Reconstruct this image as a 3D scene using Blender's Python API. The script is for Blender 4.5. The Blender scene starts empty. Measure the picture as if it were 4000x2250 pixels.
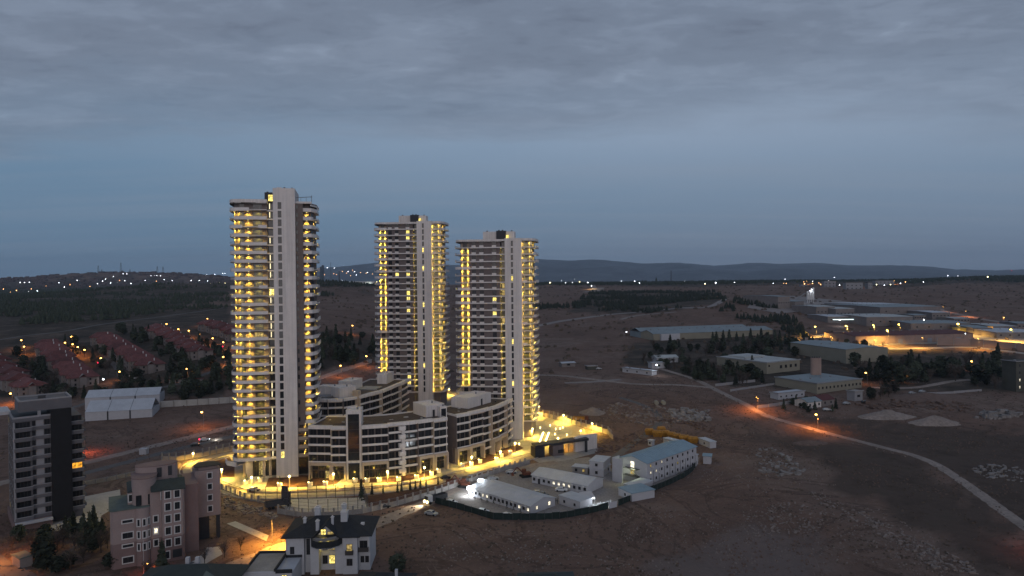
import bpy, bmesh, math, random
from mathutils import Vector, Matrix, noise

R = math.radians
random.seed(7)
SC = bpy.context.scene
COL = SC.collection
PI = math.pi

# ---------------------------------------------------------------- camera
F, CX, CY = 1750.0, 1288.0, 724.5          # focal length / centre on a 2576 x 1449 print
CAMZ, PITCH, ROLL = 76.0, R(0.80), R(-0.5)
cd = bpy.data.cameras.new('camera')
cam = bpy.data.objects.new('camera', cd)
COL.objects.link(cam)
cd.sensor_width = 36.0
cd.lens = F / 2576 * 36
cd.clip_start, cd.clip_end = 0.5, 60000
CM = Matrix.Rotation(PI / 2 - PITCH, 3, 'X') @ Matrix.Rotation(ROLL, 3, 'Z')
cam.matrix_world = Matrix.Translation((0, 0, CAMZ)) @ CM.to_4x4()
SC.camera = cam

# ---------------------------------------------------------------- sky
SC.view_settings.view_transform = 'Standard'
SC.view_settings.look = 'None'
SC.view_settings.exposure = 0.0
SC.view_settings.gamma = 1.0
SC.view_settings.use_curve_mapping = False
world = bpy.data.worlds.new("World")
SC.world = world
world.use_nodes = True
WN, WL = world.node_tree.nodes, world.node_tree.links
WN.clear()
SUN_EL, SUN_AZ = R(3.0), R(188)            # dusk glow low behind the camera


def wn(t, **kw):
    n = WN.new(t)
    for k, v in kw.items():
        setattr(n, k, v)
    return n


def wmath(op, a, b=None, clamp=False):
    n = wn('ShaderNodeMath', operation=op, use_clamp=clamp)
    for i, x in enumerate((a, b)):
        if x is None:
            continue
        if isinstance(x, (int, float)):
            n.inputs[i].default_value = x
        else:
            WL.new(x, n.inputs[i])
    return n.outputs[0]


def wmix(fac, a, b):
    n = wn('ShaderNodeMix', data_type='RGBA')
    for s, x in ((n.inputs[0], fac), (n.inputs[6], a), (n.inputs[7], b)):
        if isinstance(x, (int, float)):
            s.default_value = x
        elif isinstance(x, tuple):
            s.default_value = (*x, 1)
        else:
            WL.new(x, s)
    return n.outputs[2]


def wramp(fac, stops, interp='EASE'):
    n = wn('ShaderNodeValToRGB')
    n.color_ramp.interpolation = interp
    e = n.color_ramp.elements
    while len(e) < len(stops):
        e.new(0.5)
    for el, (p, c) in zip(e, stops):
        el.position = p
        el.color = (*c, 1) if isinstance(c, tuple) else (c, c, c, 1)
    WL.new(fac, n.inputs[0])
    return n.outputs[0]


tc = wn('ShaderNodeTexCoord')
sep = wn('ShaderNodeSeparateXYZ')
WL.new(tc.outputs['Generated'], sep.inputs[0])
dx, dy, dz = sep.outputs
zc = wmath('MAXIMUM', dz, 0.0)
zz = wmath('ADD', zc, 0.06)
px, py = wmath('DIVIDE', dx, zz), wmath('DIVIDE', dy, zz)
comb = wn('ShaderNodeCombineXYZ')
WL.new(px, comb.inputs[0]); WL.new(py, comb.inputs[1])


def wnoise(scale, detail, rough, vec=None, sx=1, sy=1, dist=0.0, off=0.0):
    m = wn('ShaderNodeMapping')
    WL.new(vec or comb.outputs[0], m.inputs[0])
    m.inputs['Scale'].default_value = (sx, sy, 1)
    m.inputs['Location'].default_value = (off, off * 0.7, off)
    n = wn('ShaderNodeTexNoise')
    WL.new(m.outputs[0], n.inputs['Vector'])
    n.inputs['Scale'].default_value = scale
    n.inputs['Detail'].default_value = detail
    n.inputs['Roughness'].default_value = rough
    n.inputs['Distortion'].default_value = dist
    return n.outputs[0]


n_big = wnoise(0.55, 4, 0.5, off=3.1)
n_mid = wnoise(1.6, 6, 0.58, sx=1.0, sy=1.5, off=7.7, dist=0.3)
n_fine = wnoise(5.0, 6, 0.62, sx=0.9, sy=1.4, off=1.3, dist=0.4)
# high cloud deck: covers everything up to an edge some 13 degrees above the horizon ahead
edge = wmath('ADD', wmath('MULTIPLY', n_big, 1.6), wmath('MULTIPLY', n_mid, 0.9))
deckv = wmath('SUBTRACT', wmath('ADD', 1.80, edge), wmath('ADD', py, wmath('MULTIPLY', px, 0.05)))
deck = wramp(wmath('MULTIPLY', wmath('ADD', deckv, 0.8), 0.7, True), [(0.0, 0.0), (0.5, 0.7), (1.0, 1.0)])
tex = wmath('ADD', wmath('MULTIPLY', n_mid, 0.6), wmath('MULTIPLY', n_fine, 0.4))
deck_col = wramp(tex, [(0.34, (0.108, 0.132, 0.182)), (0.48, (0.140, 0.172, 0.232)), (0.58, (0.165, 0.202, 0.270)), (0.72, (0.225, 0.275, 0.360))])
# layer below the edge: smooth blue-grey with faint streaks
low = wramp(zc, [(0.0, (0.120, 0.158, 0.225)), (0.05, (0.132, 0.182, 0.258)), (0.13, (0.158, 0.220, 0.308)),
                 (0.22, (0.225, 0.290, 0.390)), (0.5, (0.20, 0.25, 0.34))], 'LINEAR')
bluel = wramp(wmath('ADD', wmath('MULTIPLY', dx, 0.9), wmath('MULTIPLY', wnoise(0.35, 3, 0.5, off=12.0, sx=0.8, sy=1.0), 0.9)),
              [(0.0, 1.0), (0.45, 0.35), (0.8, 0.0)])
low2 = wmix(wmath('MULTIPLY', bluel, 0.55), low, (0.078, 0.165, 0.265))
streak = wramp(wnoise(0.9, 5, 0.6, sx=0.22, sy=1.6, off=21.0, dist=0.2), [(0.42, 0.0), (0.72, 1.0)])
low3 = wmix(wmath('MULTIPLY', streak, 0.25), low2, (0.20, 0.235, 0.30))
cloud = wmix(deck, low3, deck_col)
nis = wn('ShaderNodeTexSky', sky_type='NISHITA')
nis.sun_disc = False
nis.sun_elevation = SUN_EL
nis.sun_rotation = SUN_AZ
nis.air_density, nis.dust_density = 1.0, 1.5
bg1, bg2, addn, out = wn('ShaderNodeBackground'), wn('ShaderNodeBackground'), wn('ShaderNodeAddShader'), wn('ShaderNodeOutputWorld')
WL.new(nis.outputs[0], bg1.inputs[0])
bg1.inputs[1].default_value = 0.004
WL.new(cloud, bg2.inputs[0])
bg2.inputs[1].default_value = 1.26
WL.new(bg1.outputs[0], addn.inputs[0]); WL.new(bg2.outputs[0], addn.inputs[1])
WL.new(addn.outputs[0], out.inputs[0])

# last glow of the day, low behind the camera, very soft
sd = bpy.data.lights.new('sun', 'SUN')
sd.energy = 0.62
sd.angle = R(50)
sd.color = (1.0, 0.90, 0.86)
sun = bpy.data.objects.new('sun', sd)
COL.objects.link(sun)
sun.rotation_euler = (R(90 - 13), 0, R(8))

# ---------------------------------------------------------------- terrain
def lerp_tab(tab, x):
    if x <= tab[0][0]:
        return tab[0][1]
    for (a, b), (c, d) in zip(tab, tab[1:]):
        if x <= c:
            t = (x - a) / (c - a)
            return b + (d - b) * t
    return tab[-1][1]


def sm(a, b, x):
    t = min(1, max(0, (x - a) / (b - a)))
    return t * t * (3 - 2 * t)


T_R = [(300, 0), (335, 0.0), (400, 5), (600, 10), (750, 14), (1000, 25), (1500, 37), (2200, 50), (2800, 53), (3400, 42), (5000, 20), (9000, 0)]
T_L = [(300, 0), (345, 1.0), (430, 8), (550, 27), (650, 36), (800, 39), (1200, 47), (1700, 52), (2300, 40), (3000, 40), (5000, 20), (9000, 0)]


def base_h(x, y):
    t = x / max(y, 60)
    k = sm(-0.30, -0.06, t)
    w = 10 + y * 0.05
    hr = (lerp_tab(T_R, y - w) + lerp_tab(T_R, y) * 2 + lerp_tab(T_R, y + w)) / 4
    hl = (lerp_tab(T_L, y - w) + lerp_tab(T_L, y) * 2 + lerp_tab(T_L, y + w)) / 4
    hl += 14 * sm(1200, 1700, y) * (1 - sm(2000, 2600, y)) * sm(-0.75, -0.42, t) * 1.3
    hl -= 8 * sm(1200, 1700, y) * (1 - sm(2000, 2600, y)) * (1 - sm(-0.8, -0.5, t))
    h = hl * (1 - k) + hr * k
    h *= sm(322, 350, y)
    h += 12 * sm(2000, 2700, y) * (1 - sm(3000, 3600, y)) * sm(0.52, 0.75, t)
    # wooded knoll to the right, behind the long warehouse
    h += 15 * math.exp(-((x - 330) / 90) ** 2 - ((y - 1050) / 140) ** 2)
    # city hill far to the left
    h += 80 * math.exp(-((x + 2250) / 620) ** 2 - ((y - 4200) / 700) ** 2)
    h += 62 * math.exp(-((x + 3300) / 900) ** 2 - ((y - 4300) / 800) ** 2)
    h += 38 * math.exp(-((x + 1350) / 800) ** 2 - ((y - 4600) / 700) ** 2)
    return h


def bumps(x, y):
    far = sm(600, 1400, y)
    b = (noise.noise(Vector((x / 260, y / 260, 0))) * 5.0 * far
         + noise.noise(Vector((x / 90, y / 90, 3))) * (0.9 + 1.6 * far))
    m = sm(25, 75, x) if y < 330 else 1.0
    m = max(m, sm(330, 420, y))
    m = max(m, 1 - sm(90, 150, y)) * (0.55 if y < 500 else 1)
    if y < 420 and x > 25:
        b += noise.noise(Vector((x / 22, y / 22, 9))) * 0.7
    return b * m


def H(x, y):
    return base_h(x, y) + bumps(x, y)


def ray(u, v):
    d = CM @ Vector(((u - CX) / F, -(v - CY) / F, -1.0))
    return d / d.y


def W(u, v, dz=0.0):
    """ground point seen at print position (u, v)"""
    d = ray(u, v)
    y, step = 90.0, 4.0
    prev = 90.0
    while y < 9000:
        if CAMZ + d.z * y < H(d.x * y, y) + dz:
            a, b = prev, y
            for _ in range(14):
                m = (a + b) / 2
                if CAMZ + d.z * m < H(d.x * m, m) + dz:
                    b = m
                else:
                    a = m
            return Vector((d.x * b, b, H(d.x * b, b)))
        prev = y
        y += max(4.0, y * 0.012)
    return Vector((d.x * y, y, H(d.x * y, y)))


def P(u, v, d):
    """point at print position (u, v) and depth d"""
    r = ray(u, v)
    return Vector((r.x * d, d, CAMZ + r.z * d))


def proj(x, y, z):
    c = CM.transposed() @ Vector((x, y, z - CAMZ))
    return CX + F * c.x / -c.z, CY - F * c.y / -c.z


# ---------------------------------------------------------------- mesh helpers
class MB:
    def __init__(s):
        s.v, s.f = [], []

    def add(s, vs, fs):
        n = len(s.v)
        s.v += [tuple(p) for p in vs]
        s.f += [tuple(i + n for i in f) for f in fs]
        return s

    def box(s, x0, x1, y0, y1, z0, z1):
        return s.add([(x0, y0, z0), (x1, y0, z0), (x1, y1, z0), (x0, y1, z0), (x0, y0, z1), (x1, y0, z1), (x1, y1, z1), (x0, y1, z1)],
                     [(0, 3, 2, 1), (4, 5, 6, 7), (0, 1, 5, 4), (1, 2, 6, 5), (2, 3, 7, 6), (3, 0, 4, 7)])

    def prism(s, poly, z0, z1):
        a = sum(p[0] * q[1] - q[0] * p[1] for p, q in zip(poly, poly[1:] + poly[:1]))
        if a < 0:
            poly = poly[::-1]
        n = len(poly)
        return s.add([(p[0], p[1], z0) for p in poly] + [(p[0], p[1], z1) for p in poly],
                     [tuple(range(n))[::-1], tuple(range(n, 2 * n))] + [(i, (i + 1) % n, n + (i + 1) % n, n + i) for i in range(n)])

    def wall(s, pts, z0, z1, t, inward=0.0):
        """upright band following an open polyline, thickness t to its left side"""
        n = len(pts)
        nor = []
        for i in range(n):
            a = Vector(pts[max(i - 1, 0)][:2]); b = Vector(pts[min(i + 1, n - 1)][:2])
            d = (b - a).normalized()
            nor.append(Vector((-d.y, d.x)))
        o = [(p[0] + q.x * inward, p[1] + q.y * inward) for p, q in zip(pts, nor)]
        i_ = [(p[0] + q.x * (t + inward), p[1] + q.y * (t + inward)) for p, q in zip(pts, nor)]
        vs = [(p[0], p[1], z0) for p in o] + [(p[0], p[1], z1) for p in o] + [(p[0], p[1], z0) for p in i_] + [(p[0], p[1], z1) for p in i_]
        fs = []
        for k in range(n - 1):
            fs += [(k, k + 1, n + k + 1, n + k), (2 * n + k + 1, 2 * n + k, 3 * n + k, 3 * n + k + 1),
                   (n + k, n + k + 1, 3 * n + k + 1, 3 * n + k), (k + 1, k, 2 * n + k, 2 * n + k + 1)]
        fs += [(0, n, 3 * n, 2 * n), (n - 1, 3 * n - 1, 4 * n - 1, 2 * n - 1)]
        return s.add(vs, fs)

    def cyl(s, cx, cy, z0, z1, r, n=8, r2=None):
        r2 = r if r2 is None else r2
        vs = [(cx + r * math.cos(2 * PI * i / n), cy + r * math.sin(2 * PI * i / n), z0) for i in range(n)]
        vs += [(cx + r2 * math.cos(2 * PI * i / n), cy + r2 * math.sin(2 * PI * i / n), z1) for i in range(n)]
        return s.add(vs, [tuple(range(n))[::-1], tuple(range(n, 2 * n))] + [(i, (i + 1) % n, n + (i + 1) % n, n + i) for i in range(n)])

    def sphere(s, cx, cy, cz, r, nu=10, nv=6, sz=1.0):
        vs = [(cx, cy, cz - r * sz)]
        for j in range(1, nv):
            a = -PI / 2 + PI * j / nv
            vs += [(cx + r * math.cos(a) * math.cos(2 * PI * i / nu), cy + r * math.cos(a) * math.sin(2 * PI * i / nu), cz + r * sz * math.sin(a)) for i in range(nu)]
        vs.append((cx, cy, cz + r * sz))
        fs = [(0, 1 + (i + 1) % nu, 1 + i) for i in range(nu)]
        for j in range(nv - 2):
            b = 1 + j * nu
            fs += [(b + i, b + (i + 1) % nu, b + nu + (i + 1) % nu, b + nu + i) for i in range(nu)]
        b = 1 + (nv - 2) * nu
        fs += [(b + i, b + (i + 1) % nu, len(vs) - 1) for i in range(nu)]
        return s.add(vs, fs)

    def bar(s, p0, p1, r, n=4):
        p0, p1 = Vector(p0), Vector(p1)
        d = (p1 - p0).normalized()
        a = d.orthogonal().normalized()
        b = d.cross(a)
        vs = [p + (a * math.cos(2 * PI * (i + .5) / n) + b * math.sin(2 * PI * (i + .5) / n)) * r for p in (p0, p1) for i in range(n)]
        return s.add(vs, [tuple(range(n))[::-1], tuple(range(n, 2 * n))] + [(i, (i + 1) % n, n + (i + 1) % n, n + i) for i in range(n)])

    def gable(s, x0, x1, y0, y1, z0, z1, ov=0.4, th=0.25, along='x'):
        """pitched roof, ridge along x or y, with eaves overhang and thickness"""
        if along == 'x':
            ym = (y0 + y1) / 2
            sl = (z1 - z0) / ((y1 - y0) / 2)
            pr = [(y0 - ov, z0 - ov * sl), (ym, z1), (y1 + ov, z0 - ov * sl), (y1 + ov, z0 - ov * sl + th), (ym, z1 + th), (y0 - ov, z0 - ov * sl + th)]
            vs = [(x0 - ov, a, b) for a, b in pr] + [(x1 + ov, a, b) for a, b in pr]
        else:
            xm = (x0 + x1) / 2
            sl = (z1 - z0) / ((x1 - x0) / 2)
            pr = [(x0 - ov, z0 - ov * sl), (xm, z1), (x1 + ov, z0 - ov * sl), (x1 + ov, z0 - ov * sl + th), (xm, z1 + th), (x0 - ov, z0 - ov * sl + th)]
            vs = [(a, y1 + ov, b) for a, b in pr] + [(a, y0 - ov, b) for a, b in pr]
        fs = [(0, 1, 4, 5), (1, 2, 3, 4), (6, 11, 10, 7), (7, 10, 9, 8)]
        fs += [(i, 6 + i, 6 + (i + 1) % 6, (i + 1) % 6) for i in range(6)]
        return s.add(vs, fs)

    def hip(s, x0, x1, y0, y1, z0, z1, ov=0.5, ridge=None):
        x0 -= ov; x1 += ov; y0 -= ov; y1 += ov
        w, d = x1 - x0, y1 - y0
        if w >= d:
            k = d / 2 * (ridge if ridge is not None else 1)
            a, b = (x0 + k, (y0 + y1) / 2, z1), (x1 - k, (y0 + y1) / 2, z1)
            fs = [(4, 5, 9, 8), (6, 7, 8, 9), (7, 4, 8), (5, 6, 9)]
        else:
            k = w / 2 * (ridge if ridge is not None else 1)
            a, b = ((x0 + x1) / 2, y0 + k, z1), ((x0 + x1) / 2, y1 - k, z1)
            fs = [(4, 5, 8), (5, 6, 9, 8), (6, 7, 9), (7, 4, 8, 9)]
        vs = [(x0, y0, z0 - .2), (x1, y0, z0 - .2), (x1, y1, z0 - .2), (x0, y1, z0 - .2), (x0, y0, z0), (x1, y0, z0), (x1, y1, z0), (x0, y1, z0), a, b]
        return s.add(vs, fs + [(0, 3, 2, 1), (0, 1, 5, 4), (1, 2, 6, 5), (2, 3, 7, 6), (3, 0, 4, 7)])

    def mesh(s, name, mat=None, smooth=False):
        me = bpy.data.meshes.new(name)
        me.from_pydata(s.v, [], s.f)
        me.update()
        if mat:
            me.materials.append(mat)
        if smooth:
            me.polygons.foreach_set('use_smooth', [True] * len(me.polygons))
        return me


def ob(name, mb, mat=None, parent=None, loc=(0, 0, 0), rz=0.0, smooth=False, **props):
    me = mb if isinstance(mb, bpy.types.Mesh) else mb.mesh(name, mat, smooth)
    o = bpy.data.objects.new(name, me)
    COL.objects.link(o)
    o.location = loc
    if rz:
        o.rotation_euler = (0, 0, rz)
    if parent:
        o.parent = parent
    for k, v in props.items():
        o[k] = v
    return o


def thing(name, label, cat, loc=(0, 0, 0), rz=0.0, group=None):
    o = bpy.data.objects.new(name, None)
    COL.objects.link(o)
    o.location = loc
    o.rotation_euler = (0, 0, rz)
    o.empty_display_size = 1
    o['label'] = label
    o['category'] = cat
    if group:
        o['group'] = group
    return o


def tag(o, label, cat, group=None):
    o['label'] = label
    o['category'] = cat
    if group:
        o['group'] = group
    return o


def struct(name, mb, mat, **kw):
    return ob(name, mb, mat, kind='structure', **kw)


LCACHE = {}


def spot(loc, power, col, parent=None, size=75, blend=0.6, radius=0.12, rot=(0, 0, 0)):
    key = ('s', power, col, size, blend, radius)
    if key not in LCACHE:
        l = bpy.data.lights.new('lamp_light', 'SPOT')
        l.energy, l.color, l.spot_size, l.spot_blend, l.shadow_soft_size = power, col, R(size), blend, radius
        LCACHE[key] = l
    o = bpy.data.objects.new('lamp_light', LCACHE[key])
    COL.objects.link(o)
    o.location = loc
    o.rotation_euler = rot
    if parent:
        o.parent = parent
    return o


def point(loc, power, col, parent=None, radius=0.3):
    key = ('p', power, col, radius)
    if key not in LCACHE:
        l = bpy.data.lights.new('lamp_light', 'POINT')
        l.energy, l.color, l.shadow_soft_size = power, col, radius
        LCACHE[key] = l
    o = bpy.data.objects.new('lamp_light', LCACHE[key])
    COL.objects.link(o)
    o.location = loc
    if parent:
        o.parent = parent
    return o


# ---------------------------------------------------------------- materials
def mat(name, col, rough=0.85, var=0.15, scale=0.6, var2=0.0, scale2=6.0, bump=0.0, metal=0.0, spec=0.3, streaks=0.0, rand=0.0):
    m = bpy.data.materials.new(name)
    m.use_nodes = True
    N, L = m.node_tree.nodes, m.node_tree.links
    b = N['Principled BSDF']
    b.inputs['Roughness'].default_value = rough
    b.inputs['Metallic'].default_value = metal
    b.inputs['Specular IOR Level'].default_value = spec
    geo = N.new('ShaderNodeNewGeometry')
    vec = geo.outputs['Position']
    n1 = N.new('ShaderNodeTexNoise')
    n1.inputs['Scale'].default_value = scale
    n1.inputs['Detail'].default_value = 6
    n1.inputs['Roughness'].default_value = 0.65
    L.new(vec, n1.inputs['Vector'])
    mr = N.new('ShaderNodeMapRange')
    mr.inputs[1].default_value, mr.inputs[2].default_value = 0.3, 0.7
    mr.inputs[3].default_value, mr.inputs[4].default_value = 1 - var, 1 + var
    L.new(n1.outputs[0], mr.inputs[0])
    fac = mr.outputs[0]
    if var2:
        n2 = N.new('ShaderNodeTexNoise')
        n2.inputs['Scale'].default_value = scale2
        n2.inputs['Detail'].default_value = 4
        L.new(vec, n2.inputs['Vector'])
        m2 = N.new('ShaderNodeMapRange')
        m2.inputs[1].default_value, m2.inputs[2].default_value = 0.3, 0.7
        m2.inputs[3].default_value, m2.inputs[4].default_value = 1 - var2, 1 + var2
        L.new(n2.outputs[0], m2.inputs[0])
        mm = N.new('ShaderNodeMath')
        mm.operation = 'MULTIPLY'
        L.new(fac, mm.inputs[0]); L.new(m2.outputs[0], mm.inputs[1])
        fac = mm.outputs[0]
    if rand:
        oi = N.new('ShaderNodeObjectInfo')
        m4 = N.new('ShaderNodeMapRange')
        m4.inputs[3].default_value, m4.inputs[4].default_value = 1 - rand, 1 + rand * 1.3
        L.new(oi.outputs['Random'], m4.inputs[0])
        mm = N.new('ShaderNodeMath')
        mm.operation = 'MULTIPLY'
        L.new(fac, mm.inputs[0]); L.new(m4.outputs[0], mm.inputs[1])
        fac = mm.outputs[0]
    if streaks:
        mp = N.new('ShaderNodeMapping')
        mp.inputs['Scale'].default_value = (1.4, 1.4, 0.05)
        L.new(vec, mp.inputs[0])
        n3 = N.new('ShaderNodeTexNoise')
        n3.inputs['Scale'].default_value = 1.0
        n3.inputs['Detail'].default_value = 5
        L.new(mp.outputs[0], n3.inputs['Vector'])
        m3 = N.new('ShaderNodeMapRange')
        m3.inputs[1].default_value, m3.inputs[2].default_value = 0.35, 0.7
        m3.inputs[3].default_value, m3.inputs[4].default_value = 1.04, 1 - streaks
        L.new(n3.outputs[0], m3.inputs[0])
        mm = N.new('ShaderNodeMath')
        mm.operation = 'MULTIPLY'
        L.new(fac, mm.inputs[0]); L.new(m3.outputs[0], mm.inputs[1])
        fac = mm.outputs[0]
    vm = N.new('ShaderNodeVectorMath')
    vm.operation = 'SCALE'
    vm.inputs[0].default_value = col
    L.new(fac, vm.inputs['Scale'])
    L.new(vm.outputs[0], b.inputs['Base Color'])
    if bump:
        bp = N.new('ShaderNodeBump')
        bp.inputs['Strength'].default_value = bump
        bp.inputs['Distance'].default_value = 0.3
        L.new(n1.outputs[0], bp.inputs['Height'])
        L.new(bp.outputs[0], b.inputs['Normal'])
    return m


def ordinal_labels(things, base):
    """alike things told apart by their place: 'base, nth from the left'"""
    def key(o):
        q = o.location
        return proj(q.x, q.y, q.z)[0]
    for i, o in enumerate(sorted(things, key=key)):
        n = i + 1
        suf = 'th' if 10 < n % 100 < 14 else {1: 'st', 2: 'nd', 3: 'rd'}.get(n % 10, 'th')
        o['label'] = '%s, %d%s from the left' % (base, n, suf)


def emit(name, col, s, sample=False):
    m = bpy.data.materials.new(name)
    m.use_nodes = True
    N, L = m.node_tree.nodes, m.node_tree.links
    N.clear()
    e = N.new('ShaderNodeEmission')
    e.inputs[0].default_value = (*col, 1)
    e.inputs[1].default_value = s
    o = N.new('ShaderNodeOutputMaterial')
    L.new(e.outputs[0], o.inputs[0])
    m.cycles.emission_sampling = 'AUTO' if sample else 'NONE'
    return m


def lit_window_mat(name, col, s):
    """lit room behind glass: brightness varies from pane to pane with curtains and furniture"""
    m = emit(name, col, s)
    N, L = m.node_tree.nodes, m.node_tree.links
    e = [n for n in N if n.type == 'EMISSION'][0]
    g = N.new('ShaderNodeNewGeometry')
    n = N.new('ShaderNodeTexNoise')
    n.inputs['Scale'].default_value = 1.3
    L.new(g.outputs['Position'], n.inputs['Vector'])
    r = N.new('ShaderNodeMapRange')
    r.inputs[1].default_value, r.inputs[2].default_value = 0.35, 0.65
    r.inputs[3].default_value, r.inputs[4].default_value = s * 0.35, s * 1.4
    L.new(n.outputs[0], r.inputs[0])
    L.new(r.outputs[0], e.inputs[1])
    return m


YEL = (1.0, 0.70, 0.085)
RYEL = (1.0, 0.62, 0.085)
WARM = (1.0, 0.78, 0.40)
ORA = (1.0, 0.30, 0.05)
SOD = (1.0, 0.42, 0.05)
WHT = (0.85, 0.93, 1.0)

M = dict(
    white=mat('white_render', (0.68, 0.625, 0.595), 0.8, 0.07, 0.25, 0.04, 3.0, streaks=0.16),
    white2=mat('white_parapet', (0.67, 0.62, 0.595), 0.8, 0.08, 0.5),
    brown=mat('brown_cladding', (0.155, 0.122, 0.112), 0.7, 0.12, 0.4, 0.06, 5),
    browng=mat('grey_brown_cladding', (0.15, 0.122, 0.118), 0.7, 0.12, 0.4, 0.06, 5),
    dark=mat('dark_cladding', (0.035, 0.036, 0.042), 0.6, 0.15, 0.6),
    glass=mat('dark_glass', (0.022, 0.024, 0.028), 0.12, 0.3, 0.8, spec=0.6),
    frame=mat('dark_frame', (0.05, 0.045, 0.045), 0.5, 0.1),
    wframe=mat('pale_frame', (0.55, 0.54, 0.54), 0.6, 0.1),
    beige=mat('beige_stone', (0.42, 0.34, 0.27), 0.75, 0.10, 0.5, 0.05, 4),
    roofsoil=mat('roof_soil', (0.085, 0.062, 0.050), 0.95, 0.35, 0.35, 0.3, 2.0, 0.4),
    concrete=mat('concrete', (0.30, 0.28, 0.26), 0.9, 0.18, 0.3, 0.10, 3.0),
    pale_conc=mat('pale_concrete', (0.40, 0.38, 0.36), 0.9, 0.15, 0.3, 0.10, 3.0),
    road=mat('paved_road', (0.27, 0.235, 0.20), 0.85, 0.14, 0.12, 0.12, 2.5),
    asphalt=mat('asphalt', (0.115, 0.105, 0.102), 0.9, 0.20, 0.08, 0.12, 1.5),
    dirtroad=mat('dirt_road', (0.25, 0.205, 0.18), 0.95, 0.22, 0.06, 0.2, 0.8),
    dirtroad2=mat('far_dirt_road', (0.24, 0.21, 0.20), 0.95, 0.15, 0.02),
    planting=mat('planting_soil', (0.07, 0.032, 0.025), 0.95, 0.3, 0.5, 0.2, 3),
    metal=mat('grey_metal', (0.25, 0.25, 0.26), 0.5, 0.1, metal=0.4),
    dmetal=mat('dark_metal', (0.06, 0.06, 0.065), 0.5, 0.1),
    globe=emit('lamp_globe_glow', (1.0, 0.80, 0.34), 9.0),
    strip=emit('light_strip_glow', (1.0, 0.86, 0.50), 2.0),
    bulb=emit('downlight_glow', (1.0, 0.80, 0.28), 3.0),
    wbulb=emit('white_lamp_glow', (0.85, 0.94, 1.0), 14.0),
    sodium=emit('sodium_lamp_glow', (1.0, 0.50, 0.10), 13.0),
    sodium_y=emit('yellow_lamp_glow', (1.0, 0.68, 0.12), 13.0),
    redlamp=emit('red_lamp_glow', (1.0, 0.02, 0.08), 5.0),
    city_w=emit('far_white_light', (0.86, 0.90, 1.0), 14.0),
    city_y=emit('far_yellow_light', (1.0, 0.88, 0.45), 14.0),
    city_o=emit('far_orange_light', (1.0, 0.48, 0.18), 9.0),
    litwin=lit_window_mat('lit_window', (1.0, 0.78, 0.20), 1.6),
    litwhite=lit_window_mat('lit_window_white', (1.0, 0.90, 0.68), 1.5),
    litdim=lit_window_mat('lit_window_dim', (1.0, 0.72, 0.25), 0.45),
    litorange=lit_window_mat('lit_window_orange', (1.0, 0.42, 0.04), 1.1),
)
# ================================================================ GROUND
def in_poly(x, y, poly):
    c = False
    j = len(poly) - 1
    for i in range(len(poly)):
        xi, yi = poly[i]; xj, yj = poly[j]
        if (yi > y) != (yj > y) and x < (xj - xi) * (y - yi) / (yj - yi) + xi:
            c = not c
        j = i
    return c


def soft_poly(x, y, poly, w, s=0.03):
    """1 inside, 0 outside, ragged edge of about w print pixels"""
    nx = noise.noise(Vector((x * s, y * s * 2, 1))) * w
    ny = noise.noise(Vector((x * s, y * s * 2, 5))) * w * 0.6
    c = 0
    for ox, oy in ((0, 0), (w * .3, 0), (-w * .3, 0), (0, w * .2), (0, -w * .2)):
        c += in_poly(x + nx + ox, y + ny + oy, poly)
    return c / 5


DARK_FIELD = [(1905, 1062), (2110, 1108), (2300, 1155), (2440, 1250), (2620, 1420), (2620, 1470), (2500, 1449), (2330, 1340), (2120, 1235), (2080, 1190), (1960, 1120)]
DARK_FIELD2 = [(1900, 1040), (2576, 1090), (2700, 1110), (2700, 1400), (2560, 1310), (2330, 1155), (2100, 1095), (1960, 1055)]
RED_SOIL = [(1560, 1270), (1760, 1190), (1900, 1240), (2150, 1270), (2300, 1400), (2100, 1330), (1700, 1330), (1500, 1330)]
PALE_PATCH = [(1700, 1380), (1900, 1330), (2050, 1360), (2100, 1449), (2050, 1500), (1650, 1500)]
VILLAGE = [(-200, 1010), (-200, 880), (60, 830), (180, 815), (400, 780), (580, 770), (580, 960), (560, 1000), (220, 990), (0, 1020)]
WOODS = [(-300, 905), (-300, 715), (250, 700), (575, 705), (940, 712), (940, 730), (600, 735), (560, 760), (350, 800), (100, 860)]
GROVE = [(780, 835), (870, 830), (960, 850), (960, 920), (860, 920), (780, 940)]
RCREST = [(1340, 700), (2700, 680), (2700, 712), (2400, 712), (2300, 722), (2000, 716), (1700, 722), (1340, 716)]
BUSHY = [(1490, 735), (1800, 735), (1830, 760), (1640, 790), (1430, 785), (1440, 765)]
TREES_R = [(1600, 860), (1960, 830), (2080, 870), (2560, 890), (2600, 985), (2250, 985), (1850, 975), (1700, 940), (1560, 910)]

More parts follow.
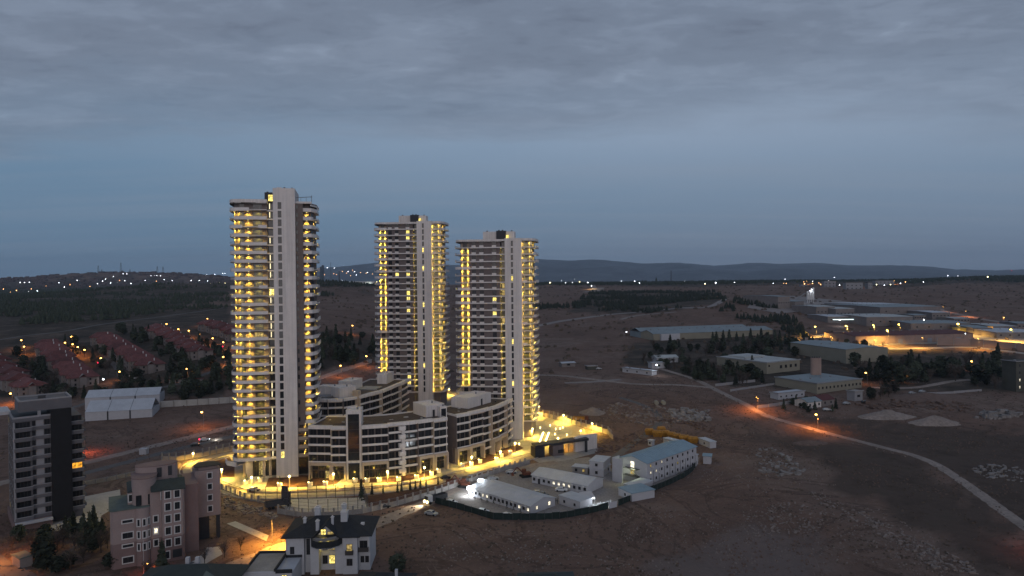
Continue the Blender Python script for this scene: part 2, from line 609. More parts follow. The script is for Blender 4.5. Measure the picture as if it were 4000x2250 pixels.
gm = MB()
cols = []
rows, y = [], -300.0
while y < 16500:
    rows.append(y)
    y += 4.0 if y < 60 else (1.7 if y < 260 else (2.2 if y < 420 else max(2.6, y * 0.0075)))
NT = 330
ts = [(-0.98 + 1.96 * i / (NT - 1)) for i in range(NT)]
for yy in rows:
    wdt = yy + 60 if yy > 90 else 150 + (90 - yy) * 0.9
    for t in ts:
        x = t * wdt
        z = H(x, yy)
        if yy > 60:
            z += 0.10 * noise.noise(Vector((x / 3, yy / 3, 0)))
        gm.v.append((x, yy, z))
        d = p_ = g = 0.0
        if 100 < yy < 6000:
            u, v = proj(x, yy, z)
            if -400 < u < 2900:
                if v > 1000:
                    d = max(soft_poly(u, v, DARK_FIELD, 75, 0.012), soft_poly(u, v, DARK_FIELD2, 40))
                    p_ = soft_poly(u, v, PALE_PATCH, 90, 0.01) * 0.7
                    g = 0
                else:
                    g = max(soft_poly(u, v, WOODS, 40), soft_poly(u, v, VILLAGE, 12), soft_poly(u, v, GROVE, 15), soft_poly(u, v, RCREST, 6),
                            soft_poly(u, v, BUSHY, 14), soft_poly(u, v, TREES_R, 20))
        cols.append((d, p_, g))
for j in range(len(rows) - 1):
    a = j * NT
    gm.f += [(a + i, a + i + 1, a + NT + i + 1, a + NT + i) for i in range(NT - 1)]

gmat = bpy.data.materials.new('steppe_soil')
gmat.use_nodes = True
N, L = gmat.node_tree.nodes, gmat.node_tree.links
B = N['Principled BSDF']
B.inputs['Roughness'].default_value = 0.97
B.inputs['Specular IOR Level'].default_value = 0.1
geo = N.new('ShaderNodeNewGeometry')


def gn(scale, det=6, rough=0.6, dist=0.0):
    n = N.new('ShaderNodeTexNoise')
    n.inputs['Scale'].default_value = scale
    n.inputs['Detail'].default_value = det
    n.inputs['Roughness'].default_value = rough
    n.inputs['Distortion'].default_value = dist
    L.new(geo.outputs['Position'], n.inputs['Vector'])
    return n.outputs[0]


def gramp(fac, stops):
    n = N.new('ShaderNodeValToRGB')
    e = n.color_ramp.elements
    while len(e) < len(stops):
        e.new(0.5)
    for el, (p, c) in zip(e, stops):
        el.position = p
        el.color = (*c, 1) if isinstance(c, tuple) else (c, c, c, 1)
    L.new(fac, n.inputs[0])
    return n.outputs[0]


def gmix(f, a, b, blend='MIX'):
    n = N.new('ShaderNodeMix')
    n.data_type = 'RGBA'
    n.blend_type = blend
    for s, x in ((n.inputs[0], f), (n.inputs[6], a), (n.inputs[7], b)):
        if isinstance(x, (int, float)):
            s.default_value = x
        elif isinstance(x, tuple):
            s.default_value = (*x, 1)
        else:
            L.new(x, s)
    return n.outputs[2]


att = N.new('ShaderNodeVertexColor')
att.layer_name = 'zones'
asep = N.new('ShaderNodeSeparateColor')
L.new(att.outputs[0], asep.inputs[0])
c = gramp(gn(0.012, 8, 0.65, 0.4), [(0.30, (0.130, 0.084, 0.066)), (0.5, (0.190, 0.122, 0.096)), (0.62, (0.220, 0.158, 0.130)), (0.75, (0.150, 0.112, 0.086))])
c = gmix(gramp(gn(0.07, 6, 0.7), [(0.42, 0.0), (0.68, 0.55)]), c, (0.105, 0.075, 0.062))
c = gmix(gramp(gn(0.45, 5, 0.7), [(0.50, 0.0), (0.74, 0.5)]), c, (0.080, 0.064, 0.050))
c = gmix(gramp(gn(1.6, 4, 0.7), [(0.58, 0.0), (0.70, 0.65)]), c, (0.30, 0.25, 0.22))
gul = gn(0.022, 7, 0.62, 1.2)
gd = N.new('ShaderNodeMath'); gd.operation = 'SUBTRACT'; L.new(gul, gd.inputs[0]); gd.inputs[1].default_value = 0.5
ga = N.new('ShaderNodeMath'); ga.operation = 'ABSOLUTE'; L.new(gd.outputs[0], ga.inputs[0])
c = gmix(gramp(ga.outputs[0], [(0.0, 0.75), (0.022, 0.0)]), c, (0.085, 0.058, 0.046))
c = gmix(gramp(gn(0.25, 6, 0.75, 0.5), [(0.56, 0.0), (0.70, 0.55)]), c, (0.27, 0.20, 0.17))
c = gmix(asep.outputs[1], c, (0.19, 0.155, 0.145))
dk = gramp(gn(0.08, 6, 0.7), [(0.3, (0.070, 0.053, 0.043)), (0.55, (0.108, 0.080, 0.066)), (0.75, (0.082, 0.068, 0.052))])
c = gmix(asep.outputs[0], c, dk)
wd = gramp(gn(0.05, 6, 0.7), [(0.35, (0.042, 0.038, 0.032)), (0.52, (0.080, 0.064, 0.052)), (0.70, (0.145, 0.112, 0.094))])
c = gmix(asep.outputs[2], c, wd)
L.new(c, B.inputs['Base Color'])
bp = N.new('ShaderNodeBump')
bp.inputs['Strength'].default_value = 0.9
bp.inputs['Distance'].default_value = 1.1
L.new(gn(0.7, 8, 0.7), bp.inputs['Height'])
L.new(bp.outputs[0], B.inputs['Normal'])

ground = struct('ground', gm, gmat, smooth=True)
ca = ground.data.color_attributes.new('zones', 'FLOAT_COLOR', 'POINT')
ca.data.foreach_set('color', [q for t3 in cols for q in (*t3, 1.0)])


# ---------------------------------------------------------------- roads, draped over the ground
def catmull(pts, n=6):
    out = []
    q = [pts[0]] + list(pts) + [pts[-1]]
    for i in range(1, len(q) - 2):
        for k in range(n):
            t = k / n
            out.append(0.5 * ((2 * q[i]) + (q[i + 1] - q[i - 1]) * t + (2 * q[i - 1] - 5 * q[i] + 4 * q[i + 1] - q[i + 2]) * t * t
                              + (3 * q[i] - q[i - 1] - 3 * q[i + 1] + q[i + 2]) * t ** 3))
    out.append(q[-2])
    return out


def drape(pts2, width, dz, n_across=4, seg=6):
    pts = catmull([Vector((p[0], p[1])) for p in pts2], seg)
    m = MB()
    n = len(pts)
    for i, p in enumerate(pts):
        d = (pts[min(i + 1, n - 1)] - pts[max(i - 1, 0)]).normalized()
        q = Vector((-d.y, d.x))
        w = width(i / (n - 1)) if callable(width) else width
        w *= 1 + 0.05 * noise.noise(Vector((p.x / 9, p.y / 9, 2)))
        for k in range(n_across + 1):
            e = p + q * (k / n_across - 0.5) * w
            edge_drop = -0.25 if k in (0, n_across) else 0.0
            m.v.append((e.x, e.y, H(e.x, e.y) + dz + edge_drop))
    s = n_across + 1
    for i in range(n - 1):
        m.f += [(i * s + k + 1, i * s + k, (i + 1) * s + k, (i + 1) * s + k + 1) for k in range(n_across)]
    return m


def road(name, uv, width, mt, dz=0.15, seg=6):
    return struct(name, drape([W(u, v) for u, v in uv], width, dz, seg=seg), mt)


def pad(name, poly_w, z0, z1, mt, **kw):
    return struct(name, MB().prism([(p[0], p[1]) for p in poly_w], z0, z1), mt, **kw)
# ================================================================ THE THREE TOWERS
def window_mesh(w, h, cols_=2, depth=0.10, fr=0.07, transom=False):
    """framed window centred on x, standing on z=0, facing -y"""
    m = MB()
    m.box(-w / 2, w / 2, -depth, 0, 0, fr); m.box(-w / 2, w / 2, -depth, 0, h - fr, h)
    for i in range(cols_ + 1):
        x = -w / 2 + fr / 2 + (w - fr) * i / cols_
        m.box(x - fr / 2, x + fr / 2, -depth, 0, fr, h - fr)
    if transom:
        m.box(-w / 2 + fr, w / 2 - fr, -depth * .8, 0, h * .68, h * .68 + fr)
    return m


def pane_mesh(w, h, fr=0.07):
    return MB().box(-w / 2 + fr, w / 2 - fr, -0.05, 0.02, fr, h - fr)


WCACHE = {}


def window(parent, x, y, z, w, h, rz=0.0, lit=None, cols_=2, frame='frame', transom=False, sub=True, name='window'):
    """window part with its pane as sub-part"""
    k = (w, h, cols_, frame, transom)
    if k not in WCACHE:
        WCACHE[k] = window_mesh(w, h, cols_, transom=transom).mesh('window', M[frame])
    f = ob(name, WCACHE[k], parent=parent, loc=(x, y, z), rz=rz)
    k2 = (w, h, lit or 'glass')
    if k2 not in WCACHE:
        WCACHE[k2] = pane_mesh(w, h).mesh('pane', M[lit or 'glass'])
    ob('pane', WCACHE[k2], parent=f)
    return f


def offs(pts, d):
    return [(x + nx * d, y + ny * d) for (x, y), (nx, ny) in zip(pts, normals(pts))]


def normals(pts):
    out = []
    for i in range(len(pts)):
        a = Vector(pts[max(i - 1, 0)]); b = Vector(pts[min(i + 1, len(pts) - 1)])
        d = (b - a).normalized()
        out.append((d.y, -d.x))
    return out


def sub_poly(pts, a, b):
    """piece of a polyline between arc fractions a and b"""
    seg = [(Vector(q) - Vector(p)).length for p, q in zip(pts, pts[1:])]
    tot = sum(seg)
    out, s = [], 0.0
    for (p, q), l in zip(zip(pts, pts[1:]), seg):
        s0, s1 = s / tot, (s + l) / tot
        if s1 > a and s0 < b:
            ta, tb = max(0, (a - s0) / (s1 - s0)), min(1, (b - s0) / (s1 - s0))
            pa = Vector(p).lerp(Vector(q), ta); pb = Vector(p).lerp(Vector(q), tb)
            if not out:
                out.append(tuple(pa))
            out.append(tuple(pb))
        s += l
    return out


def balcony_mesh(edge, wallp, raised, name, base=0.28, high=0.85, glass_all=True):
    """white balcony: floor slab plus parapet along the open edge, parts of it raised"""
    m = MB()
    m.prism(list(edge) + list(wallp)[::-1], -0.30, 0.0)
    m.wall(edge, -0.34, base, 0.16)
    for a, b in raised:
        m.wall(sub_poly(edge, a, b), -0.40, high, 0.30, -0.14)
    return m.mesh(name, M['white2'])


def rail_mesh(edge, name, z=1.0):
    m = MB()
    m.wall(edge, z, z + 0.05, 0.06, 0.05)
    n = max(2, int(len(edge)))
    for k in range(0, 13):
        p = sub_poly(edge, max(0, k / 12 - .001), min(1, k / 12 + .001))[0]
        m.box(p[0] - .03, p[0] + .03, p[1] + .03, p[1] + .09, 0.3, z)
    return m.mesh(name, M['metal'])


LAMP_M = MB().cyl(0, 0, -0.12, 0.0, 0.16, 8).mesh('ceiling_lamp', M['bulb'])
TUBE_S = MB().box(-0.06, 0.06, -0.10, 0, 0.9, 2.45).mesh('light_strip', M['strip'])
TUBE_M = MB().box(-0.11, 0.11, -0.14, 0, 0.35, 2.45).mesh('light_strip', M['strip'])


def lamp(parent, x, y, z, power, col=YEL, size=88, fixture=True, tilt=(0, 0)):
    if fixture:
        ob('ceiling_lamp', LAMP_M, parent=parent, loc=(x, y, z))
    spot((x, y, z - 0.15), power * 6.5, col, parent, size=size, blend=0.5, radius=0.10, rot=(tilt[0], tilt[1], 0))


random.seed(11)
# ---------------- tower 1: tall, left, stair core of white render in front
T1 = thing('residential_tower', 'tallest tower at the left with wide white slab core and rows of lit curved balconies', 'tower',
           (-91.5, 266.0, 0), R(13), 'three lit residential towers')
FH = 3.3
z0, NF = 7.3, 30
ztop = z0 + NF * FH
eL = [(-1.95, 1.3), (-6, 1.25), (-11.2, 1.2), (-13.6, 1.8), (-15.0, 3.0), (-15.9, 5.2), (-16.2, 8.5), (-16.2, 21)]
wL = [(-1.95, 3.0), (-6, 3.0), (-12.2, 3.0), (-12.7, 3.1), (-13.4, 3.8), (-14.2, 5.4), (-14.4, 8.5), (-14.4, 21)]
eR = [(16.5, 21), (16.2, 8.0), (14.3, 2.4), (11.3, 2.2)][::-1]
wR = [(15.2, 21), (15.0, 8.5), (13.5, 4.6), (11.3, 4.4)][::-1]
# work with edges running so that the inside is to the left
eL_ = eL[::-1]; wL_ = wL[::-1]
body = [(-14.4, 23), (-14.4, 5.4), (-13.4, 3.8), (-12.2, 3.0), (-1.95, 3.0), (-1.95, 4.4), (8.0, 4.4), (8.0, 1.6), (11.3, 1.6), (11.3, 4.4), (13.5, 4.6), (15.0, 8.5), (15.2, 23)]
ob('wall', MB().prism(body, 6.9, ztop - 0.5), M['brown'], T1)
ob('core', MB().prism([(0.45, 0), (8.5, 0), (8.5, 21), (0.45, 21)], 0, ztop + 5.0).prism([(1.9, -0.003), (3.7, -0.003), (3.7, 0.2), (1.9, 0.2)], ztop + 5.0, ztop + 5.25), M['white'], T1)
ob('machine_room', MB().box(-3.2, 0.45, 6.0, 15, ztop - 0.4, ztop + 4.0), M['dark'], T1)
ob('roof', MB().prism(eL_ + [(-1.95, 21.3)], ztop - 0.9, ztop - 0.5).prism(eR + [(11.3, 21.3)], ztop - 0.9, ztop - 0.5), M['roofsoil'], T1)
ob('roof_parapet', MB().wall(eL_, ztop - 0.85, ztop + 0.75, 0.3).box(-2.1, -1.9, 1.3, 6, ztop - 0.85, ztop + 0.75), M['white'], T1)
ob('roof_edge', MB().wall(eR[1:], ztop - 1.5, ztop - 0.4, 0.3).box(8.5, 14.6, 1.58, 2.2, ztop - 0.6, ztop + 0.15), M['white2'], T1)
ob('roof_rail', MB().bar((8.6, 4, ztop + 1.9), (14.8, 4, ztop + 2.3), 0.12).bar((14.5, 4, ztop), (14.5, 4, ztop + 2.8), 0.1)
   .bar((10.5, 4, ztop), (10.5, 4, ztop + 2.0), 0.06).bar((12.5, 4, ztop), (12.5, 4, ztop + 2.0), 0.06), M['metal'], T1)
for bx, by in ((1.6, 8), (4.5, 3), (7.2, 4), (-2.4, 9)):
    ob('roof_vent', MB().cyl(bx, by, ztop + (5.0 if bx > .4 else 4.0), ztop + (5.7 if bx > .4 else 4.6), 0.35, 8), M['dmetal'], T1)
window(T1, -0.75, 5.9, ztop + 0.5, 2.2, 2.6, lit='litwin', cols_=3, transom=True)
ob('lobby_light_box', MB().box(-1.9, 0.4, 6.03, 6.2, ztop + .2, ztop + 3.4), M['litwin'], T1)
bal = {}
for k, rs in enumerate([[(0.62, 1.0)], [(0.55, 0.80)], [(0.0, 1.0)], [(0.70, 1.0)], [(0.50, 0.72), (0.9, 1.0)]]):
    bal[k] = balcony_mesh(eL_, wL_, rs, 'balcony')
balR = [balcony_mesh(eR, wR, rs, 'balcony', 0.35, 0.95) for rs in ([(0.0, 0.35)], [(0, .22), (0.5, 1)], [(0.0, 0.5)])]
railL, railR = rail_mesh(eL_, 'balcony_rail'), rail_mesh(eR, 'balcony_rail')
recs = MB().box(-1.95, 0.45, 2.5, 4.4, -0.45, 0.10).mesh('landing_slab', M['white2'])
for i in range(NF):
    z = z0 + i * FH
    kb = [2, 2, 2, 0, 2, 3, 1][i % 7] if i < 7 else [0, 1, 0, 2, 3, 1, 4][i % 7]
    b = ob('balcony', bal[kb], parent=T1, loc=(0, 0, z))
    ob('balcony_rail', railL, parent=b)
    if i >= 4:
        b2 = ob('balcony', balR[i % 3], parent=T1, loc=(0, 0, z))
        ob('balcony_rail', railR, parent=b2)
    ob('landing_slab', recs, parent=T1, loc=(0, 0, z))
    lit_hall = i in (19,)
    window(T1, -0.75, 4.35, z + 0.12, 2.1, 2.6, lit='litwin' if lit_hall else None)
    if i not in (9, 13, 17, 24, 26) and i % 7 != 6:
        ob('light_strip', TUBE_M, parent=T1, loc=(-1.05, 3.0, z + 0.2))
        if i % 3 == 0:
            point((-1.05, 2.6, z + 1.4), 60, WARM, T1, 0.3)
    window(T1, 2.85, 0.02, z + 0.35, 1.35, 2.55, cols_=1 if i < 24 else 2, transom=i >= 20, lit='litwin' if i == 0 else None)
    window(T1, -11.2, 2.98, z + 0.02, 1.7, 2.55)
    window(T1, -5.5, 2.98, z + 0.02, 3.3, 2.55, cols_=3, lit='litdim' if i in (14,) else None)
    if i % 2 == 0 or i > 8:
        window(T1, 9.1, 1.58, z + 0.6, 0.75, 1.7, cols_=1)
    if i >= 4:
        window(T1, 14.35, 6.4, z + 0.02, 2.2, 2.5, rz=R(69))
    # wall lamps wash the brown cladding; those without a fixture are added fill light
    lamp(T1, -14.2, 4.5, z + 2.75, 220, size=120)
    lamp(T1, -8.9, 2.25, z + 2.80, 270, size=116)
    lamp(T1, -5.2, 1.9, z + 2.80, 170, size=150, fixture=False)
    lamp(T1, -12.2, 2.2, z + 2.80, 190, size=150, fixture=False)
    if i < 13 and i % 2 == 0:
        lamp(T1, -3.4, 1.8, z + 2.75, 160)
    if i >= 4:
        lamp(T1, 12.6, 3.75, z + 2.80, 280, size=120)
        if i % 2:
            lamp(T1, 15.7, 9.5, z + 2.80, 260, size=150)
# lower white balconies towards the podium
for i in range(4):
    z = z0 + i * FH + 2.2
    ob('balcony', MB().box(8.52, 16.4, 1.0, 3.5, -0.35, 0.0).box(8.52, 16.4, 0.85, 1.0, -0.45, 0.85).mesh('balcony', M['beige']), parent=T1, loc=(0, 0, z - 2.2 + .6))
    window(T1, 9.8, 1.59, z - 1.4, 1.6, 1.8)
    window(T1, 13.2, 4.3, z - 1.4, 2.4, 2.2, lit='litdim' if i % 2 else None)
    lamp(T1, 11.3, 1.3, z + 0.7, 140)
    lamp(T1, 14.9, 3.4, z + 0.7, 160)
# entrance storey
ob('base_wall', MB().prism([(-12.5, 21), (-12.5, 6.5), (-11.6, 4.6), (-8.5, 4.4), (-8.5, 4.6), (8.0, 4.6), (8.0, 3.6), (14, 3.6), (14, 21)], 0, 6.9), M['glass'], T1)
ob('canopy', MB().wall([(-19.5, 9.5), (-18.2, 5.0), (-14.5, 1.5)][::1], 5.2, 6.7, 0.35).prism([(-19.5, 9.5), (-18.2, 5.0), (-14.5, 1.5), (-12, 6), (-12.6, 10)], 5.0, 5.2), M['white2'], T1)
ob('pillar', MB().prism([(-12.6, 9), (-12.4, 5.4), (-11.2, 3.2), (-8.6, 3.1), (-8.6, 5.2)], 0.0, 6.9), M['beige'], T1)
for px_ in (-4.9, -2.6):
    ob('pillar', MB().box(px_, px_ + 0.9, 3.1, 4.2, 0, 6.9), M['beige'], T1)
for k in range(4):
    window(T1, -7.4 + k * 1.7, 4.55, 0.3, 1.5, 5.6, transom=True, lit='litdim' if k in (1,) else None)
for px_ in (-7.5, -3.5, -10.5):
    lamp(T1, px_, 2.6, 6.6, 110, WARM)
point((-16.5, 7.5, 4.0), 250, YEL, T1, 0.3)


# ---------------- towers 2 and 3: same plan, white bands over grey-brown cladding
def tower_b(label, x, y, rz, nf, zb, z0, lit, rim, seed, powf=1.0, litcore=(), litrec=()):
    rnd = random.Random(seed)
    T = thing('residential_tower', label, 'tower', (x, y, 0), rz, 'three lit residential towers')
    zt = z0 + nf * FH
    eLb = [(5.0, 1.4), (3.0, 1.2), (-14, 1.2), (-17.2, 1.9), (-18.9, 3.6), (-19.4, 6.0), (-19.4, 20)][::-1]
    eLe = [(-11.7, 1.15), (-14.5, 1.1), (-17.4, 1.8), (-19.1, 3.6), (-19.6, 6.0), (-19.6, 20)][::-1]
    wLb = [(5.0, 4.2), (2.6, 2.6), (-12.2, 2.6), (-16.6, 4.4), (-16.9, 6.0), (-16.9, 6.5), (-16.9, 20)][::-1]
    wLe = [(-12.2, 2.2), (-12.8, 4.2), (-16.6, 4.4), (-16.8, 5.0), (-16.9, 6.0), (-16.9, 20)][::-1]
    eRb = [(13.0, 2.4), (17.6, 3.0), (19.0, 6.0), (19.6, 13), (19.6, 21)]
    wRb = [(13.0, 4.4), (16.6, 4.8), (17.2, 7.0), (17.4, 13), (17.4, 21)]
    body = [(-16.9, 22), (-16.9, 4.4), (-12.2, 4.2), (-12.2, 2.2), (2.6, 2.2), (2.6, 4.2), (12.5, 4.2), (16.6, 4.8), (17.2, 7.0), (17.4, 13), (17.4, 22)]
    ob('wall', MB().prism(body, zb, zt - 0.4), M['browng'], T)
    ob('balcony_wall', MB().box(-16.5, -12.5, 3.9, 4.1 + .09, z0, zt - 1.2).box(-12.35, -12.1, 2.3, 4.1, z0, zt - 1.2), M['beige'], T)
    ob('core', MB().prism([(5.0, 0), (13.0, 0), (13.0, 20), (5.0, 20)], zb, zt + 0.9), M['white'], T)
    ob('recess_wall', MB().box(2.62, 4.98, 3.6, 4.4, z0, zt - .6), M['dark'], T)
    ob('roof_parapet', MB().wall(eLb, zt - 0.75, zt + 0.55, 0.3).wall(eRb, zt - 0.6, zt + 0.9, 0.3), M['white'], T)
    ob('roof', MB().prism(eLb + [(5.0, 20)], zt - 0.75, zt - 0.35).prism(eRb + [(13.0, 21)], zt - 0.6, zt - 0.2), M['roofsoil'], T)
    ob('machine_room', MB().box(-6.4, 0.2, 8, 15, zt - 0.3, zt + 4.6).box(4.8, 8.8, 8, 15, zt + .5, zt + 4.6), M['white'], T)
    ob('stair_head', MB().box(0.2, 4.8, 7.0, 14, zt - 0.3, zt + 4.9), M['dark'], T)
    window(T, 5.6, 6.9, zt + 1.0, 1.4, 1.9, lit='litwin')
    for vx, vz in ((-4.6, 4.6), (1.2, 4.9), (2.9, 4.9), (7.4, 4.6)):
        ob('roof_vent', MB().cyl(vx, 10, zt + vz, zt + vz + 0.6, 0.4, 8), M['dmetal'], T)
    bm_ = [balcony_mesh(eLe, wLe, rs, 'balcony', 0.2, 0.85) for rs in ([(0.5, 0.66)], [(0.45, 1.0)], [(0.56, .62), (0.75, 1)])]
    brm = [balcony_mesh(eRb, wRb, rs, 'balcony', 0.30, 0.90) for rs in ([(0.25, 0.45)], [(0.35, 0.6)], [(0.45, 1.0), (0.0, 0.1)])]
    band = MB().prism([(-11.65, 1.3), (5.0, 1.3), (5.0, 4.2), (2.6, 2.2), (-11.65, 2.2)], -0.30, 0.25).mesh('floor_band', M['white2'])
    pan = MB().box(-1.0, 1.0, 0, 0.9, 0, 0.80).mesh('window_panel', M['white2'])
    rl, rr = rail_mesh(eLe, 'balcony_rail', 0.9), rail_mesh(eRb, 'balcony_rail', 0.95)
    for i in range(nf):
        z = z0 + i * FH
        b = ob('balcony', bm_[rnd.choice((0, 0, 1, 2))], parent=T, loc=(0, 0, z))
        ob('balcony_rail', rl, parent=b)
        b = ob('balcony', brm[i % 3], parent=T, loc=(0, 0, z))
        ob('balcony_rail', rr, parent=b)
        ob('floor_band', band, parent=T, loc=(0, 0, z))
        for cx_ in (-10.0, -6.3, -0.25):
            if rnd.random() > 0.04:
                ob('window_panel', pan, parent=T, loc=(cx_, 1.32, z + 0.25))
            window(T, cx_, 2.18, z + 0.35, 1.9, 2.3, lit='litwin' if (i, cx_) in lit else None, transom=(i, cx_) in lit)
        window(T, -14.6, 3.88, z + 0.05, 2.0, 2.45)
        window(T, 8.45, 0.02, z + 0.45, 0.95, 2.5, cols_=1, lit='litwin' if i in litcore else None)
        window(T, 3.8, 3.58, z + 0.3, 1.4, 2.5, cols_=1, lit='litdim' if i in litrec else None)
        window(T, 14.8, 4.42, z + 0.05, 2.6, 2.5, rz=R(6))
        if i > nf - 18:
            window(T, 17.0, 7.6, z + 0.05, 2.2, 2.4, rz=R(80))
        off = i == rim
        if not off:
            lamp(T, -15.5, 3.35, z + 2.8, 230 * powf, size=125)
            lamp(T, -13.3, 3.25, z + 2.8, 240 * powf, size=125)
        lamp(T, 2.95, 2.6, z + 2.8, 150 * powf)
        lamp(T, 16.4, 4.1, z + 2.8, 260 * powf, size=140)
        ob('light_strip', TUBE_S, parent=T, loc=(17.15, 4.5, z + 0.1))
        if i % 2 == 0:
            lamp(T, 18.3, 9.0, z + 2.8, 300 * powf, size=150)
        else:
            lamp(T, 18.4, 13.5, z + 2.8, 300 * powf, size=150)
        lamp(T, 13.9, 3.4, z + 2.8, 230 * powf, size=130)
    return T, zt


T2, zt2 = tower_b('middle tower standing farthest back with white floor bands and warm lit balconies', -56.5, 378, R(-3), 28, 4.0, 14.2,
                  {(26, -0.25), (25, -0.25), (19, -6.3), (19, -0.25), (16, -0.25), (15, -0.25), (13, -0.25), (2, -0.25), (1, -0.25)}, 9, 5, 1.15, (23, 20, 14, 4, 11))
T3, zt3 = tower_b('right hand tower beside the gate with white floor bands and a slim lit corner', -8.3, 328, R(-6), 26, 0.0, 8.2,
                  {(17, -0.25), (15, -0.25)}, 4, 9, 1.0, (20, 11, 5), (19, 18, 14, 11))
# ================================================================ LOW CURVED BLOCKS
def poly_facade(pts, depth):
    nr = normals(pts)
    back = [(x - nx * depth, y - ny * depth) for (x, y), (nx, ny) in zip(pts, nr)]
    return list(pts) + back[::-1]


def low_block(label, pts, zb, n_up, z_first, depth, steps, portals, group, lamps=False):
    """pts: facade line left to right (print), segments between points are bays"""
    B_ = thing('low_rise_block', label, 'apartment block', (pts[0][0], pts[0][1], 0), 0, group)
    ox, oy = pts[0]
    q = [(x - ox, y - oy) for x, y in pts]
    ztop = z_first + n_up * FH
    qin = [(x - nx * 1.3, y - ny * 1.3) for (x, y), (nx, ny) in zip(q, normals(q))]
    ob('wall', MB().prism(poly_facade(qin, depth - 1.3), zb, ztop - 0.2), M['browng'], B_)
    inner = [(x - nx * 0.6, y - ny * 0.6) for (x, y), (nx, ny) in zip(q, normals(q))]
    ob('roof_soil', MB().prism(poly_facade(inner, depth - 1.2), ztop - 0.2, ztop + 0.12), M['roofsoil'], B_)
    back = poly_facade(q, depth)[len(q):]
    ob('roof_parapet', MB().wall(back, ztop - 0.2, ztop + 0.6, 0.3).wall([back[-1], q[0]], ztop - .2, ztop + .6, 0.3).wall([q[-1], back[0]], ztop - .2, ztop + .6, 0.3), M['white2'], B_)
    rnd = random.Random(len(pts))
    for s in range(len(q) - 1):
        a, b = Vector(q[s]), Vector(q[s + 1])
        d = (b - a).normalized()
        n = Vector((d.y, -d.x))
        Ls = (b - a).length
        ang = math.atan2(d.y, d.x)
        dp, dz = steps[s]                       # bay stands proud by dp, floors shifted by dz
        o = a + n * dp
        bay = ob('bay', MB().box(0.02, Ls - 0.02, 0, dp + 3.2, zb if portals[s] == 0 else z_first - 0.3, ztop - 0.3), M['brown'], B_, loc=(o.x + n.x * 1.2, o.y + n.y * 1.2, 0), rz=ang)
        bay.location = (o.x - n.x * 0.2, o.y - n.y * 0.2, 0)
        fas = MB().box(-0.05, Ls + 0.05, -1.5, 0.3, 0, 1.25)
        ob('roof_fascia', fas, M['white'], B_, loc=(o.x, o.y, ztop - 0.55 + dz * 0.3), rz=ang)
        if s % 3 == 1:
            ob('roof_ledge', MB().box(0.3, Ls - 0.3, -1.8, -1.4, 0.15, 0.45), M['beige'], B_, loc=(o.x, o.y, ztop - 0.9 + dz * .3), rz=ang)
        nw = max(1, round(Ls / 2.6))
        lo = 0 if portals[s] else -2
        bandm = MB().box(0, Ls, -1.35, 0.25, -0.26, 0.0).box(0, Ls, -1.5, -1.35, -0.32, 0.48).mesh('balcony', M['white2'])
        for i in range(lo, n_up):
            z = z_first + i * FH
            if i > lo or portals[s]:
                ob('balcony', bandm, parent=B_, loc=(o.x, o.y, z + (dz if i > 0 else 0)), rz=ang)
            for w in range(nw):
                c = (w + 0.5) / nw * Ls
                p = o + d * c + n * 0.22
                window(B_, round(p.x, 3), round(p.y, 3), z + 0.1 + (dz if i > 0 else 0), round(Ls / nw - 0.5, 2), 2.45, rz=ang, lit=None, cols_=2)
        # side fins between the bays
        ob('pier', MB().box(-0.16, 0.16, -1.3, 0.6, (zb if not portals[s] else z_first), ztop - 0.2), M['beige' if s % 2 else 'browng'], B_, loc=(o.x, o.y, 0), rz=ang)
        if portals[s]:
            pt = portals[s]
            t = 0.7
            zf = z_first - 0.1
            m = MB().box(0, Ls, -pt, 0.3, zf - 1.1, zf + 0.15).box(0, t, -pt, 0.3, zb, zf - 1.1).box(Ls - t, Ls, -pt, 0.3, zb, zf - 1.1)
            ob('portal_frame', m, M['beige'], B_, loc=(o.x, o.y, 0), rz=ang)
            for w in range(nw):
                c = t + (w + 0.5) / nw * (Ls - 2 * t)
                p = o + d * c - n * 0.35
                ww = round((Ls - 2 * t) / nw - 0.35, 2)
                window(B_, round(p.x, 3), round(p.y, 3), zb + 0.2, ww, 2.9, rz=ang, transom=True, lit='litdim' if rnd.random() < 0.04 else None)
                window(B_, round(p.x, 3), round(p.y, 3), zb + 3.5, ww, 2.0, rz=ang, lit='litdim' if rnd.random() < 0.06 else None)
            pc = o + d * (Ls / 2) + n * 1.5
            spot((pc.x, pc.y, zf - 1.3), 150, WARM, B_, size=120)
    return B_, ztop, q


# front curved block, left part and right part (they nearly touch), then the back block
A_pts = [(-75.6, 258.2), (-66.6, 257.4), (-60.7, 257.2), (-56.9, 257.3), (-46.8, 257.7), (-46.2, 259.3), (-42.2, 260.2), (-37.8, 262.2), (-32.6, 264.8), (-26.2, 268.6)]
A_pts = [(-77.8, 265.2), (-69.0, 264.3), (-63.4, 264.2), (-58.0, 264.8), (-48.4, 267.4), (-43.4, 269.6), (-38.0, 272.6), (-32.6, 276.2), (-27.6, 279.8)]
BA, zA, qA = low_block('long curved low block right of the tallest tower with a dark glass stair shaft', A_pts, 0.0, 4, 6.7, 19,
                       [(0.0, 0.0), (0.5, -0.35), (-1.4, 0), (0.6, -0.2), (0.0, 0.35), (-0.4, 0.0), (0.2, 0.3), (0.8, -0.3)],
                       [1.8, 1.8, 0.8, 2.0, 0, 0, 2.4, 2.2], 'low blocks at the feet of the towers')
B_pts = [(-24.2, 284.2), (-18.8, 289.0), (-13.4, 295.0), (-10.4, 299.6), (-7.4, 304.6), (-4.2, 312.6), (-2.0, 321.0)]
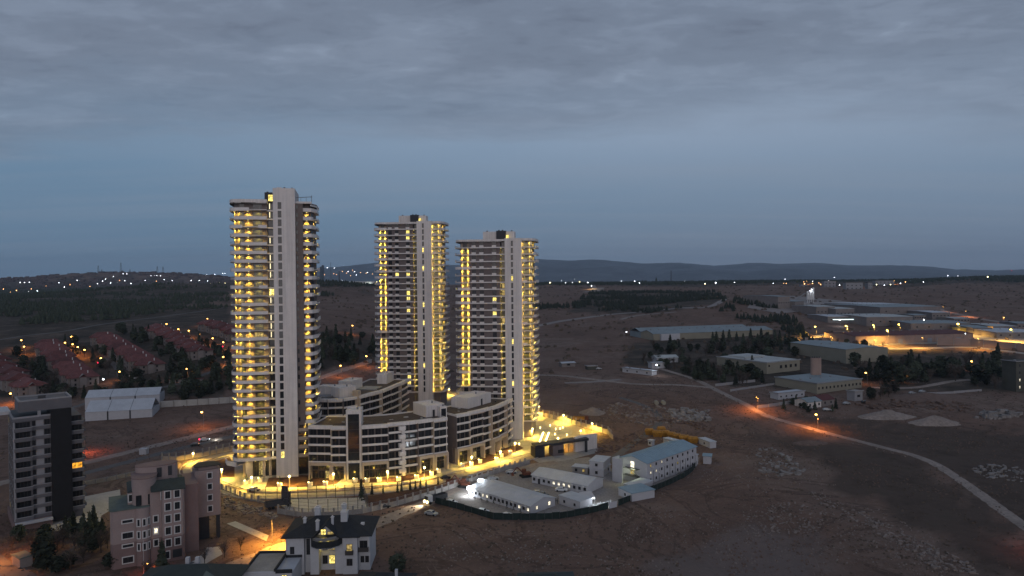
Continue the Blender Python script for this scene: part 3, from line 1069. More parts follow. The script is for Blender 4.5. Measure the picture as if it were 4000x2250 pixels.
BB, zB, qB = low_block('shorter curved low block sweeping back towards the right hand tower', B_pts, 0.0, 4, 6.7, 17,
                       [(0.5, 0.0), (0.0, 0.3), (-0.5, -0.2), (0.5, 0.2), (0.0, 0.0), (0.5, .3)], [2.0, 2.0, 0, 2.2, 2.0, 0],
                       'low blocks at the feet of the towers')
C_pts = [(-87.5, 303.5), (-80.5, 302.5), (-74.5, 303.6), (-69.6, 313.5 - 4), (-66.2, 317.0), (-62.6, 324.5), (-60.0, 336.0), (-57.6, 348.0), (-56.0, 361.0)]
BC, zC, qC = low_block('rear curved low block between the tallest and middle towers with white roof houses', C_pts, 0.0, 5, 7.0, 19,
                       [(0.0, 0.0), (0.5, 0.2), (-0.6, -0.2), (0.4, 0.2), (0.0, 0.0), (0.5, 0.3), (0.0, -0.2), (0.6, 0.2)],
                       [0, 0, 0, 0, 0, 0, 0, 0], 'low blocks at the feet of the towers')


def on_block(Bt, q, s, t, back, sx, sy, z0_, h, name='roof_house', mt='white', rail=True):
    a, b = Vector(q[s]), Vector(q[s + 1])
    d = (b - a).normalized()
    n = Vector((d.y, -d.x))
    p = a.lerp(b, t) - n * back
    ang = math.atan2(d.y, d.x)
    o = ob(name, MB().box(-sx / 2, sx / 2, -sy / 2, sy / 2, 0, h).mesh(name, M[mt]), parent=Bt, loc=(p.x, p.y, z0_), rz=ang)
    if rail:
        w = 0.3
        ob('coping', MB().box(-sx / 2 - .05, sx / 2 + .05, -sy / 2 - .05, -sy / 2 + w, h, h + .35).box(-sx / 2 - .05, sx / 2 + .05, sy / 2 - w, sy / 2 + .05, h, h + .35)
           .box(-sx / 2 - .05, -sx / 2 + w, -sy / 2 + w, sy / 2 - w, h, h + .35).box(sx / 2 - w, sx / 2 + .05, -sy / 2 + w, sy / 2 - w, h, h + .35), M['white2'], parent=o)
        ob('roof_vent', MB().cyl(sx * .2, 0, h, h + .9, 0.35, 8), M['metal'], parent=o)
    return o


# stair tower in front of the long block: dark glass shaft in a white frame
st = on_block(BA, qA, 2, 0.5, 2.2, 5.6, 7.5, 0, zA + 6.6 - 0.3, 'stair_tower', 'white')
ob('shaft_glass', MB().box(-2.1, 2.1, -3.86, -3.7, 7.4, zA + 5.0), M['glass'], parent=st)
for k in range(7):
    ob('shaft_mullion', MB().box(-2.1, 2.1, -3.93, -3.86, 7.5 + k * 2.9, 7.65 + k * 2.9), M['frame'], parent=st)
ob('shaft_door', MB().box(-2.1, 2.1, -3.9, -3.74, 0.2, 6.4), M['glass'], parent=st)
pier = on_block(BA, qA, 5, 0.0, -1.6, 1.2, 1.0, 0, zA - 0.6, 'pier', 'white', rail=False)
for i in range(6):
    ob('balcony_box', MB().box(-1.7, .9, -0.65, .8, 0.2 + i * FH + 1.0, 0.2 + i * FH + 2.6), M['white2'], parent=pier)
h1 = on_block(BA, qA, 7, 0.75, 10.5, 8.5, 11, zA, 4.6)
ob('door', MB().box(-1.2, -0.2, -5.58, -5.48, 0.1, 2.9), M['dark'], parent=h1)
g1 = on_block(BA, qA, 7, 1.12, 3.6, 3.0, 3.0, 0.0, zA + 4.0, 'stair_tower', 'white')
ob('shaft_glass', MB().box(-1.1, 1.1, -1.58, -1.48, 3, zA + 3.4), M['glass'], parent=g1)
h2 = on_block(BB, qB, 3, 0.6, 11.5, 18, 9, zB, 4.4)
ob('door', MB().box(0.8, 2.0, -4.58, -4.48, 0.1, 2.9), M['dark'], parent=h2)
on_block(BC, qC, 2, 0.7, 6.5, 9, 6, zC, 4.4)
on_block(BC, qC, 0, 0.4, 13, 9.5, 6, zC, 4.2)
on_block(BC, qC, 5, 0.3, 16, 12, 6.5, zC, 4.6)
on_block(BC, qC, 7, 0.4, 8, 12, 5, zC, 4.6)
on_block(BC, qC, 2, 0.0, 11, 7, 6, zC, 0.9, 'skylight', 'metal', rail=False)
on_block(BC, qC, 5, 0.6, 8, 10, 9, zC, 0.6, 'skylight', 'metal', rail=False)
# glazed corner shaft on the rear block
gl = on_block(BC, qC, 3, 0.05, 0.4, 2.2, 3, 6, zC - 3, 'stair_tower', 'beige', rail=False)
# small roof clutter
for Bt, q, zt_, n_ in ((BA, qA, zA, 12), (BB, qB, zB, 7), (BC, qC, zC, 6)):
    rnd = random.Random(n_)
    for _ in range(n_):
        s = rnd.randrange(len(q) - 1)
        on_block(Bt, q, s, rnd.random(), rnd.uniform(3, 15), rnd.uniform(.5, 1.8), rnd.uniform(.4, 1.0), zt_ + .1, rnd.uniform(.2, .6), 'roof_vent', rnd.choice(('metal', 'dmetal', 'pale_conc')), rail=False)
''' on the balconies of the front block
window_lit = [(989, 943), (993, 949)]
for u, v in ((1005, 944), (1142, 1091), (1192, 992 + 99)):
    pass
'''
# ================================================================ THE LIT ESTATE
def wp(lst):
    return [W(u, v) for u, v in lst]


def xy(lst):
    return [(p.x, p.y) for p in wp(lst)]


ring = [(640, 1128), (575, 1140), (520, 1153), (483, 1172), (478, 1190), (500, 1203), (540, 1220), (600, 1241), (660, 1248), (780, 1245), (880, 1240), (976, 1231), (1062, 1218),
        (1152, 1196), (1242, 1172), (1310, 1156), (1352, 1143)]
road('estate_ring_road', ring, 7.2, M['road'], 0.10)
road('estate_back_road', [(1300, 1040), (1339, 1046), (1408, 1064), (1452, 1080), (1450, 1094), (1415, 1112), (1370, 1134), (1340, 1146)], 9.0, M['road'], 0.14)


def drape_poly(name, uv, mt, dz=0.07, step=2.5):
    """a paved or planted area following the ground"""
    poly = xy(uv)
    x0, x1 = min(p[0] for p in poly), max(p[0] for p in poly)
    y0, y1 = min(p[1] for p in poly), max(p[1] for p in poly)
    bm = bmesh.new()
    vs = [bm.verts.new((p[0], p[1], 0)) for p in poly]
    f = bm.faces.new(vs)
    for ax, a, b in (((1, 0, 0), x0, x1), ((0, 1, 0), y0, y1)):
        k = a + step
        while k < b:
            bmesh.ops.bisect_plane(bm, geom=bm.verts[:] + bm.edges[:] + bm.faces[:], plane_co=Vector(ax) * k, plane_no=ax)
            k += step
    for v in bm.verts:
        v.co.z = H(v.co.x, v.co.y) + dz
    bmesh.ops.triangulate(bm, faces=bm.faces[:])
    bmesh.ops.recalc_face_normals(bm, faces=bm.faces[:])
    if sum(f.normal.z for f in bm.faces) < 0:
        bmesh.ops.reverse_faces(bm, faces=bm.faces[:])
    me = bpy.data.meshes.new(name)
    bm.to_mesh(me)
    bm.free()
    me.materials.append(mt)
    return ob(name, me, kind='structure')


drape_poly('estate_paving', [(520, 1205), (500, 1170), (600, 1140), (760, 1140), (900, 1120), (1100, 1110), (1240, 1080), (1350, 1050), (1440, 1075), (1440, 1095), (1370, 1120), (1330, 1150),
                             (1150, 1190), (1060, 1210), (880, 1228), (660, 1236), (600, 1228)], M['concrete'], 0.06, 6)
drape_poly('courtyard', [(985, 1030), (1060, 1000), (1150, 985), (1180, 1000), (1160, 1050), (1040, 1060)], M['road'], 0.3, 3)
drape_poly('planting_bed', [(507, 1180), (520, 1165), (578, 1151), (590, 1170), (590, 1200), (540, 1204)], M['planting'], 0.13, 6)
drape_poly('planting_bed', [(668, 1226), (676, 1203), (760, 1196), (866, 1200), (846, 1219), (760, 1226)], M['planting'], 0.13, 6)
drape_poly('planting_bed', [(885, 1216), (890, 1206), (1000, 1200), (1060, 1188), (1112, 1180), (1095, 1196), (1000, 1214)], M['planting'], 0.13, 6)
drape_poly('planting_bed', [(1150, 1178), (1190, 1158), (1250, 1135), (1300, 1118), (1318, 1128), (1270, 1150), (1200, 1172)], M['planting'], 0.13, 6)


# kerbs of the ring road
def kerb(uv, off, name='kerb'):
    pts = catmull([Vector((p.x, p.y)) for p in wp(uv)], 6)
    q = [(a[0] + n[0] * off, a[1] + n[1] * off) for a, n in zip([(p.x, p.y) for p in pts], normals([(p.x, p.y) for p in pts]))]
    return struct(name, MB().wall(q, -0.1, 0.24, 0.3), M['pale_conc'])


kerb(ring, 3.7)
kerb(ring, -4.0)


def post_wall(label, uv, hw, hp, mt='beige', spacing=3.2, t=0.35, lab_mesh=True, group='perimeter walls of the estate'):
    pts = wp(uv)
    q = [(p.x, p.y) for p in pts]
    T = thing('perimeter_wall', label, 'wall', (q[0][0], q[0][1], min(p.z for p in pts)), 0, group)
    l = [(a - q[0][0], b - q[0][1]) for a, b in q]
    z0_ = pts[0].z
    # follow the ground in segments
    m = MB(); r = MB()
    post = MB().box(-.28, .28, -.28, .28, -0.4, hp).mesh('post', M['concrete'])
    for (a, b), (c, d), pa, pb in zip(l, l[1:], pts, pts[1:]):
        L_ = math.hypot(c - a, d - b)
        n = max(1, round(L_ / spacing))
        for k in range(n):
            t0, t1 = k / n, (k + 1) / n
            A = Vector((a + (c - a) * t0, b + (d - b) * t0)); Bv = Vector((a + (c - a) * t1, b + (d - b) * t1))
            za = H(A.x + q[0][0], A.y + q[0][1]) - T.location.z; zb_ = H(Bv.x + q[0][0], Bv.y + q[0][1]) - T.location.z
            zz_ = min(za, zb_)
            ob('wall_panel', MB().wall([tuple(A), tuple(Bv)], zz_ - 0.4, max(za, zb_) + hw, t), M[mt], T)
            if lab_mesh:
                r.bar((A.x, A.y, za + hp - .15), (Bv.x, Bv.y, zb_ + hp - .15), 0.035)
                for j in range(8):
                    w = A.lerp(Bv, (j + .5) / 8)
                    r.bar((w.x, w.y, za + hw), (w.x, w.y, za + hp), 0.02, 3)
            ob('post', post, parent=T, loc=(A.x, A.y, za))
    if lab_mesh:
        ob('railing', r, M['metal'], T)
    return T


post_wall('lit perimeter wall with fence posts along the back road right of the towers', [(1300, 1034), (1339, 1044), (1382, 1052), (1437, 1066), (1500, 1084), (1530, 1093), (1541, 1106)], 2.1, 3.9, 'beige')
post_wall('lit perimeter wall with fence posts behind the lamp left of the tallest tower', [(408, 1160), (443, 1160), (510, 1149), (578, 1134), (660, 1117)], 2.0, 3.6, 'beige')
post_wall('low wall with railing posts curving round the left corner of the ring road', [(482, 1202), (526, 1218), (570, 1237), (616, 1256), (668, 1266)], 0.5, 2.3, 'concrete')
post_wall('grey retaining wall with railing along the dirt road below the ring road',
          [(700, 1292), (760, 1301), (840, 1300), (912, 1292), (1000, 1272), (1095, 1244), (1160, 1222), (1213, 1204), (1270, 1184), (1333, 1166)], 1.6, 2.9, 'concrete')
drape_poly('sports_court', [(690, 1262), (720, 1256), (915, 1252), (932, 1284), (800, 1294), (730, 1288)], M['pale_conc'], 0.08, 8)
drape_poly('verge', [(920, 1250), (1060, 1228), (1180, 1198), (1330, 1158), (1330, 1164), (1213, 1200), (1000, 1266), (935, 1284)], M['planting'], 0.07, 8)

# tall mesh fence round the court
Tf = thing('court_fence', 'tall see-through mesh fence round the grey sports court', 'fence', (W(700, 1256).x, W(700, 1256).y, 0))
fpts = xy([(640, 1258), (726, 1256), (915, 1252), (925, 1284), (800, 1293), (728, 1286), (716, 1262)])
f0 = fpts[0]
mesh_m, k = MB(), 0
fp = MB().cyl(0, 0, 0, 4.6, 0.09, 6).mesh('fence_post', M['dmetal'])
Tf.location = (f0[0], f0[1], 0)
for a, b in zip(fpts, fpts[1:]):
    n = max(1, round(math.hypot(b[0] - a[0], b[1] - a[1]) / 3.4))
    for i in range(n):
        x, y = a[0] + (b[0] - a[0]) * i / n - f0[0], a[1] + (b[1] - a[1]) * i / n - f0[1]
        ob('fence_post', fp, parent=Tf, loc=(x, y, 0))
    for z in (0.1, 1.2, 2.3, 3.4, 4.5):
        mesh_m.bar((a[0] - f0[0], a[1] - f0[1], z), (b[0] - f0[0], b[1] - f0[1], z), 0.03, 3)
ob('fence_wire', mesh_m, M['dmetal'], Tf)
for k, (u, v, rz, hw_) in enumerate([(724, 1262, 60, 3.0), (731, 1276, 75, 3.4)]):
    p = W(u, v)
    o = ob('banner_frame', MB().box(-.06, .06, -.06, .06, 0, 5.6).box(-.03, .03, 0.06, hw_, 1.6, 5.2), M['dmetal'], loc=p, rz=R(rz))
    tag(o, ['dark tall flag panel standing at the left end of the court', 'dark flag panel nearest the viewer at the court corner'][k], 'banner')


# ---------------- lamp posts
def lamp_post(u, v, h, label, power=3000, col=RYEL, r=0.42, gm_='globe', group='globe lamps along the estate roads', base=None, light=True):
    p = base or W(u, v)
    T = thing('street_lamp', label, 'street lamp', p, 0, group)
    ob('pole', LP_POLE.setdefault(round(h, 1), MB().cyl(0, 0, 0, h - r, 0.10, 6, 0.06).cyl(0, 0, 0, .4, .2, 6).mesh('pole', M['pale_conc'])), parent=T)
    ob('lamp_globe', LP_G.setdefault((gm_, round(h, 1), r), MB().sphere(0, 0, h, r, 10, 7).mesh('lamp_globe', M[gm_])), parent=T)
    if light:
        # the globe throws its light outwards; the source sits just below it
        spot((0, 0, h - r - 0.1), power, col, T, size=166, blend=0.4, radius=0.25)
    return T


LP_POLE, LP_G = {}, {}
lamps = [(558, 1209, 'globe lamp at the left bend beside the dark planting bed'), (633, 1230, 'globe lamp in front of the entrance of the tallest tower'),
         (728, 1227, 'globe lamp below the white core of the tallest tower'), (839, 1221, 'globe lamp before the left end of the long low block'),
         (975, 1215, 'globe lamp before the middle of the long low block'), (1068, 1204, 'globe lamp before the right portal of the long low block'),
         (1259, 1162, 'globe lamp beside the planters at the end of the shorter low block'), (1296, 1139, 'globe lamp at the foot of the right hand tower'),
         (486, 1166, 'globe lamp by the lit wall at the far left bend'), (1352, 1049, 'globe lamp on the back road closest to the right hand tower'),
         (1418, 1065, 'globe lamp halfway along the lit back wall'), (1490, 1087, 'globe lamp near the right end of the lit back wall'),
         (1461, 1106, 'globe lamp behind the white gate wall'), (1404, 1126, 'globe lamp just behind the dark gate canopy'), (1340, 1101, 'globe lamp on the terrace by the bright ramp strips'),
         (1187, 1176, 'globe lamp behind the middle planters of the shorter low block')]
for u, v, lb in lamps:
    lamp_post(u, v, 4.2, lb, 15000)
for u, v, lb in [(1008, 1035, 'globe lamp in the courtyard left of the middle tower core'), (1098, 1000, 'globe lamp by the foot of the middle tower right side'), (1130, 996, 'globe lamp between the middle and right hand towers'),
                 (985, 1036, 'globe lamp in the courtyard near the rear block end')]:
    q = W(u, v)
    lamp_post(u, v, 4.0, lb, 11000, base=q)
# unseen-from-here stretches of the ring still have their lamps, as the lit road shows
hid = []
for x, y in ((-118, 300), (-108, 322), (-38, 330), (-30, 300), (-50, 300), (6, 345), (14, 372), (-20, 352)):
    hid.append(lamp_post(0, 0, 4.2, 'globe lamp hidden among the towers and low blocks', 10000, base=Vector((x, y, H(x, y)))))
ordinal_labels(hid, 'globe lamp hidden among the towers and low blocks')

# ---------------- planters with small lit trees
def leafy(m, r, h, n, rnd, cone=True):
    for _ in range(n):
        t = rnd.random() ** 0.8
        rr = r * (1 - t) if cone else r * math.sqrt(max(0.02, 1 - (2 * t - 1) ** 2))
        a = rnd.random() * 2 * PI
        q = rr * (0.55 + 0.5 * rnd.random())
        c = Vector((q * math.cos(a), q * math.sin(a), h * t))
        s = (0.16 + .16 * rnd.random()) * r
        d1 = Vector((rnd.uniform(-1, 1), rnd.uniform(-1, 1), rnd.uniform(-.6, .6))).normalized() * s
        d2 = Vector((rnd.uniform(-1, 1), rnd.uniform(-1, 1), rnd.uniform(-.6, .6))).normalized() * s
        m.add([c - d1, c + d2, c + d1, c - d2], [(0, 1, 2, 3)])
    return m


M['leaf'] = mat('evergreen_leaf', (0.045, 0.065, 0.030), 0.8, 0.4, 2.0)
M['leafdark'] = mat('dark_evergreen_leaf', (0.034, 0.042, 0.028), 0.85, 0.45, 1.0, rand=0.5)
M['twig'] = mat('bare_twigs', (0.085, 0.066, 0.056), 0.9, 0.3, 2.0, rand=0.35)
M['bark'] = mat('bark', (0.06, 0.045, 0.035), 0.9, 0.3, 3.0)
rl = random.Random(3)
TREELET = leafy(MB(), 0.55, 2.4, 130, rl).mesh('small_crown', M['leaf'])
POT = MB().prism([(-.7, -.7), (.7, -.7), (.7, .7), (-.7, .7)], 0, 1.25).box(-.78, .78, -.78, .78, 1.25, 1.4).mesh('pot', M['white2'])
STEM = MB().cyl(0, 0, 1.3, 2.1, 0.05, 5).mesh('stem', M['bark'])
PBULB = MB().sphere(-0.55, -0.55, 1.62, 0.24, 8, 6).mesh('planter_lamp', M['globe'])
where = ['just left of the white core lamp', 'at the left end of the long low block', 'left of the globe lamp before the stair shaft', 'right of the glass stair shaft', 'second after the glass stair shaft',
         'left of the middle globe lamp', 'before the stacked white balcony pier', 'left of the right portal lamp', 'in front of the right portal', 'at the right corner of the long low block',
         'at the left portal of the shorter low block', 'beside the lamp of the shorter low block', 'right of the shorter block portal', 'under the corner of the shorter low block', 'near the foot of the right hand tower', 'behind the lamp by the tower foot',
         'on the terrace left of the entrance lamp', 'by the entrance of the tallest tower']
for (u, v), wh in zip([(704, 1225), (781, 1223), (819, 1221), (894, 1213), (924, 1213), (954, 1212), (1003, 1210), (1048, 1205), (1086, 1196), (1104, 1189), (1164, 1175), (1186, 1171), (1208, 1165), (1249, 1160),
                       (1284, 1143), (1262, 1150), (655, 1212), (620, 1219)], where):
    q = W(u, v)
    T = thing('planter', 'pale planter with a lit little tree ' + wh, 'planter', q, 0, 'lit planters along the ring road')
    ob('pot', POT, parent=T); ob('stem', STEM, parent=T)
    ob('crown', TREELET, parent=T, loc=(0, 0, 1.7)); ob('planter_lamp', PBULB, parent=T)
    point((-0.9, -0.9, 2.0), 160, YEL, T, 0.15)

bols = []
# ground spots on the forecourt behind the gate
for k, (u, v) in enumerate([(1340, 1070), (1359, 1079), (1384, 1073), (1398, 1082), (1409, 1081), (1416, 1078), (1396, 1095), (1426, 1097), (1327, 1097), (1306, 1120)]):
    q = W(u, v)
    o = ob('bollard_lamp', MB().cyl(0, 0, 0, 0.6, .1, 6).sphere(0, 0, 0.8, 0.26, 8, 6), M['globe'], loc=q)
    tag(o, 'little glowing bollard lamp on the forecourt behind the gate', 'bollard lamp', 'bollard lamps on the forecourt')
    point((q.x, q.y, q.z + 1.3), 120, YEL, None, 0.15)
    bols.append(o)
ordinal_labels(bols, 'little glowing bollard lamp on the forecourt behind the gate')
for k, (a, b) in enumerate([((1357, 1116), (1367, 1088)), ((1371, 1117), (1381, 1089))]):
    A, Bq = W(*a), W(*b)
    T = thing('ramp_light', ['left of the two glowing light strips on the ramp behind the gate', 'right of the two glowing light strips on the ramp behind the gate'][k], 'light strip', A, 0, 'light strips on the gate ramp')
    d = Bq - A
    ang = math.atan2(d.y, d.x)
    T.rotation_euler = (0, 0, ang)
    ob('upstand', MB().box(0, d.length, -.35, .35, -0.1, 0.55), M['pale_conc'], T)
    ob('glow_strip', MB().box(0.1, d.length - .1, -.30, .30, 0.55, 0.62), M['globe'], T)
    for j in range(4):
        point((d.length * (j + .5) / 4, 0, 1.6), 260, YEL, T, 0.3)

# ---------------- gate house
A0, A1 = W(1349, 1150), W(1497, 1132)
T = thing('gate_house', 'dark slanted canopy gate with grey guard booth across the estate entrance', 'gate', A0, math.atan2((A1 - A0).y, (A1 - A0).x))
Lg = (A1 - A0).length
ob('canopy', MB().add([(-1, -1.6, 4.6), (Lg * .86, -1.6, 4.9), (Lg * .86, 2.6, 5.2), (-1, 2.6, 4.9), (-1, -1.6, 5.3), (Lg * .86, -1.6, 5.9), (Lg * .86, 2.6, 6.1), (-1, 2.6, 5.6)],
                     [(0, 3, 2, 1), (4, 5, 6, 7), (0, 1, 5, 4), (1, 2, 6, 5), (2, 3, 7, 6), (3, 0, 4, 7)]), M['dark'], T)
ob('pillar', MB().box(-1, 3.4, -1.2, 3.4, 0, 4.3), M['dark'], T)
ob('pillar', MB().box(Lg * .80, Lg * .80 + .8, -2.0, -1.0, 0, 4.95), M['dark'], T)
for k in range(4):
    ob('bracket', MB().bar((-.6 + k * 1.2, -1.0, 4.2), (-.6 + k * 1.2, -1.0, 4.75), 0.07), M['dmetal'], T)
bo = ob('guard_booth', MB().prism([(7, -2), (12.0, -2.3), (12.6, -.5), (12.4, 2), (7, 2)], 0, 4.4), M['browng'], T)
ob('booth_window', MB().box(9.2, 12.2, -2.42, -2.28, 1.2, 2.6), M['glass'], parent=bo)
G0 = W(1448, 1138)
G1 = W(1500, 1128)
o = ob('gate_wall', MB().box(0, (G1 - G0).length + .5, 0, 1.4, 0, 6.6), M['white'], loc=G0, rz=math.atan2((G1 - G0).y, (G1 - G0).x))
tag(o, 'tall plain white wall block at the right end of the gate canopy', 'wall')
o = ob('barrier_frame', MB().box(0, 4.5, 0, .5, 2.9, 3.5).box(0, .5, 0, .5, 0, 2.9), M['beige'], loc=W(1429, 1137), rz=.25)
tag(o, 'pale lit side frame between guard booth and white gate wall', 'gate frame')
drape_poly('gate_forecourt', [(1338, 1156), (1400, 1145), (1450, 1135), (1506, 1128), (1500, 1140), (1430, 1158), (1360, 1166)], M['concrete'], 0.09, 6)
# ================================================================ BUILDERS' CAMP BELOW THE ESTATE
M['panel'] = mat('white_sandwich_panel', (0.44, 0.44, 0.47), 0.6, 0.06, 0.6, 0.04, 4)
M['bluroof'] = mat('blue_sheet_roof', (0.20, 0.29, 0.36), 0.5, 0.10, 0.4, 0.05, 3)
M['grayroof'] = mat('pale_sheet_roof', (0.42, 0.44, 0.48), 0.5, 0.10, 0.3, 0.05, 3)
M['greennet'] = mat('dark_green_netting', (0.018, 0.030, 0.028), 0.9, 0.3, 0.5)
M['yellow'] = mat('yellow_paint', (0.30, 0.145, 0.018), 0.6, 0.35, 0.8, 0.2, 3)
M['gravel'] = mat('gravel_yard', (0.24, 0.215, 0.20), 0.95, 0.15, 0.15, 0.18, 1.2)
M['rust'] = mat('rusty_paint', (0.14, 0.05, 0.03), 0.8, 0.3, 1)
M['tyre'] = mat('tyre', (0.02, 0.02, 0.02), 0.9)
M['carwhite'] = mat('white_car_paint', (0.62, 0.63, 0.64), 0.3, 0.03, spec=0.5)
M['cardark'] = mat('dark_car_paint', (0.04, 0.045, 0.05), 0.3, 0.03, spec=0.5)
M['carsilver'] = mat('silver_car_paint', (0.40, 0.41, 0.42), 0.3, 0.03, metal=0.3)
drape_poly('camp_yard', [(1094, 1262), (1130, 1236), (1215, 1206), (1330, 1168), (1400, 1160), (1480, 1150), (1560, 1190), (1760, 1150), (1755, 1170), (1722, 1200), (1602, 1250), (1530, 1277),
                         (1482, 1288), (1407, 1300), (1332, 1303), (1241, 1303), (1167, 1283)], M['gravel'], 0.06, 6)
road('dirt_track', [(540, 1440), (640, 1402), (720, 1372), (830, 1346), (925, 1325), (1010, 1290), (1090, 1258), (1150, 1229), (1230, 1202), (1330, 1174), (1400, 1163)], 8.5, M['dirtroad'], 0.10)
road('dirt_track', [(1520, 1170), (1560, 1140), (1600, 1110), (1640, 1080), (1660, 1060), (1640, 1030), (1560, 1000)], 5.0, M['asphalt'], 0.10)


def frame_of(a, b):
    d = b - a
    return math.atan2(d.y, d.x), math.hypot(d.x, d.y)


def prefab(label, A, B_, dep, h, rise, roofm, winm=None, nwin=8, storeys=1, lit=(), ridge='x', name='site_cabin', cat='site cabin', door=None, group=None, wall='panel', wsize=(1.0, 1.1), seams=True):
    """gabled or flat sheet-roofed building; front runs from A to B_"""
    ang, L_ = frame_of(A, B_)
    T = thing(name, label, cat, (A.x, A.y, min(A.z, B_.z) - .1), ang, group)
    body = MB().box(0, L_, 0, dep, 0, h)
    if rise and ridge == 'x':
        body.add([(0, 0, h), (0, dep, h), (0, dep / 2, h + rise - .05), (L_, 0, h), (L_, dep, h), (L_, dep / 2, h + rise - .05)], [(0, 2, 1), (3, 4, 5)])
    elif rise:
        body.add([(0, 0, h), (L_, 0, h), (L_ / 2, 0, h + rise - .05), (0, dep, h), (L_, dep, h), (L_ / 2, dep, h + rise - .05)], [(0, 1, 2), (3, 5, 4)])
    ob('wall', body, M[wall], T)
    if rise:
        ob('roof', MB().gable(0, L_, 0, dep, h, h + rise, 0.35, 0.12, ridge), M[roofm], T)
        if seams:
            s = MB()
            if ridge == 'x':
                for k in range(1, int(L_ / 1.6)):
                    x = k * 1.6
                    for sgn in (0, 1):
                        ya, yb = (-.3, dep / 2) if sgn == 0 else (dep / 2, dep + .3)
                        za, zb = (h + .02, h + rise + .14) if sgn == 0 else (h + rise + .14, h + .02)
                        s.bar((x, ya, za), (x, yb, zb), 0.045, 3)
            else:
                for k in range(1, int(dep / 1.6)):
                    y = k * 1.6
                    s.bar((-.3, y, h + .02), (L_ / 2, y, h + rise + .14), 0.045, 3)
                    s.bar((L_ / 2, y, h + rise + .14), (L_ + .3, y, h + .02), 0.045, 3)
            ob('roof_seams', s, M[roofm], T)
    else:
        ob('roof', MB().box(-.25, L_ + .25, -.25, dep + .25, h, h + .22), M[roofm], T)
    sh = h / storeys
    for st_ in range(storeys):
        for k in range(nwin):
            x = (k + .5) / nwin * L_
            if door and (st_, k) in door:
                dd = ob('door', MB().box(x - .5, x + .5, -.07, 0.02, 0.05, 2.1), M['dark'], T)
                continue
            lw = lit.get((st_, k)) if isinstance(lit, dict) else ('litwhite' if (st_, k) in lit else None)
            window(T, round(x, 2), -0.005, st_ * sh + sh * 0.36, wsize[0], wsize[1], lit=lw)
    return T, ang, L_


# two long cabins, the big three storey hostel and small huts
a, b = W(1183, 1246), W(1334, 1295)
TA, angA, LA = prefab('long low white site cabin under two glaring floodlights', a, b, 12.0, 2.9, 1.5, 'grayroof', nwin=15, lit={(0, 3): 'litwhite', (0, 4): 'litwhite', (0, 14): 'litwhite', (0, 12): 'litwhite'}, group='white site cabins in the camp')
window(TA, LA + .005, 3.0, 1.1, 1.0, 1.2, rz=R(90), lit='litwhite'); window(TA, LA + .005, 9.0, 1.1, 1.2, 1.3, rz=R(90), lit='litwhite')
cfs = []
for k in range(9):
    q = TA.matrix_basis @ Vector((LA * (k + .3) / 9.2, -1.6, 0.1))
    o = ob('potted_conifer', leafy(MB(), .55, 1.9, 60, rl), M['leafdark'], loc=q)
    tag(o, 'small dark conifer in the row along the floodlit cabin wall', 'shrub', 'little conifers along the floodlit cabin')
    cfs.append(o)
ordinal_labels(cfs, 'small dark conifer by the floodlit cabin wall')
a, b = W(1338, 1214), W(1478, 1243)
TB, angB, LB = prefab('long white site cabin with dark door behind the parked white car', a, b, 11.0, 3.0, 1.6, 'grayroof', nwin=11, lit={(0, 5): 'litwhite', (0, 4): 'litwhite', (0, 6): 'litwhite', (0, 7): 'litwhite'}, door={(0, 1)}, group='white site cabins in the camp')
a, b = W(1541, 1212), W(1628, 1221)
c = W(1752, 1175)
ang, L_ = frame_of(b, c)
hb = b
T3s = thing('workers_hostel', 'three storey white prefab hostel with broad blue roof and outside stair', 'prefab building', (b.x, b.y, 0), ang)
gw = (a - b).length * 0.98
ob('wall', MB().box(0, L_, 0, gw, 0, 7.9).add([(0, 0, 7.9), (0, gw, 7.9), (0, gw / 2, 9.5), (L_, 0, 7.9), (L_, gw, 7.9), (L_, gw / 2, 9.5)], [(0, 2, 1), (3, 4, 5)]), M['panel'], T3s)
ob('roof', MB().gable(0, L_, 0, gw, 7.95, 9.6, .4, .14, 'x'), M['bluroof'], T3s)
s = MB()
for k in range(1, int(L_ / 1.5)):
    s.bar((k * 1.5, -.3, 7.98), (k * 1.5, gw / 2, 9.76), .045, 3); s.bar((k * 1.5, gw / 2, 9.76), (k * 1.5, gw + .3, 7.98), .045, 3)
ob('roof_seams', s, M['bluroof'], T3s)
for st_ in range(3):
    for k in range(9):
        lt = {(2, 2): 'litwhite', (2, 0): 'litdim', (1, 0): 'litwhite', (1, 1): 'litwhite', (1, 5): 'litdim'}.get((st_, k))
        window(T3s, round((k + .6) / 9.4 * L_, 2), -0.005, 1.0 + st_ * 2.6, .8, 1.0, lit=lt)
        if st_ < 2:
            ob('downpipe', MB().box((k + 1.1) / 9.4 * L_, (k + 1.1) / 9.4 * L_ + .12, -.14, 0, 0.2, 2.4 + st_ * 2.4), M['metal'], T3s)
for st_ in range(1, 3):
    ob('door', MB().box(-.08, 0, gw * .45, gw * .45 + 1.6, .2 + st_ * 2.6, 2.4 + st_ * 2.6), M['litdim'] if st_ == 1 else M['litwhite'], T3s)
    ob('landing', MB().box(-1.8, 0, gw * .25, gw * .75, st_ * 2.6 - .1, st_ * 2.6 + .05), M['dmetal'], T3s)
st = MB()
for k in range(9):
    st.box(-1.8, -.6, gw * .25 - .35 * k - .35, gw * .25 - .35 * k, 2.5 - .27 * k - .12, 2.5 - .27 * k)
    st.box(-1.8, -.6, gw * .25 + .35 * k, gw * .25 + .35 * k + .35, 2.7 + .27 * k - .12, 2.7 + .27 * k)
st.bar((-1.8, gw * .25 - 3.2, 1.0), (-1.8, gw * .25, 3.5), .05); st.bar((-1.8, gw * .25, 3.5), (-1.8, gw * .75, 6.2), .05)
ob('outside_stair', st, M['dmetal'], T3s)
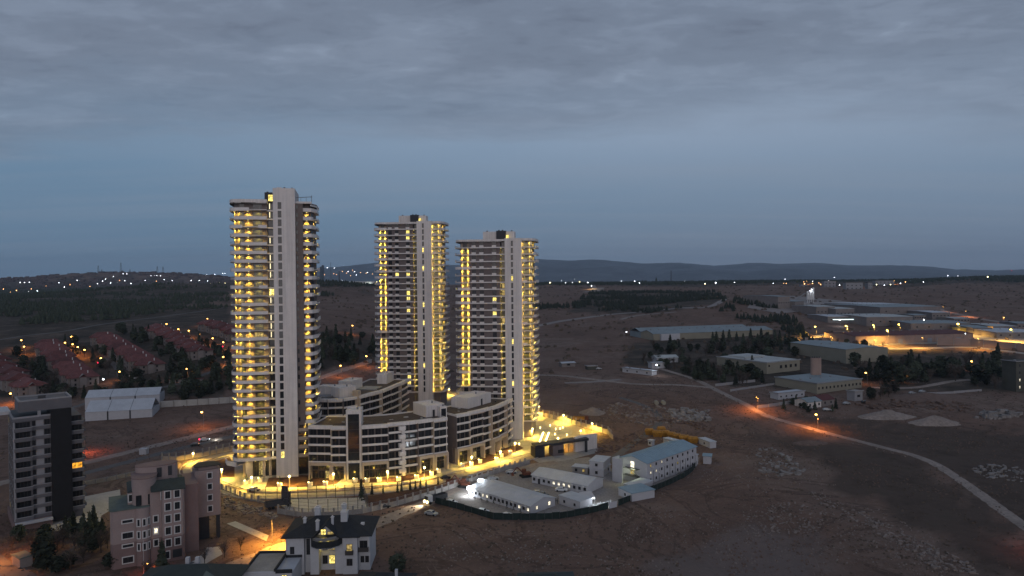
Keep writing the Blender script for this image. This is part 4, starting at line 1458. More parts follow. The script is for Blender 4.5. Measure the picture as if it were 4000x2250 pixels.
ob('end_wall', MB().box(-4.2, 0, gw - .35, gw, 0, 8.8).box(-4.4, -4.0, gw - 4.6, gw - .36, 0, 8.8), M['panel'], T3s)
spot((-2.2, gw * .4, 6.0), 700, (0.9, 1.0, 0.55), T3s, size=140)
point((-3.0, gw * 0.7, 4.5), 160, (0.9, 1.0, 0.7), T3s)
acm = MB().box(-.4, .4, -.35, 0, 0, .55).mesh('air_conditioner', M['wframe'])
for k, (st_, x) in enumerate(((0, .13), (0, .36), (0, .62), (0, .88), (1, .22), (1, .47), (1, .72), (2, .1), (2, .34), (2, .58), (2, .82))):
    ob('air_conditioner', acm, parent=T3s, loc=(x * L_, -.01, .45 + st_ * 2.6))
for Tq, Lq in ((TA, LA), (TB, LB)):
    for k in range(5):
        ob('air_conditioner', acm, parent=Tq, loc=((k + .62) * Lq / 5, -.01, 2.15))
# lean-to at the far end
a = W(1745, 1183)
prefab('small white cabin with red tinted wall at the far end of the hostel', W(1730, 1180), W(1756, 1168), 4, 4.2, 0, 'grayroof', nwin=1, group='white site cabins in the camp')


def cabin(label, u0, v0, u1, v1, dep, h, roofm='grayroof', nwin=2, rise=0, lit=(), zoff=0.0, wall='panel', group='white cabins and containers scattered round the camp'):
    return prefab(label, W(u0, v0), W(u1, v1), dep, h, rise, roofm, nwin=nwin, lit=lit, wall=wall, name='cabin', cat='cabin', group=group, wsize=(.8, .9), seams=False)


cabin('small grey cabin beside the bright white patio', 1407, 1268, 1459, 1285, 6, 3.0, nwin=2)
cabin('low hut with pale blue roof and flue against the green fence', 1556, 1246, 1590, 1262, 9.5, 2.8, 'bluroof', 1, 0)
cabin('dark roofed lean-to between the blue hut and the hostel', 1600, 1243, 1642, 1227, 5, 2.6, 'grayroof', 1, 0)
cabin('long white container with two windows behind the hostel', 1669, 1118, 1716, 1130, 3.0, 2.9, 'grayroof', 2, 0)
cabin('white container right of the yellow skips', 1758, 1116, 1786, 1128, 3.2, 2.8, 'grayroof', 1, 0)
cabin('white container standing alone outside the green fence', 1769, 1167, 1789, 1168, 4.5, 3.4, 'bluroof', 0, 0.4)
cabin('small white toilet cabin behind the hostel roof', 1630, 1120, 1640, 1122, 2, 2.4, 'grayroof', 1, 0)
for k, (lb, z) in enumerate((('lower of the two stacked containers by the hostel', 0), ('upper of the two stacked containers by the hostel', 2.9))):
    T, _, _ = prefab(lb, W(1483, 1196), W(1518, 1200), 9, 2.75, 0, 'grayroof', nwin=1, name='container', cat='container', group='stacked containers')
    T.location.z += z
prefab('low container with open side left of the stacked pair', W(1440, 1190), W(1478, 1194), 4, 2.6, 0, 'grayroof', nwin=2, lit={(0, 1): 'litdim'}, name='container', cat='container', wall='concrete')
prefab('slim container right of the stacked pair', W(1522, 1192), W(1536, 1188), 7, 3.0, 0, 'grayroof', nwin=1, name='container', cat='container')

# bright patio with tables
drape_poly('patio_floor', [(1462, 1285), (1470, 1268), (1540, 1262), (1552, 1272), (1505, 1284)], M['pale_conc'], 0.10, 6)
P0 = W(1466, 1274)
T = thing('patio_canopy', 'white lit patio roof on thin posts beside the grey cabin', 'canopy', P0, 0.15)
ob('canopy_roof', MB().add([(0, 0, 2.6), (4.2, 0, 2.9), (4.2, 5, 3.4), (0, 5, 3.1), (0, 0, 2.7), (4.2, 0, 3.0), (4.2, 5, 3.5), (0, 5, 3.2)],
                          [(0, 3, 2, 1), (4, 5, 6, 7), (0, 1, 5, 4), (1, 2, 6, 5), (2, 3, 7, 6), (3, 0, 4, 7)]), M['panel'], T)
for x, y in ((0.1, .1), (4.1, .1), (4.1, 4.9), (.1, 4.9)):
    ob('post', MB().box(x - .06, x + .06, y - .06, y + .06, 0, 3.0), M['metal'], T)
ob('tube_lamp', MB().box(.2, 4.0, -.06, .06, 2.45, 2.57), M['wbulb'], T)
point((1.5, -1.4, 2.4), 1100, WHT, T, .3)
point((5.5, -2.0, 2.6), 700, WHT, T, .3)
rp = random.Random(5)
tb = MB().cyl(0, 0, .66, .72, .45, 8).cyl(0, 0, 0, .66, .05, 6).cyl(0, 0, 0, .04, .3, 8).mesh('garden_table', M['carwhite'])
ch = MB().box(-.25, .25, -.25, .25, .4, .45).box(-.25, .25, .2, .26, .45, .9).box(-.25, -.2, -.25, -.2, 0, .4).box(.2, .25, -.25, -.2, 0, .4).box(-.25, -.2, .2, .25, 0, .4).box(.2, .25, .2, .25, 0, .4).mesh('garden_chair', M['carwhite'])
tbs, chs = [], []
for k, (u, v) in enumerate([(1478, 1279), (1492, 1276), (1506, 1273), (1519, 1270), (1499, 1281), (1530, 1267)]):
    p = W(u, v)
    o = ob('garden_table', tb, loc=p + Vector((0, 0, .1)))
    tag(o, 'round white garden table on the bright patio', 'table', 'white tables on the patio')
    tbs.append(o)
    for j in range(2):
        a_ = rp.random() * 6
        o = ob('garden_chair', ch, loc=p + Vector((math.cos(a_) * .9, math.sin(a_) * .9, .1)), rz=a_ - PI / 2)
        tag(o, 'white plastic chair on the bright patio', 'chair', 'white chairs on the patio')
        chs.append(o)
ordinal_labels(tbs, 'round white garden table on the bright patio')
ordinal_labels(chs, 'white plastic chair on the bright patio')

# floodlights at the head of the long cabin
for k, (u, v, ub, vb) in enumerate([(1206, 1210, 1207, 1238), (1181, 1228, 1180, 1248)]):
    q = W(ub, vb)
    d = q.y
    top = P(u, v, d)
    T = thing('floodlight', ['right of the two glaring white floodlights above the long cabin', 'left of the two glaring white floodlights above the long cabin'][k], 'floodlight', q, 0, 'floodlights on the long cabin')
    hh = top.z - q.z
    ob('pole', MB().cyl(0, 0, 0, hh, .09, 6), M['metal'], T)
    ob('lamp_head', MB().sphere(0, 0, hh, 0.8, 12, 8), M['wbulb'], T)
    point((0, -0.3, hh - 1.4), 1700, WHT, T, .4)
    point((0.6, 0.8, hh + 1.0), 900, WHT, T, .4)

# green netting fence: panels hang between posts
gf = [(1094, 1266), (1130, 1275), (1168, 1285), (1205, 1296), (1241, 1307), (1290, 1308), (1332, 1308), (1370, 1307), (1408, 1305), (1446, 1299), (1482, 1292), (1507, 1286), (1530, 1280)]
gf2 = [(1555, 1273), (1580, 1263), (1603, 1252), (1634, 1240), (1663, 1228), (1693, 1215), (1722, 1201), (1740, 1188), (1753, 1172)]
for k, g in enumerate((gf, gf2)):
    pts = wp(g)
    T = thing('net_fence', ['dark green net fence round the near side of the camp below the parked cars', 'dark green net fence running from the small white gate up past the hostel'][k], 'fence', pts[0], 0, 'green net fences round the camp')
    for p, q in zip(pts, pts[1:]):
        n = max(1, round((q - p).length / 3.0))
        for j in range(n):
            a, b = p.lerp(q, j / n) - pts[0], p.lerp(q, (j + 1) / n) - pts[0]
            ob('net_panel', MB().wall([(a.x, a.y), (b.x, b.y)], a.z - .3, a.z + 2.1 + rp.uniform(-.12, .12), .06), M['greennet'], T)
            ob('fence_post', MB().box(a.x - .06, a.x + .06, a.y - .14, a.y - .02, a.z - .2, a.z + 2.4), M['dmetal'], T)
o = ob('camp_gate', MB().wall([(0, 0), (W(1552, 1275) - W(1533, 1280)).xy[:]], 0, 2.0, .08), M['panel'], loc=W(1533, 1280))
tag(o, 'small white sheet gate in the gap of the green net fence', 'gate')


# ---------------- vehicles
def car(p, rz, paint, label, head=None, tail=None, van=False):
    T = thing('parked_car' if not (head or tail) else 'car', label, 'car', p, rz, 'cars in and around the camp')
    L_, w = (4.4, .88) if not van else (5.2, .98)
    prof = [(-2.2, .35), (2.2, .35), (2.2, .72), (1.95, .86), (1.05, .95), (.55, 1.42), (-1.1, 1.46), (-1.75, 1.0), (-2.15, .92)] if not van else \
           [(-2.6, .35), (2.6, .35), (2.6, .9), (2.2, 1.2), (1.5, 2.0), (-2.5, 2.05), (-2.6, 1.0)]
    n = len(prof)
    m = MB().add([(x, -w + (0.12 if z > 1.1 else 0), z) for x, z in prof] + [(x, w - (.12 if z > 1.1 else 0), z) for x, z in prof],
                 [tuple(range(n))[::1], tuple(range(n, 2 * n))[::-1]] + [((i + 1) % n, i, n + i, n + (i + 1) % n) for i in range(n)])
    ob('body', m, M[paint], T)
    zt = 1.42 if not van else 1.9
    ob('windscreen', MB().add([(1.02, -.72, 1.0), (1.02, .72, 1.0), (.60, .66, 1.40), (.60, -.66, 1.40)] if not van else [(2.2, -.8, 1.25), (2.2, .8, 1.25), (1.6, .8, 1.9), (1.6, -.8, 1.9)], [(0, 1, 2, 3)]), M['glass'], T, loc=(0.03, 0, .015))
    for sy in (-1, 1):
        ob('side_window', MB().add([(-1.5, sy * .86, 1.02), (.95, sy * .86, 1.0), (.5, sy * .79, 1.36), (-1.05, sy * .79, 1.4)] if not van else [(.8, sy * .99, 1.2), (2.0, sy * .99, 1.2), (1.5, sy * .9, 1.8), (.8, sy * .9, 1.8)], [(0, 1, 2, 3) if sy < 0 else (3, 2, 1, 0)]), M['glass'], T)
        for sx in (-1, 1):
            ob('wheel', WHEEL, parent=T, loc=(sx * (1.35 if not van else 1.6), sy * w * .94, .33))
        ob('headlight', MB().box(2.16 if not van else 2.56, 2.24 if not van else 2.64, sy * .7 - .15, sy * .7 + .15, .62, .78), M[head] if head else M['glass'], T)
        ob('tail_light', MB().box(-2.24 if not van else -2.64, -2.14 if not van else -2.56, sy * .7 - .15, sy * .7 + .15, .70, .9), M[tail] if tail else M['rust'], T)
    return T


WHEEL = MB()
WHEEL.cyl(0, 0, -.11, .11, .33, 12)
WHEEL.v = [(x, z, y) for x, y, z in WHEEL.v]
WHEEL = WHEEL.mesh('wheel', M['tyre'])
for u, v, rz, pt, lb in [(1135, 1268, -22, 'carwhite', 'white car inside the left end of the green net fence'), (1214, 1291, -18, 'carwhite', 'white car parked midway along the green net fence'),
                         (1274, 1301, 40, 'carwhite', 'white car nearest the viewer beside the lowest fence corner'), (1412, 1236, -10, 'carwhite', 'white car parked before the long cabin with lit windows'),
                         (1353, 1244, 5, 'carsilver', 'pale car parked behind the floodlit cabin roof'), (1364, 1249, -25, 'cardark', 'dark car next to the pale car behind the floodlit cabin'),
                         (1085, 1296, -25, 'carsilver', 'pale car parked alone outside the green fence on the brown field'), (1286, 1191, 10, 'carsilver', 'small pale car parked under the retaining wall'),
                         (930 + 35, 1278, 20, 'cardark', 'dark car on the verge beside the retaining wall near the headlit truck')]:
    car(W(u, v) + Vector((0, 0, .06)), R(rz), pt, lb)
car(W(492, 1122) + Vector((0, 0, .1)), R(18), 'cardark', 'dark car standing on the road behind the lit left wall')
cr = car(W(515, 1110) + Vector((0, 0, .2)), R(18), 'carwhite', 'white car with red tail lights and lit headlights on the left road', 'wbulb', 'redlamp')
point((5, 0, .9), 500, (1, .95, .8), cr, .1)
ob('brake_glow', MB().sphere(-2.3, 0, .9, .35, 8, 6), M['redlamp'], cr)


def truck(u, v, rz, cabm, bedm, label, lights=False):
    T = thing('truck', label, 'truck', W(u, v) + Vector((0, 0, .06)), R(rz), 'trucks and machines on the site')
    ob('cab', MB().add([(2.0, -1.15, .7), (4.0, -1.15, .7), (4.0, 1.15, .7), (2.0, 1.15, .7), (2.0, -1.1, 2.9), (3.7, -1.1, 2.9), (3.7, 1.1, 2.9), (2.0, 1.1, 2.9)],
                       [(0, 3, 2, 1), (4, 5, 6, 7), (0, 1, 5, 4), (1, 2, 6, 5), (2, 3, 7, 6), (3, 0, 4, 7)]), M[cabm], T)
    ob('windscreen', MB().add([(3.96, -1.0, 1.7), (3.96, 1.0, 1.7), (3.76, 1.0, 2.7), (3.76, -1.0, 2.7)], [(0, 1, 2, 3)]), M['glass'], T, loc=(.04, 0, 0))
    ob('bed', MB().box(-4.2, 1.8, -1.2, 1.2, .9, 1.2).box(-4.2, 1.8, -1.2, -1.1, 1.2, 2.4).box(-4.2, 1.8, 1.1, 1.2, 1.2, 2.4).box(-4.2, -4.1, -1.1, 1.1, 1.2, 2.4).box(1.7, 1.8, -1.1, 1.1, 1.2, 2.4), M[bedm], T)
    for sx in (-3.0, -1.8, 3.0):
        for sy in (-1.1, 1.1):
            o = ob('wheel', WHEEL, parent=T, loc=(sx, sy, .5))
            o.scale = (1.5, 1.5, 1.5)
    for sy in (-.8, .8):
        ob('headlight', MB().sphere(4.05, sy, .95, .2 if not lights else .42, 8, 6), M['globe'] if lights else M['glass'], T)
    if lights:
        spot((4.4, 0, 1.6), 6000, (1, .8, .5), T, size=80, rot=(R(68), 0, R(-90)))
    return T


truck(1096, 1263, 222, 'carwhite', 'dmetal', 'truck with one bright headlight at the left tip of the camp', True)
truck(1152, 1222, 20, 'dmetal', 'rust', 'dark tipper truck under the retaining wall')
truck(1462, 1060, -12, 'rust', 'yellow', 'orange and red tipper truck behind the lit back wall')
truck(700, 1277, 30, 'dmetal', 'dmetal', 'dark truck parked on the left of the sports court')


def digger(u, v, rz, label):
    T = thing('excavator', label, 'excavator', W(u, v), R(rz), 'trucks and machines on the site')
    for sy in (-1.1, 1.1):
        ob('track', MB().add([(x, sy - .3, z) for x, z in ((-1.9, .1), (1.9, .1), (2.2, .5), (1.8, .9), (-1.8, .9), (-2.2, .5))] + [(x, sy + .3, z) for x, z in ((-1.9, .1), (1.9, .1), (2.2, .5), (1.8, .9), (-1.8, .9), (-2.2, .5))],
                             [(0, 1, 2, 3, 4, 5), (11, 10, 9, 8, 7, 6)] + [((i + 1) % 6, i, 6 + i, 6 + (i + 1) % 6) for i in range(6)]), M['tyre'], T)
    ob('cab', MB().box(-1.9, 1.0, -1.1, 1.1, 1.0, 1.9).box(-.3, 1.1, -1.1, 0, 1.9, 3.0), M['rust'], T)
    ob('boom', MB().bar((1.0, .4, 1.8), (3.6, .4, 4.2), .25).bar((3.6, .4, 4.2), (5.4, .4, 2.2), .2).box(5.0, 5.8, -.1, .9, 1.2, 2.2), M['rust'], T)


digger(1322, 1200, 200, 'excavator under the retaining wall next to the long cabin')
digger(1168, 1226, 160, 'excavator beside the dark tipper truck below the ring road')

# yellow skips
for k, (u, v, rz, s) in enumerate([(1634, 1093, -10, 1.1), (1655, 1098, -14, 1.25), (1676, 1098, -8, 1.0), (1690, 1102, -20, 1.0), (1704, 1106, -14, 1.0), (1722, 1110, -12, 1.2), (1744, 1114, -18, 1.15), (1664, 1088, -5, 1.0)]):
    T = thing('skip_container', ['leftmost yellow skip of the row behind the camp', 'big rust stained yellow skip second from the left', 'yellow skip in the middle of the row, before the window container', 'narrow yellow skip right of the middle one',
                                 'yellow skip left of the two right hand ones', 'second yellow skip from the right end', 'rightmost yellow skip next to the white container', 'yellow skip standing behind the second one'][k], 'skip', W(u, v), R(rz), 'yellow skips behind the camp')
    m = MB().add([(-1.5 * s, -1.4, 0), (1.5 * s, -1.4, 0), (1.5 * s, 1.4, 0), (-1.5 * s, 1.4, 0), (-2.1 * s, -1.6, 2.0), (2.1 * s, -1.6, 2.0), (2.1 * s, 1.6, 2.0), (-2.1 * s, 1.6, 2.0), (-1.6 * s, -.9, 2.9), (1.5 * s, -1.0, 2.8), (1.5 * s, 1.0, 2.9), (-1.6 * s, .9, 3.0)],
                 [(0, 3, 2, 1), (0, 1, 5, 4), (1, 2, 6, 5), (2, 3, 7, 6), (3, 0, 4, 7), (4, 5, 9, 8), (5, 6, 10, 9), (6, 7, 11, 10), (7, 4, 8, 11), (8, 9, 10, 11)])
    ob('tub', m, M['yellow'], T)
    for j in range(-2, 3):
        ob('rib', MB().add([(j * .7 * s - .06, -1.46, .1), (j * .7 * s + .06, -1.46, .1), (j * .9 * s + .06, -1.70, 1.95), (j * .9 * s - .06, -1.70, 1.95), (j * .7 * s - .06, -1.38, .1), (j * .7 * s + .06, -1.38, .1), (j * .9 * s + .06, -1.55, 1.95), (j * .9 * s - .06, -1.55, 1.95)],
                           [(0, 1, 2, 3), (7, 6, 5, 4), (0, 4, 5, 1), (1, 5, 6, 2), (2, 6, 7, 3), (3, 7, 4, 0)]), M['yellow'], T)


# ---------------- two people walking between the cabins
def person(p, rz, label, coat, step=0.25):
    m = bpy.data.materials.get('skin') or mat('skin', (0.35, 0.20, 0.14), 0.7)
    v = [(0, 0, .95), (0, 0, 1.2), (0, 0, 1.42), (0, 0, 1.52), (0, .02, 1.66),
         (.10, 0, .88), (.11, step, .48), (.11, step * 1.2, .06), (.11, step * 1.2 + .16, .04),
         (-.10, 0, .88), (-.11, -step * .5, .48), (-.11, -step * 1.3, .08), (-.11, -step * 1.3 + .16, .04),
         (.20, 0, 1.38), (.26, -.06, 1.12), (.27, .04, .88), (-.20, 0, 1.38), (-.26, .06, 1.12), (-.27, .14, .9)]
    e = [(0, 1), (1, 2), (2, 3), (3, 4), (0, 5), (5, 6), (6, 7), (7, 8), (0, 9), (9, 10), (10, 11), (11, 12), (2, 13), (13, 14), (14, 15), (2, 16), (16, 17), (17, 18)]
    r = [.15, .16, .15, .06, .11, .10, .07, .05, .04, .10, .07, .05, .04, .07, .05, .04, .07, .05, .04]
    me = bpy.data.meshes.new('person')
    me.from_pydata(v, e, [])
    me.materials.append(M[coat])
    o = bpy.data.objects.new('person', me)
    COL.objects.link(o)
    o.location = p
    o.rotation_euler = (0, 0, rz)
    md = o.modifiers.new('skin', 'SKIN')
    for i, d in enumerate(me.skin_vertices[0].data):
        d.radius = (r[i], r[i] * (.75 if i < 3 else 1))
        d.use_root = i == 0
    o.modifiers.new('sub', 'SUBSURF').levels = 1
    ob('face', MB().sphere(0, .06, 1.66, .085, 8, 6), m, o)
    ob('hair', MB().sphere(0, -.01, 1.71, .10, 8, 6), M['dark'], o)
    return tag(o, label, 'person', 'people in the camp yard')


person(W(1397, 1268) + Vector((0, 0, .07)), R(20), 'left of the two people in dark clothes walking between the cabins', 'dark')
person(W(1402, 1268) + Vector((0, 0, .07)), R(-10), 'right of the two people in dark clothes walking between the cabins', 'cardark', -.2)
# ================================================================ HOUSES IN THE FOREGROUND
M['pink'] = mat('pinkish_render', (0.30, 0.235, 0.225), 0.85, 0.08, 0.3, 0.05, 3)
M['pinkd'] = mat('dull_red_plinth_render', (0.20, 0.14, 0.135), 0.85, 0.10, 0.3, 0.05, 3)
M['greyband'] = mat('grey_balcony_render', (0.125, 0.12, 0.13), 0.8, 0.10, 0.4)
M['paleband'] = mat('pale_grey_render', (0.27, 0.265, 0.28), 0.8, 0.08, 0.4)
M['housewhite'] = mat('white_house_render', (0.46, 0.47, 0.50), 0.8, 0.08, 0.3, 0.05, 3)
M['darkroof'] = mat('dark_shingle_roof', (0.022, 0.024, 0.028), 0.8, 0.25, 0.8, 0.2, 4)
M['greenroof'] = mat('green_grey_roof', (0.030, 0.040, 0.040), 0.7, 0.2, 0.6, 0.15, 4)
M['oxide'] = mat('verdigris_roof', (0.10, 0.125, 0.115), 0.8, 0.2, 0.5)
M['tile'] = mat('red_tile_roof', (0.120, 0.044, 0.042), 0.85, 0.3, 0.25, 0.3, 1.5, rand=0.25)
M['villa'] = mat('villa_render', (0.21, 0.185, 0.178), 0.85, 0.12, 0.2, 0.08, 2)
M['blackslab'] = mat('black_slab_cladding', (0.012, 0.012, 0.014), 0.7, 0.2, 0.5)

# ---------------- dark ten storey block at the left edge
D0 = Vector((-153.0, 212.0, 0))
T = thing('apartment_tower', 'dark grey ten storey block with black stair slab at the left edge', 'apartment block', D0, R(40))
ob('wall', MB().box(0.2, 9.8, 0, 19, 0, 33.2).box(9.8, 18.4, 2.0, 19, 0, 33.0).box(0, 9.9, -.4, 19.2, 33.2, 34.2), M['greyband'], T)
ob('roof', MB().box(0.6, 9.5, 0.4, 18.5, 34.2, 34.3), M['dark'], T)
ob('roof_rim', MB().box(0, 9.9, -.4, 0, 34.2, 34.7).box(0, .4, 0, 19.2, 34.2, 34.7), M['paleband'], T)
ob('stair_slab', MB().box(9.7, 15.2, -1.2, 9, 1.5, 36.0), M['blackslab'], T)
bx_ = ob('roof_box', MB().box(1.5, 15.6, 0.2, 11.5, 36.0, 39.2), M['greyband'], T)
ob('rim', MB().box(1.5, 15.6, .2, .7, 39.2, 39.6).box(1.5, 15.6, 11, 11.5, 39.2, 39.6).box(1.5, 2.0, .7, 11, 39.2, 39.6).box(15.1, 15.6, .7, 11, 39.2, 39.6), M['paleband'], bx_)
ob('roof_vent', MB().box(7, 9, 4, 5, 39.2, 40.2), M['dmetal'], bx_)
ob('pillar', MB().box(6.4, 7.2, -.2, .8, 34.3, 36.0), M['paleband'], T)
ob('barrel_roof', MB().wall([(0.4, 12), (0.4, 24)], 34, 35, 6), M['panel'], T)
fl = 3.05
bA = MB().box(0.3, 4.7, -1.5, 0.1, -.25, 0).box(0.2, 4.8, -1.62, -1.45, -.3, 0.80).box(0.2, .36, -1.45, 0, -.3, .8).mesh('balcony', M['greyband'])
rimA = MB().box(0.15, 4.85, -1.68, -1.42, 0.80, 0.95).mesh('balcony_rim', M['paleband'])
bB = MB().box(4.85, 9.7, -.55, 0.02, -.25, .75).mesh('floor_band', M['greyband'])
rimB = MB().box(4.85, 9.7, -.62, 0.02, .75, .9).mesh('band_rim', M['paleband'])
pn = MB().box(5.9, 7.9, -.16, 0, .9, 2.78).mesh('pale_panel', M['paleband'])
bC = MB().box(15.25, 18.6, .5, 2.05, -.25, 0).box(15.25, 18.7, .38, .52, -.3, .75).mesh('balcony', M['greyband'])
rimC = MB().box(15.25, 18.75, .32, .56, .75, .9).mesh('balcony_rim', M['paleband'])
bD = MB().box(18.4, 19.6, 3, 8, -.2, .7).mesh('balcony', M['greyband'])
colm = MB().box(0, .45, -1.55, -.2, 3.0, 33.2).mesh('column', M['paleband'])
ob('column', colm, parent=T)
for i in range(10):
    z = 3.1 + i * fl
    b = ob('balcony', bA, parent=T, loc=(0, 0, z)); ob('balcony_rim', rimA, parent=b)
    b = ob('floor_band', bB, parent=T, loc=(0, 0, z)); ob('band_rim', rimB, parent=b)
    ob('pale_panel', pn, parent=T, loc=(0, 0, z))
    b = ob('balcony', bC, parent=T, loc=(0, 0, z)); ob('balcony_rim', rimC, parent=b)
    ob('balcony', bD, parent=T, loc=(0, 0, z))
    window(T, 2.6, -0.01, z + .1, 3.6, 2.3, cols_=4)
    window(T, 5.3, -0.01, z + .9, .9, 1.6, cols_=1)
    window(T, 8.8, -0.01, z + .9, 1.5, 1.7)
    window(T, 17.0, 1.99, z + .1, 2.8, 2.3, cols_=3, lit='litorange' if i == 4 else None)
    for k in range(4):
        o = window(T, .19, 2.5 + k * 4.1, z + .4, 2.0, 2.1, rz=R(-90), lit='litdim' if (i in (9, 0) and k == 3) else None)
        ob('pale_strip', MB().box(.06, .2, 4.0 + k * 4.1, 4.5 + k * 4.1, z + .2, z + 2.7), M['paleband'], T)
ob('base', MB().box(-.3, 9.6, -1.9, 20, 0, 2.8).box(-.3, 19, 19.2, 20, 0, 2.8), M['pinkd'], T)
ob('base_canopy', MB().box(0, 9.6, -3.6, -1.9, 2.2, 2.8), M['panel'], T)
drape_poly('paved_court', [(122, 1300), (212, 1250), (302, 1232), (305, 1268), (255, 1298), (250, 1330), (130, 1352)], M['pale_conc'], .12, 6)
post_wall('low garden wall along the paved court between the dark block and the pink building', [(128, 1352), (190, 1341), (250, 1330)], 1.6, 1.7, 'pinkd', group='garden walls', lab_mesh=False)
post_wall('long low retaining wall beside the rough plot left of the ring road', [(212, 1222), (270, 1211), (340, 1196)], 1.6, 1.7, 'concrete', group='garden walls', lab_mesh=False)

# ---------------- pink apartment house
Pk = Vector((-106.2, 182.0, 0))
T = thing('apartment_house', 'pinkish five storey house with white framed windows and stepped rounded roof storeys', 'apartment house', Pk, R(30))
fh = 3.26


def arc(cx, cy, r, a0, a1, n=10):
    return [(cx + r * math.cos(R(a0 + (a1 - a0) * i / n)), cy + r * math.sin(R(a0 + (a1 - a0) * i / n))) for i in range(n + 1)]


plan = [(0, 14), (0, 1.2), (0.6, 0), (6.0, 0)] + arc(7.6, .6, 1.9, 200, 340, 8)[1:-1] + [(9.4, 0), (12.0, 0), (12.3, -1.3), (17.2, -1.3), (17.8, 0), (17.8, 14)]
up = [(0, 14), (0, 1.2), (0.6, 0), (6.0, 0)] + arc(7.6, .6, 1.9, 200, 340, 8)[1:-1] + [(9.4, 0), (17.8, 0), (17.8, 14)]
ob('wall', MB().prism(plan, 6.6, 15.4), M['pink'], T)
ob('plinth_wall', MB().prism([(x * 1.0, y) for x, y in plan], 0, 6.6), M['pinkd'], T)
ob('upper_wall', MB().prism([(9.4, 0.01), (12.0, 0.01), (12.3, -1.29), (17.2, -1.29), (17.78, 0), (17.78, 13), (9.4, 13)], 15.4, 19.4), M['pink'], T)
ob('terrace_roof', MB().prism([(-.3, 14), (-.3, 1), (.4, -.3), (6, -.3), (9.2, -.3), (9.2, 14)], 15.4, 15.75), M['oxide'], T)
ob('setback_storey', MB().prism([(4.2, 13), (4.2, 3.4), (9.5, 3.0), (9.5, 13)], 15.75, 19.2), M['pink'], T)
ob('turret', MB().prism(arc(8.2, 3.4, 3.0, 180, 360, 14) + [(11.2, 8), (5.2, 8)], 15.75, 22.8), M['pink'], T)
ob('turret_roof', MB().prism(arc(8.2, 3.4, 3.15, 180, 360, 14) + [(12, 9), (5.1, 9)], 22.8, 23.0), M['pinkd'], T)
el = [(x, 8.5 + (y - 11) * .55) for x, y in arc(11.5, 11, 5.3, 0, 360, 24)]
ob('drum', MB().prism(el[:-1], 19.2, 24.6), M['pink'], T)
ob('drum_rim', MB().prism([(11.5 + (x - 11.5) * 1.03, 8.5 + (y - 8.5) * 1.03) for x, y in el[:-1]], 24.6, 24.8), M['pinkd'], T)
ob('bay_roof', MB().add([(9.6, -.9, 19.3), (17.9, -1.9, 19.3), (18.1, 2.6, 21.3), (9.6, 2.6, 21.3), (9.6, -.9, 19.55), (17.9, -1.9, 19.55), (18.1, 2.6, 21.55), (9.6, 2.6, 21.55)],
                        [(0, 3, 2, 1), (4, 5, 6, 7), (0, 1, 5, 4), (1, 2, 6, 5), (2, 3, 7, 6), (3, 0, 4, 7)]), M['greenroof'], T)
ob('main_roof', MB().hip(4.4, 18, 3.0, 13.5, 19.3, 21.6, .3), M['greenroof'], T)


def pwin(x, y, z, w, h, rz=0, lit=None):
    f = window(T, x, y, z, w, h, rz=rz, cols_=2 if w > 1.2 else 1, frame='frame', lit=lit)
    ob('surround', MB().box(-w / 2 - .24, -w / 2, -.12, .02, -.24, h + .24).box(w / 2, w / 2 + .24, -.12, .02, -.24, h + .24)
       .box(-w / 2, w / 2, -.12, .02, -.24, 0).box(-w / 2, w / 2, -.12, .02, h, h + .24), M['wframe'], f)


for i in range(6):
    z = .9 + i * fh
    if i < 5:
        if i < 4:
            pwin(4.0, -.01, z + (.0 if i % 2 == 0 else .9) + .4, 2.4, 1.5 if i % 2 == 0 else .7)
        if i and i < 4:
            pwin(6.6, -1.0, z + .2, .6, 1.7, R(-30)); pwin(7.9, -1.3, z + .2, .6, 1.7, R(8)); pwin(8.95, -.75, z + .2, .5, 1.7, R(45))
        if i in (1, 2, 3):
            pwin(10.7, -.01, z + .3, .95, 1.6, lit='litwhite' if i == 2 else None)
    if i == 0:
        pwin(13.2, -1.31, z, 1.2, 1.9)
        ob('opening', MB().box(14.6, 16.9, -1.36, -1.2, .8, 3.0), M['dark'], T)
    else:
        pwin(13.6, -1.31, z, 1.25, 1.9); pwin(15.9, -1.31, z, 1.25, 1.9)
    if i == 5:
        pwin(12.1, -.7, z, .5, 1.8, R(65))
for k, x in enumerate((6.7, 8.7)):
    ob('terrace_door', MB().box(x - .65, x + .65, .25 + .25 * k, .65, 15.9, 18.6), M['glass'], T)
pwin(4.9, 3.2, 16.6, .9, 1.8)
ob('drum_door', MB().box(11.4, 12.6, 5.45, 5.8, 21.6, 24.2).box(14.2, 15.2, 6.0, 6.5, 21.6, 24.2), M['dark'], T)
# cantilevered rounded end to the right and behind
e0 = Matrix.Rotation(R(-30), 3, 'Z') @ (Vector((-90.6, 205, 0)) - Pk)
ex, ey = e0.x - .5, e0.y - 2
ob('end_wing', MB().prism([(ex - 3.0, ey + 8), (ex - 3.0, ey), (ex + 3.6, ey - .1), (ex + 3.9, ey + .6), (ex + 3.9, ey + 8)], 7.0, 20.6)
   .prism([(ex - 2.0, ey + 7), (ex - 2.0, ey + 1), (ex + 3.0, ey + 1), (ex + 3.0, ey + 7)], 20.6, 21.6), M['pink'], T)
ob('end_wing_foot', MB().box(ex - 2.6, ex + .8, ey + 1.5, ey + 7, 0, 7.0).box(ex + 2.6, ex + 3.6, ey + .4, ey + 1.4, 0, 7), M['dark'], T)
ob('end_wing_roof', MB().prism(arc(ex + .4, ey + 2.2, 3.6, 0, 180, 8) + [(ex - 3.2, ey), (ex - 1, ey - .2), (ex + 4.0, ey - .2)], 21.6, 21.8), M['darkroof'], T)
for i in range(4):
    pwin(ex + .9, ey - .07, 8.4 + i * fh, 1.1, 1.5)
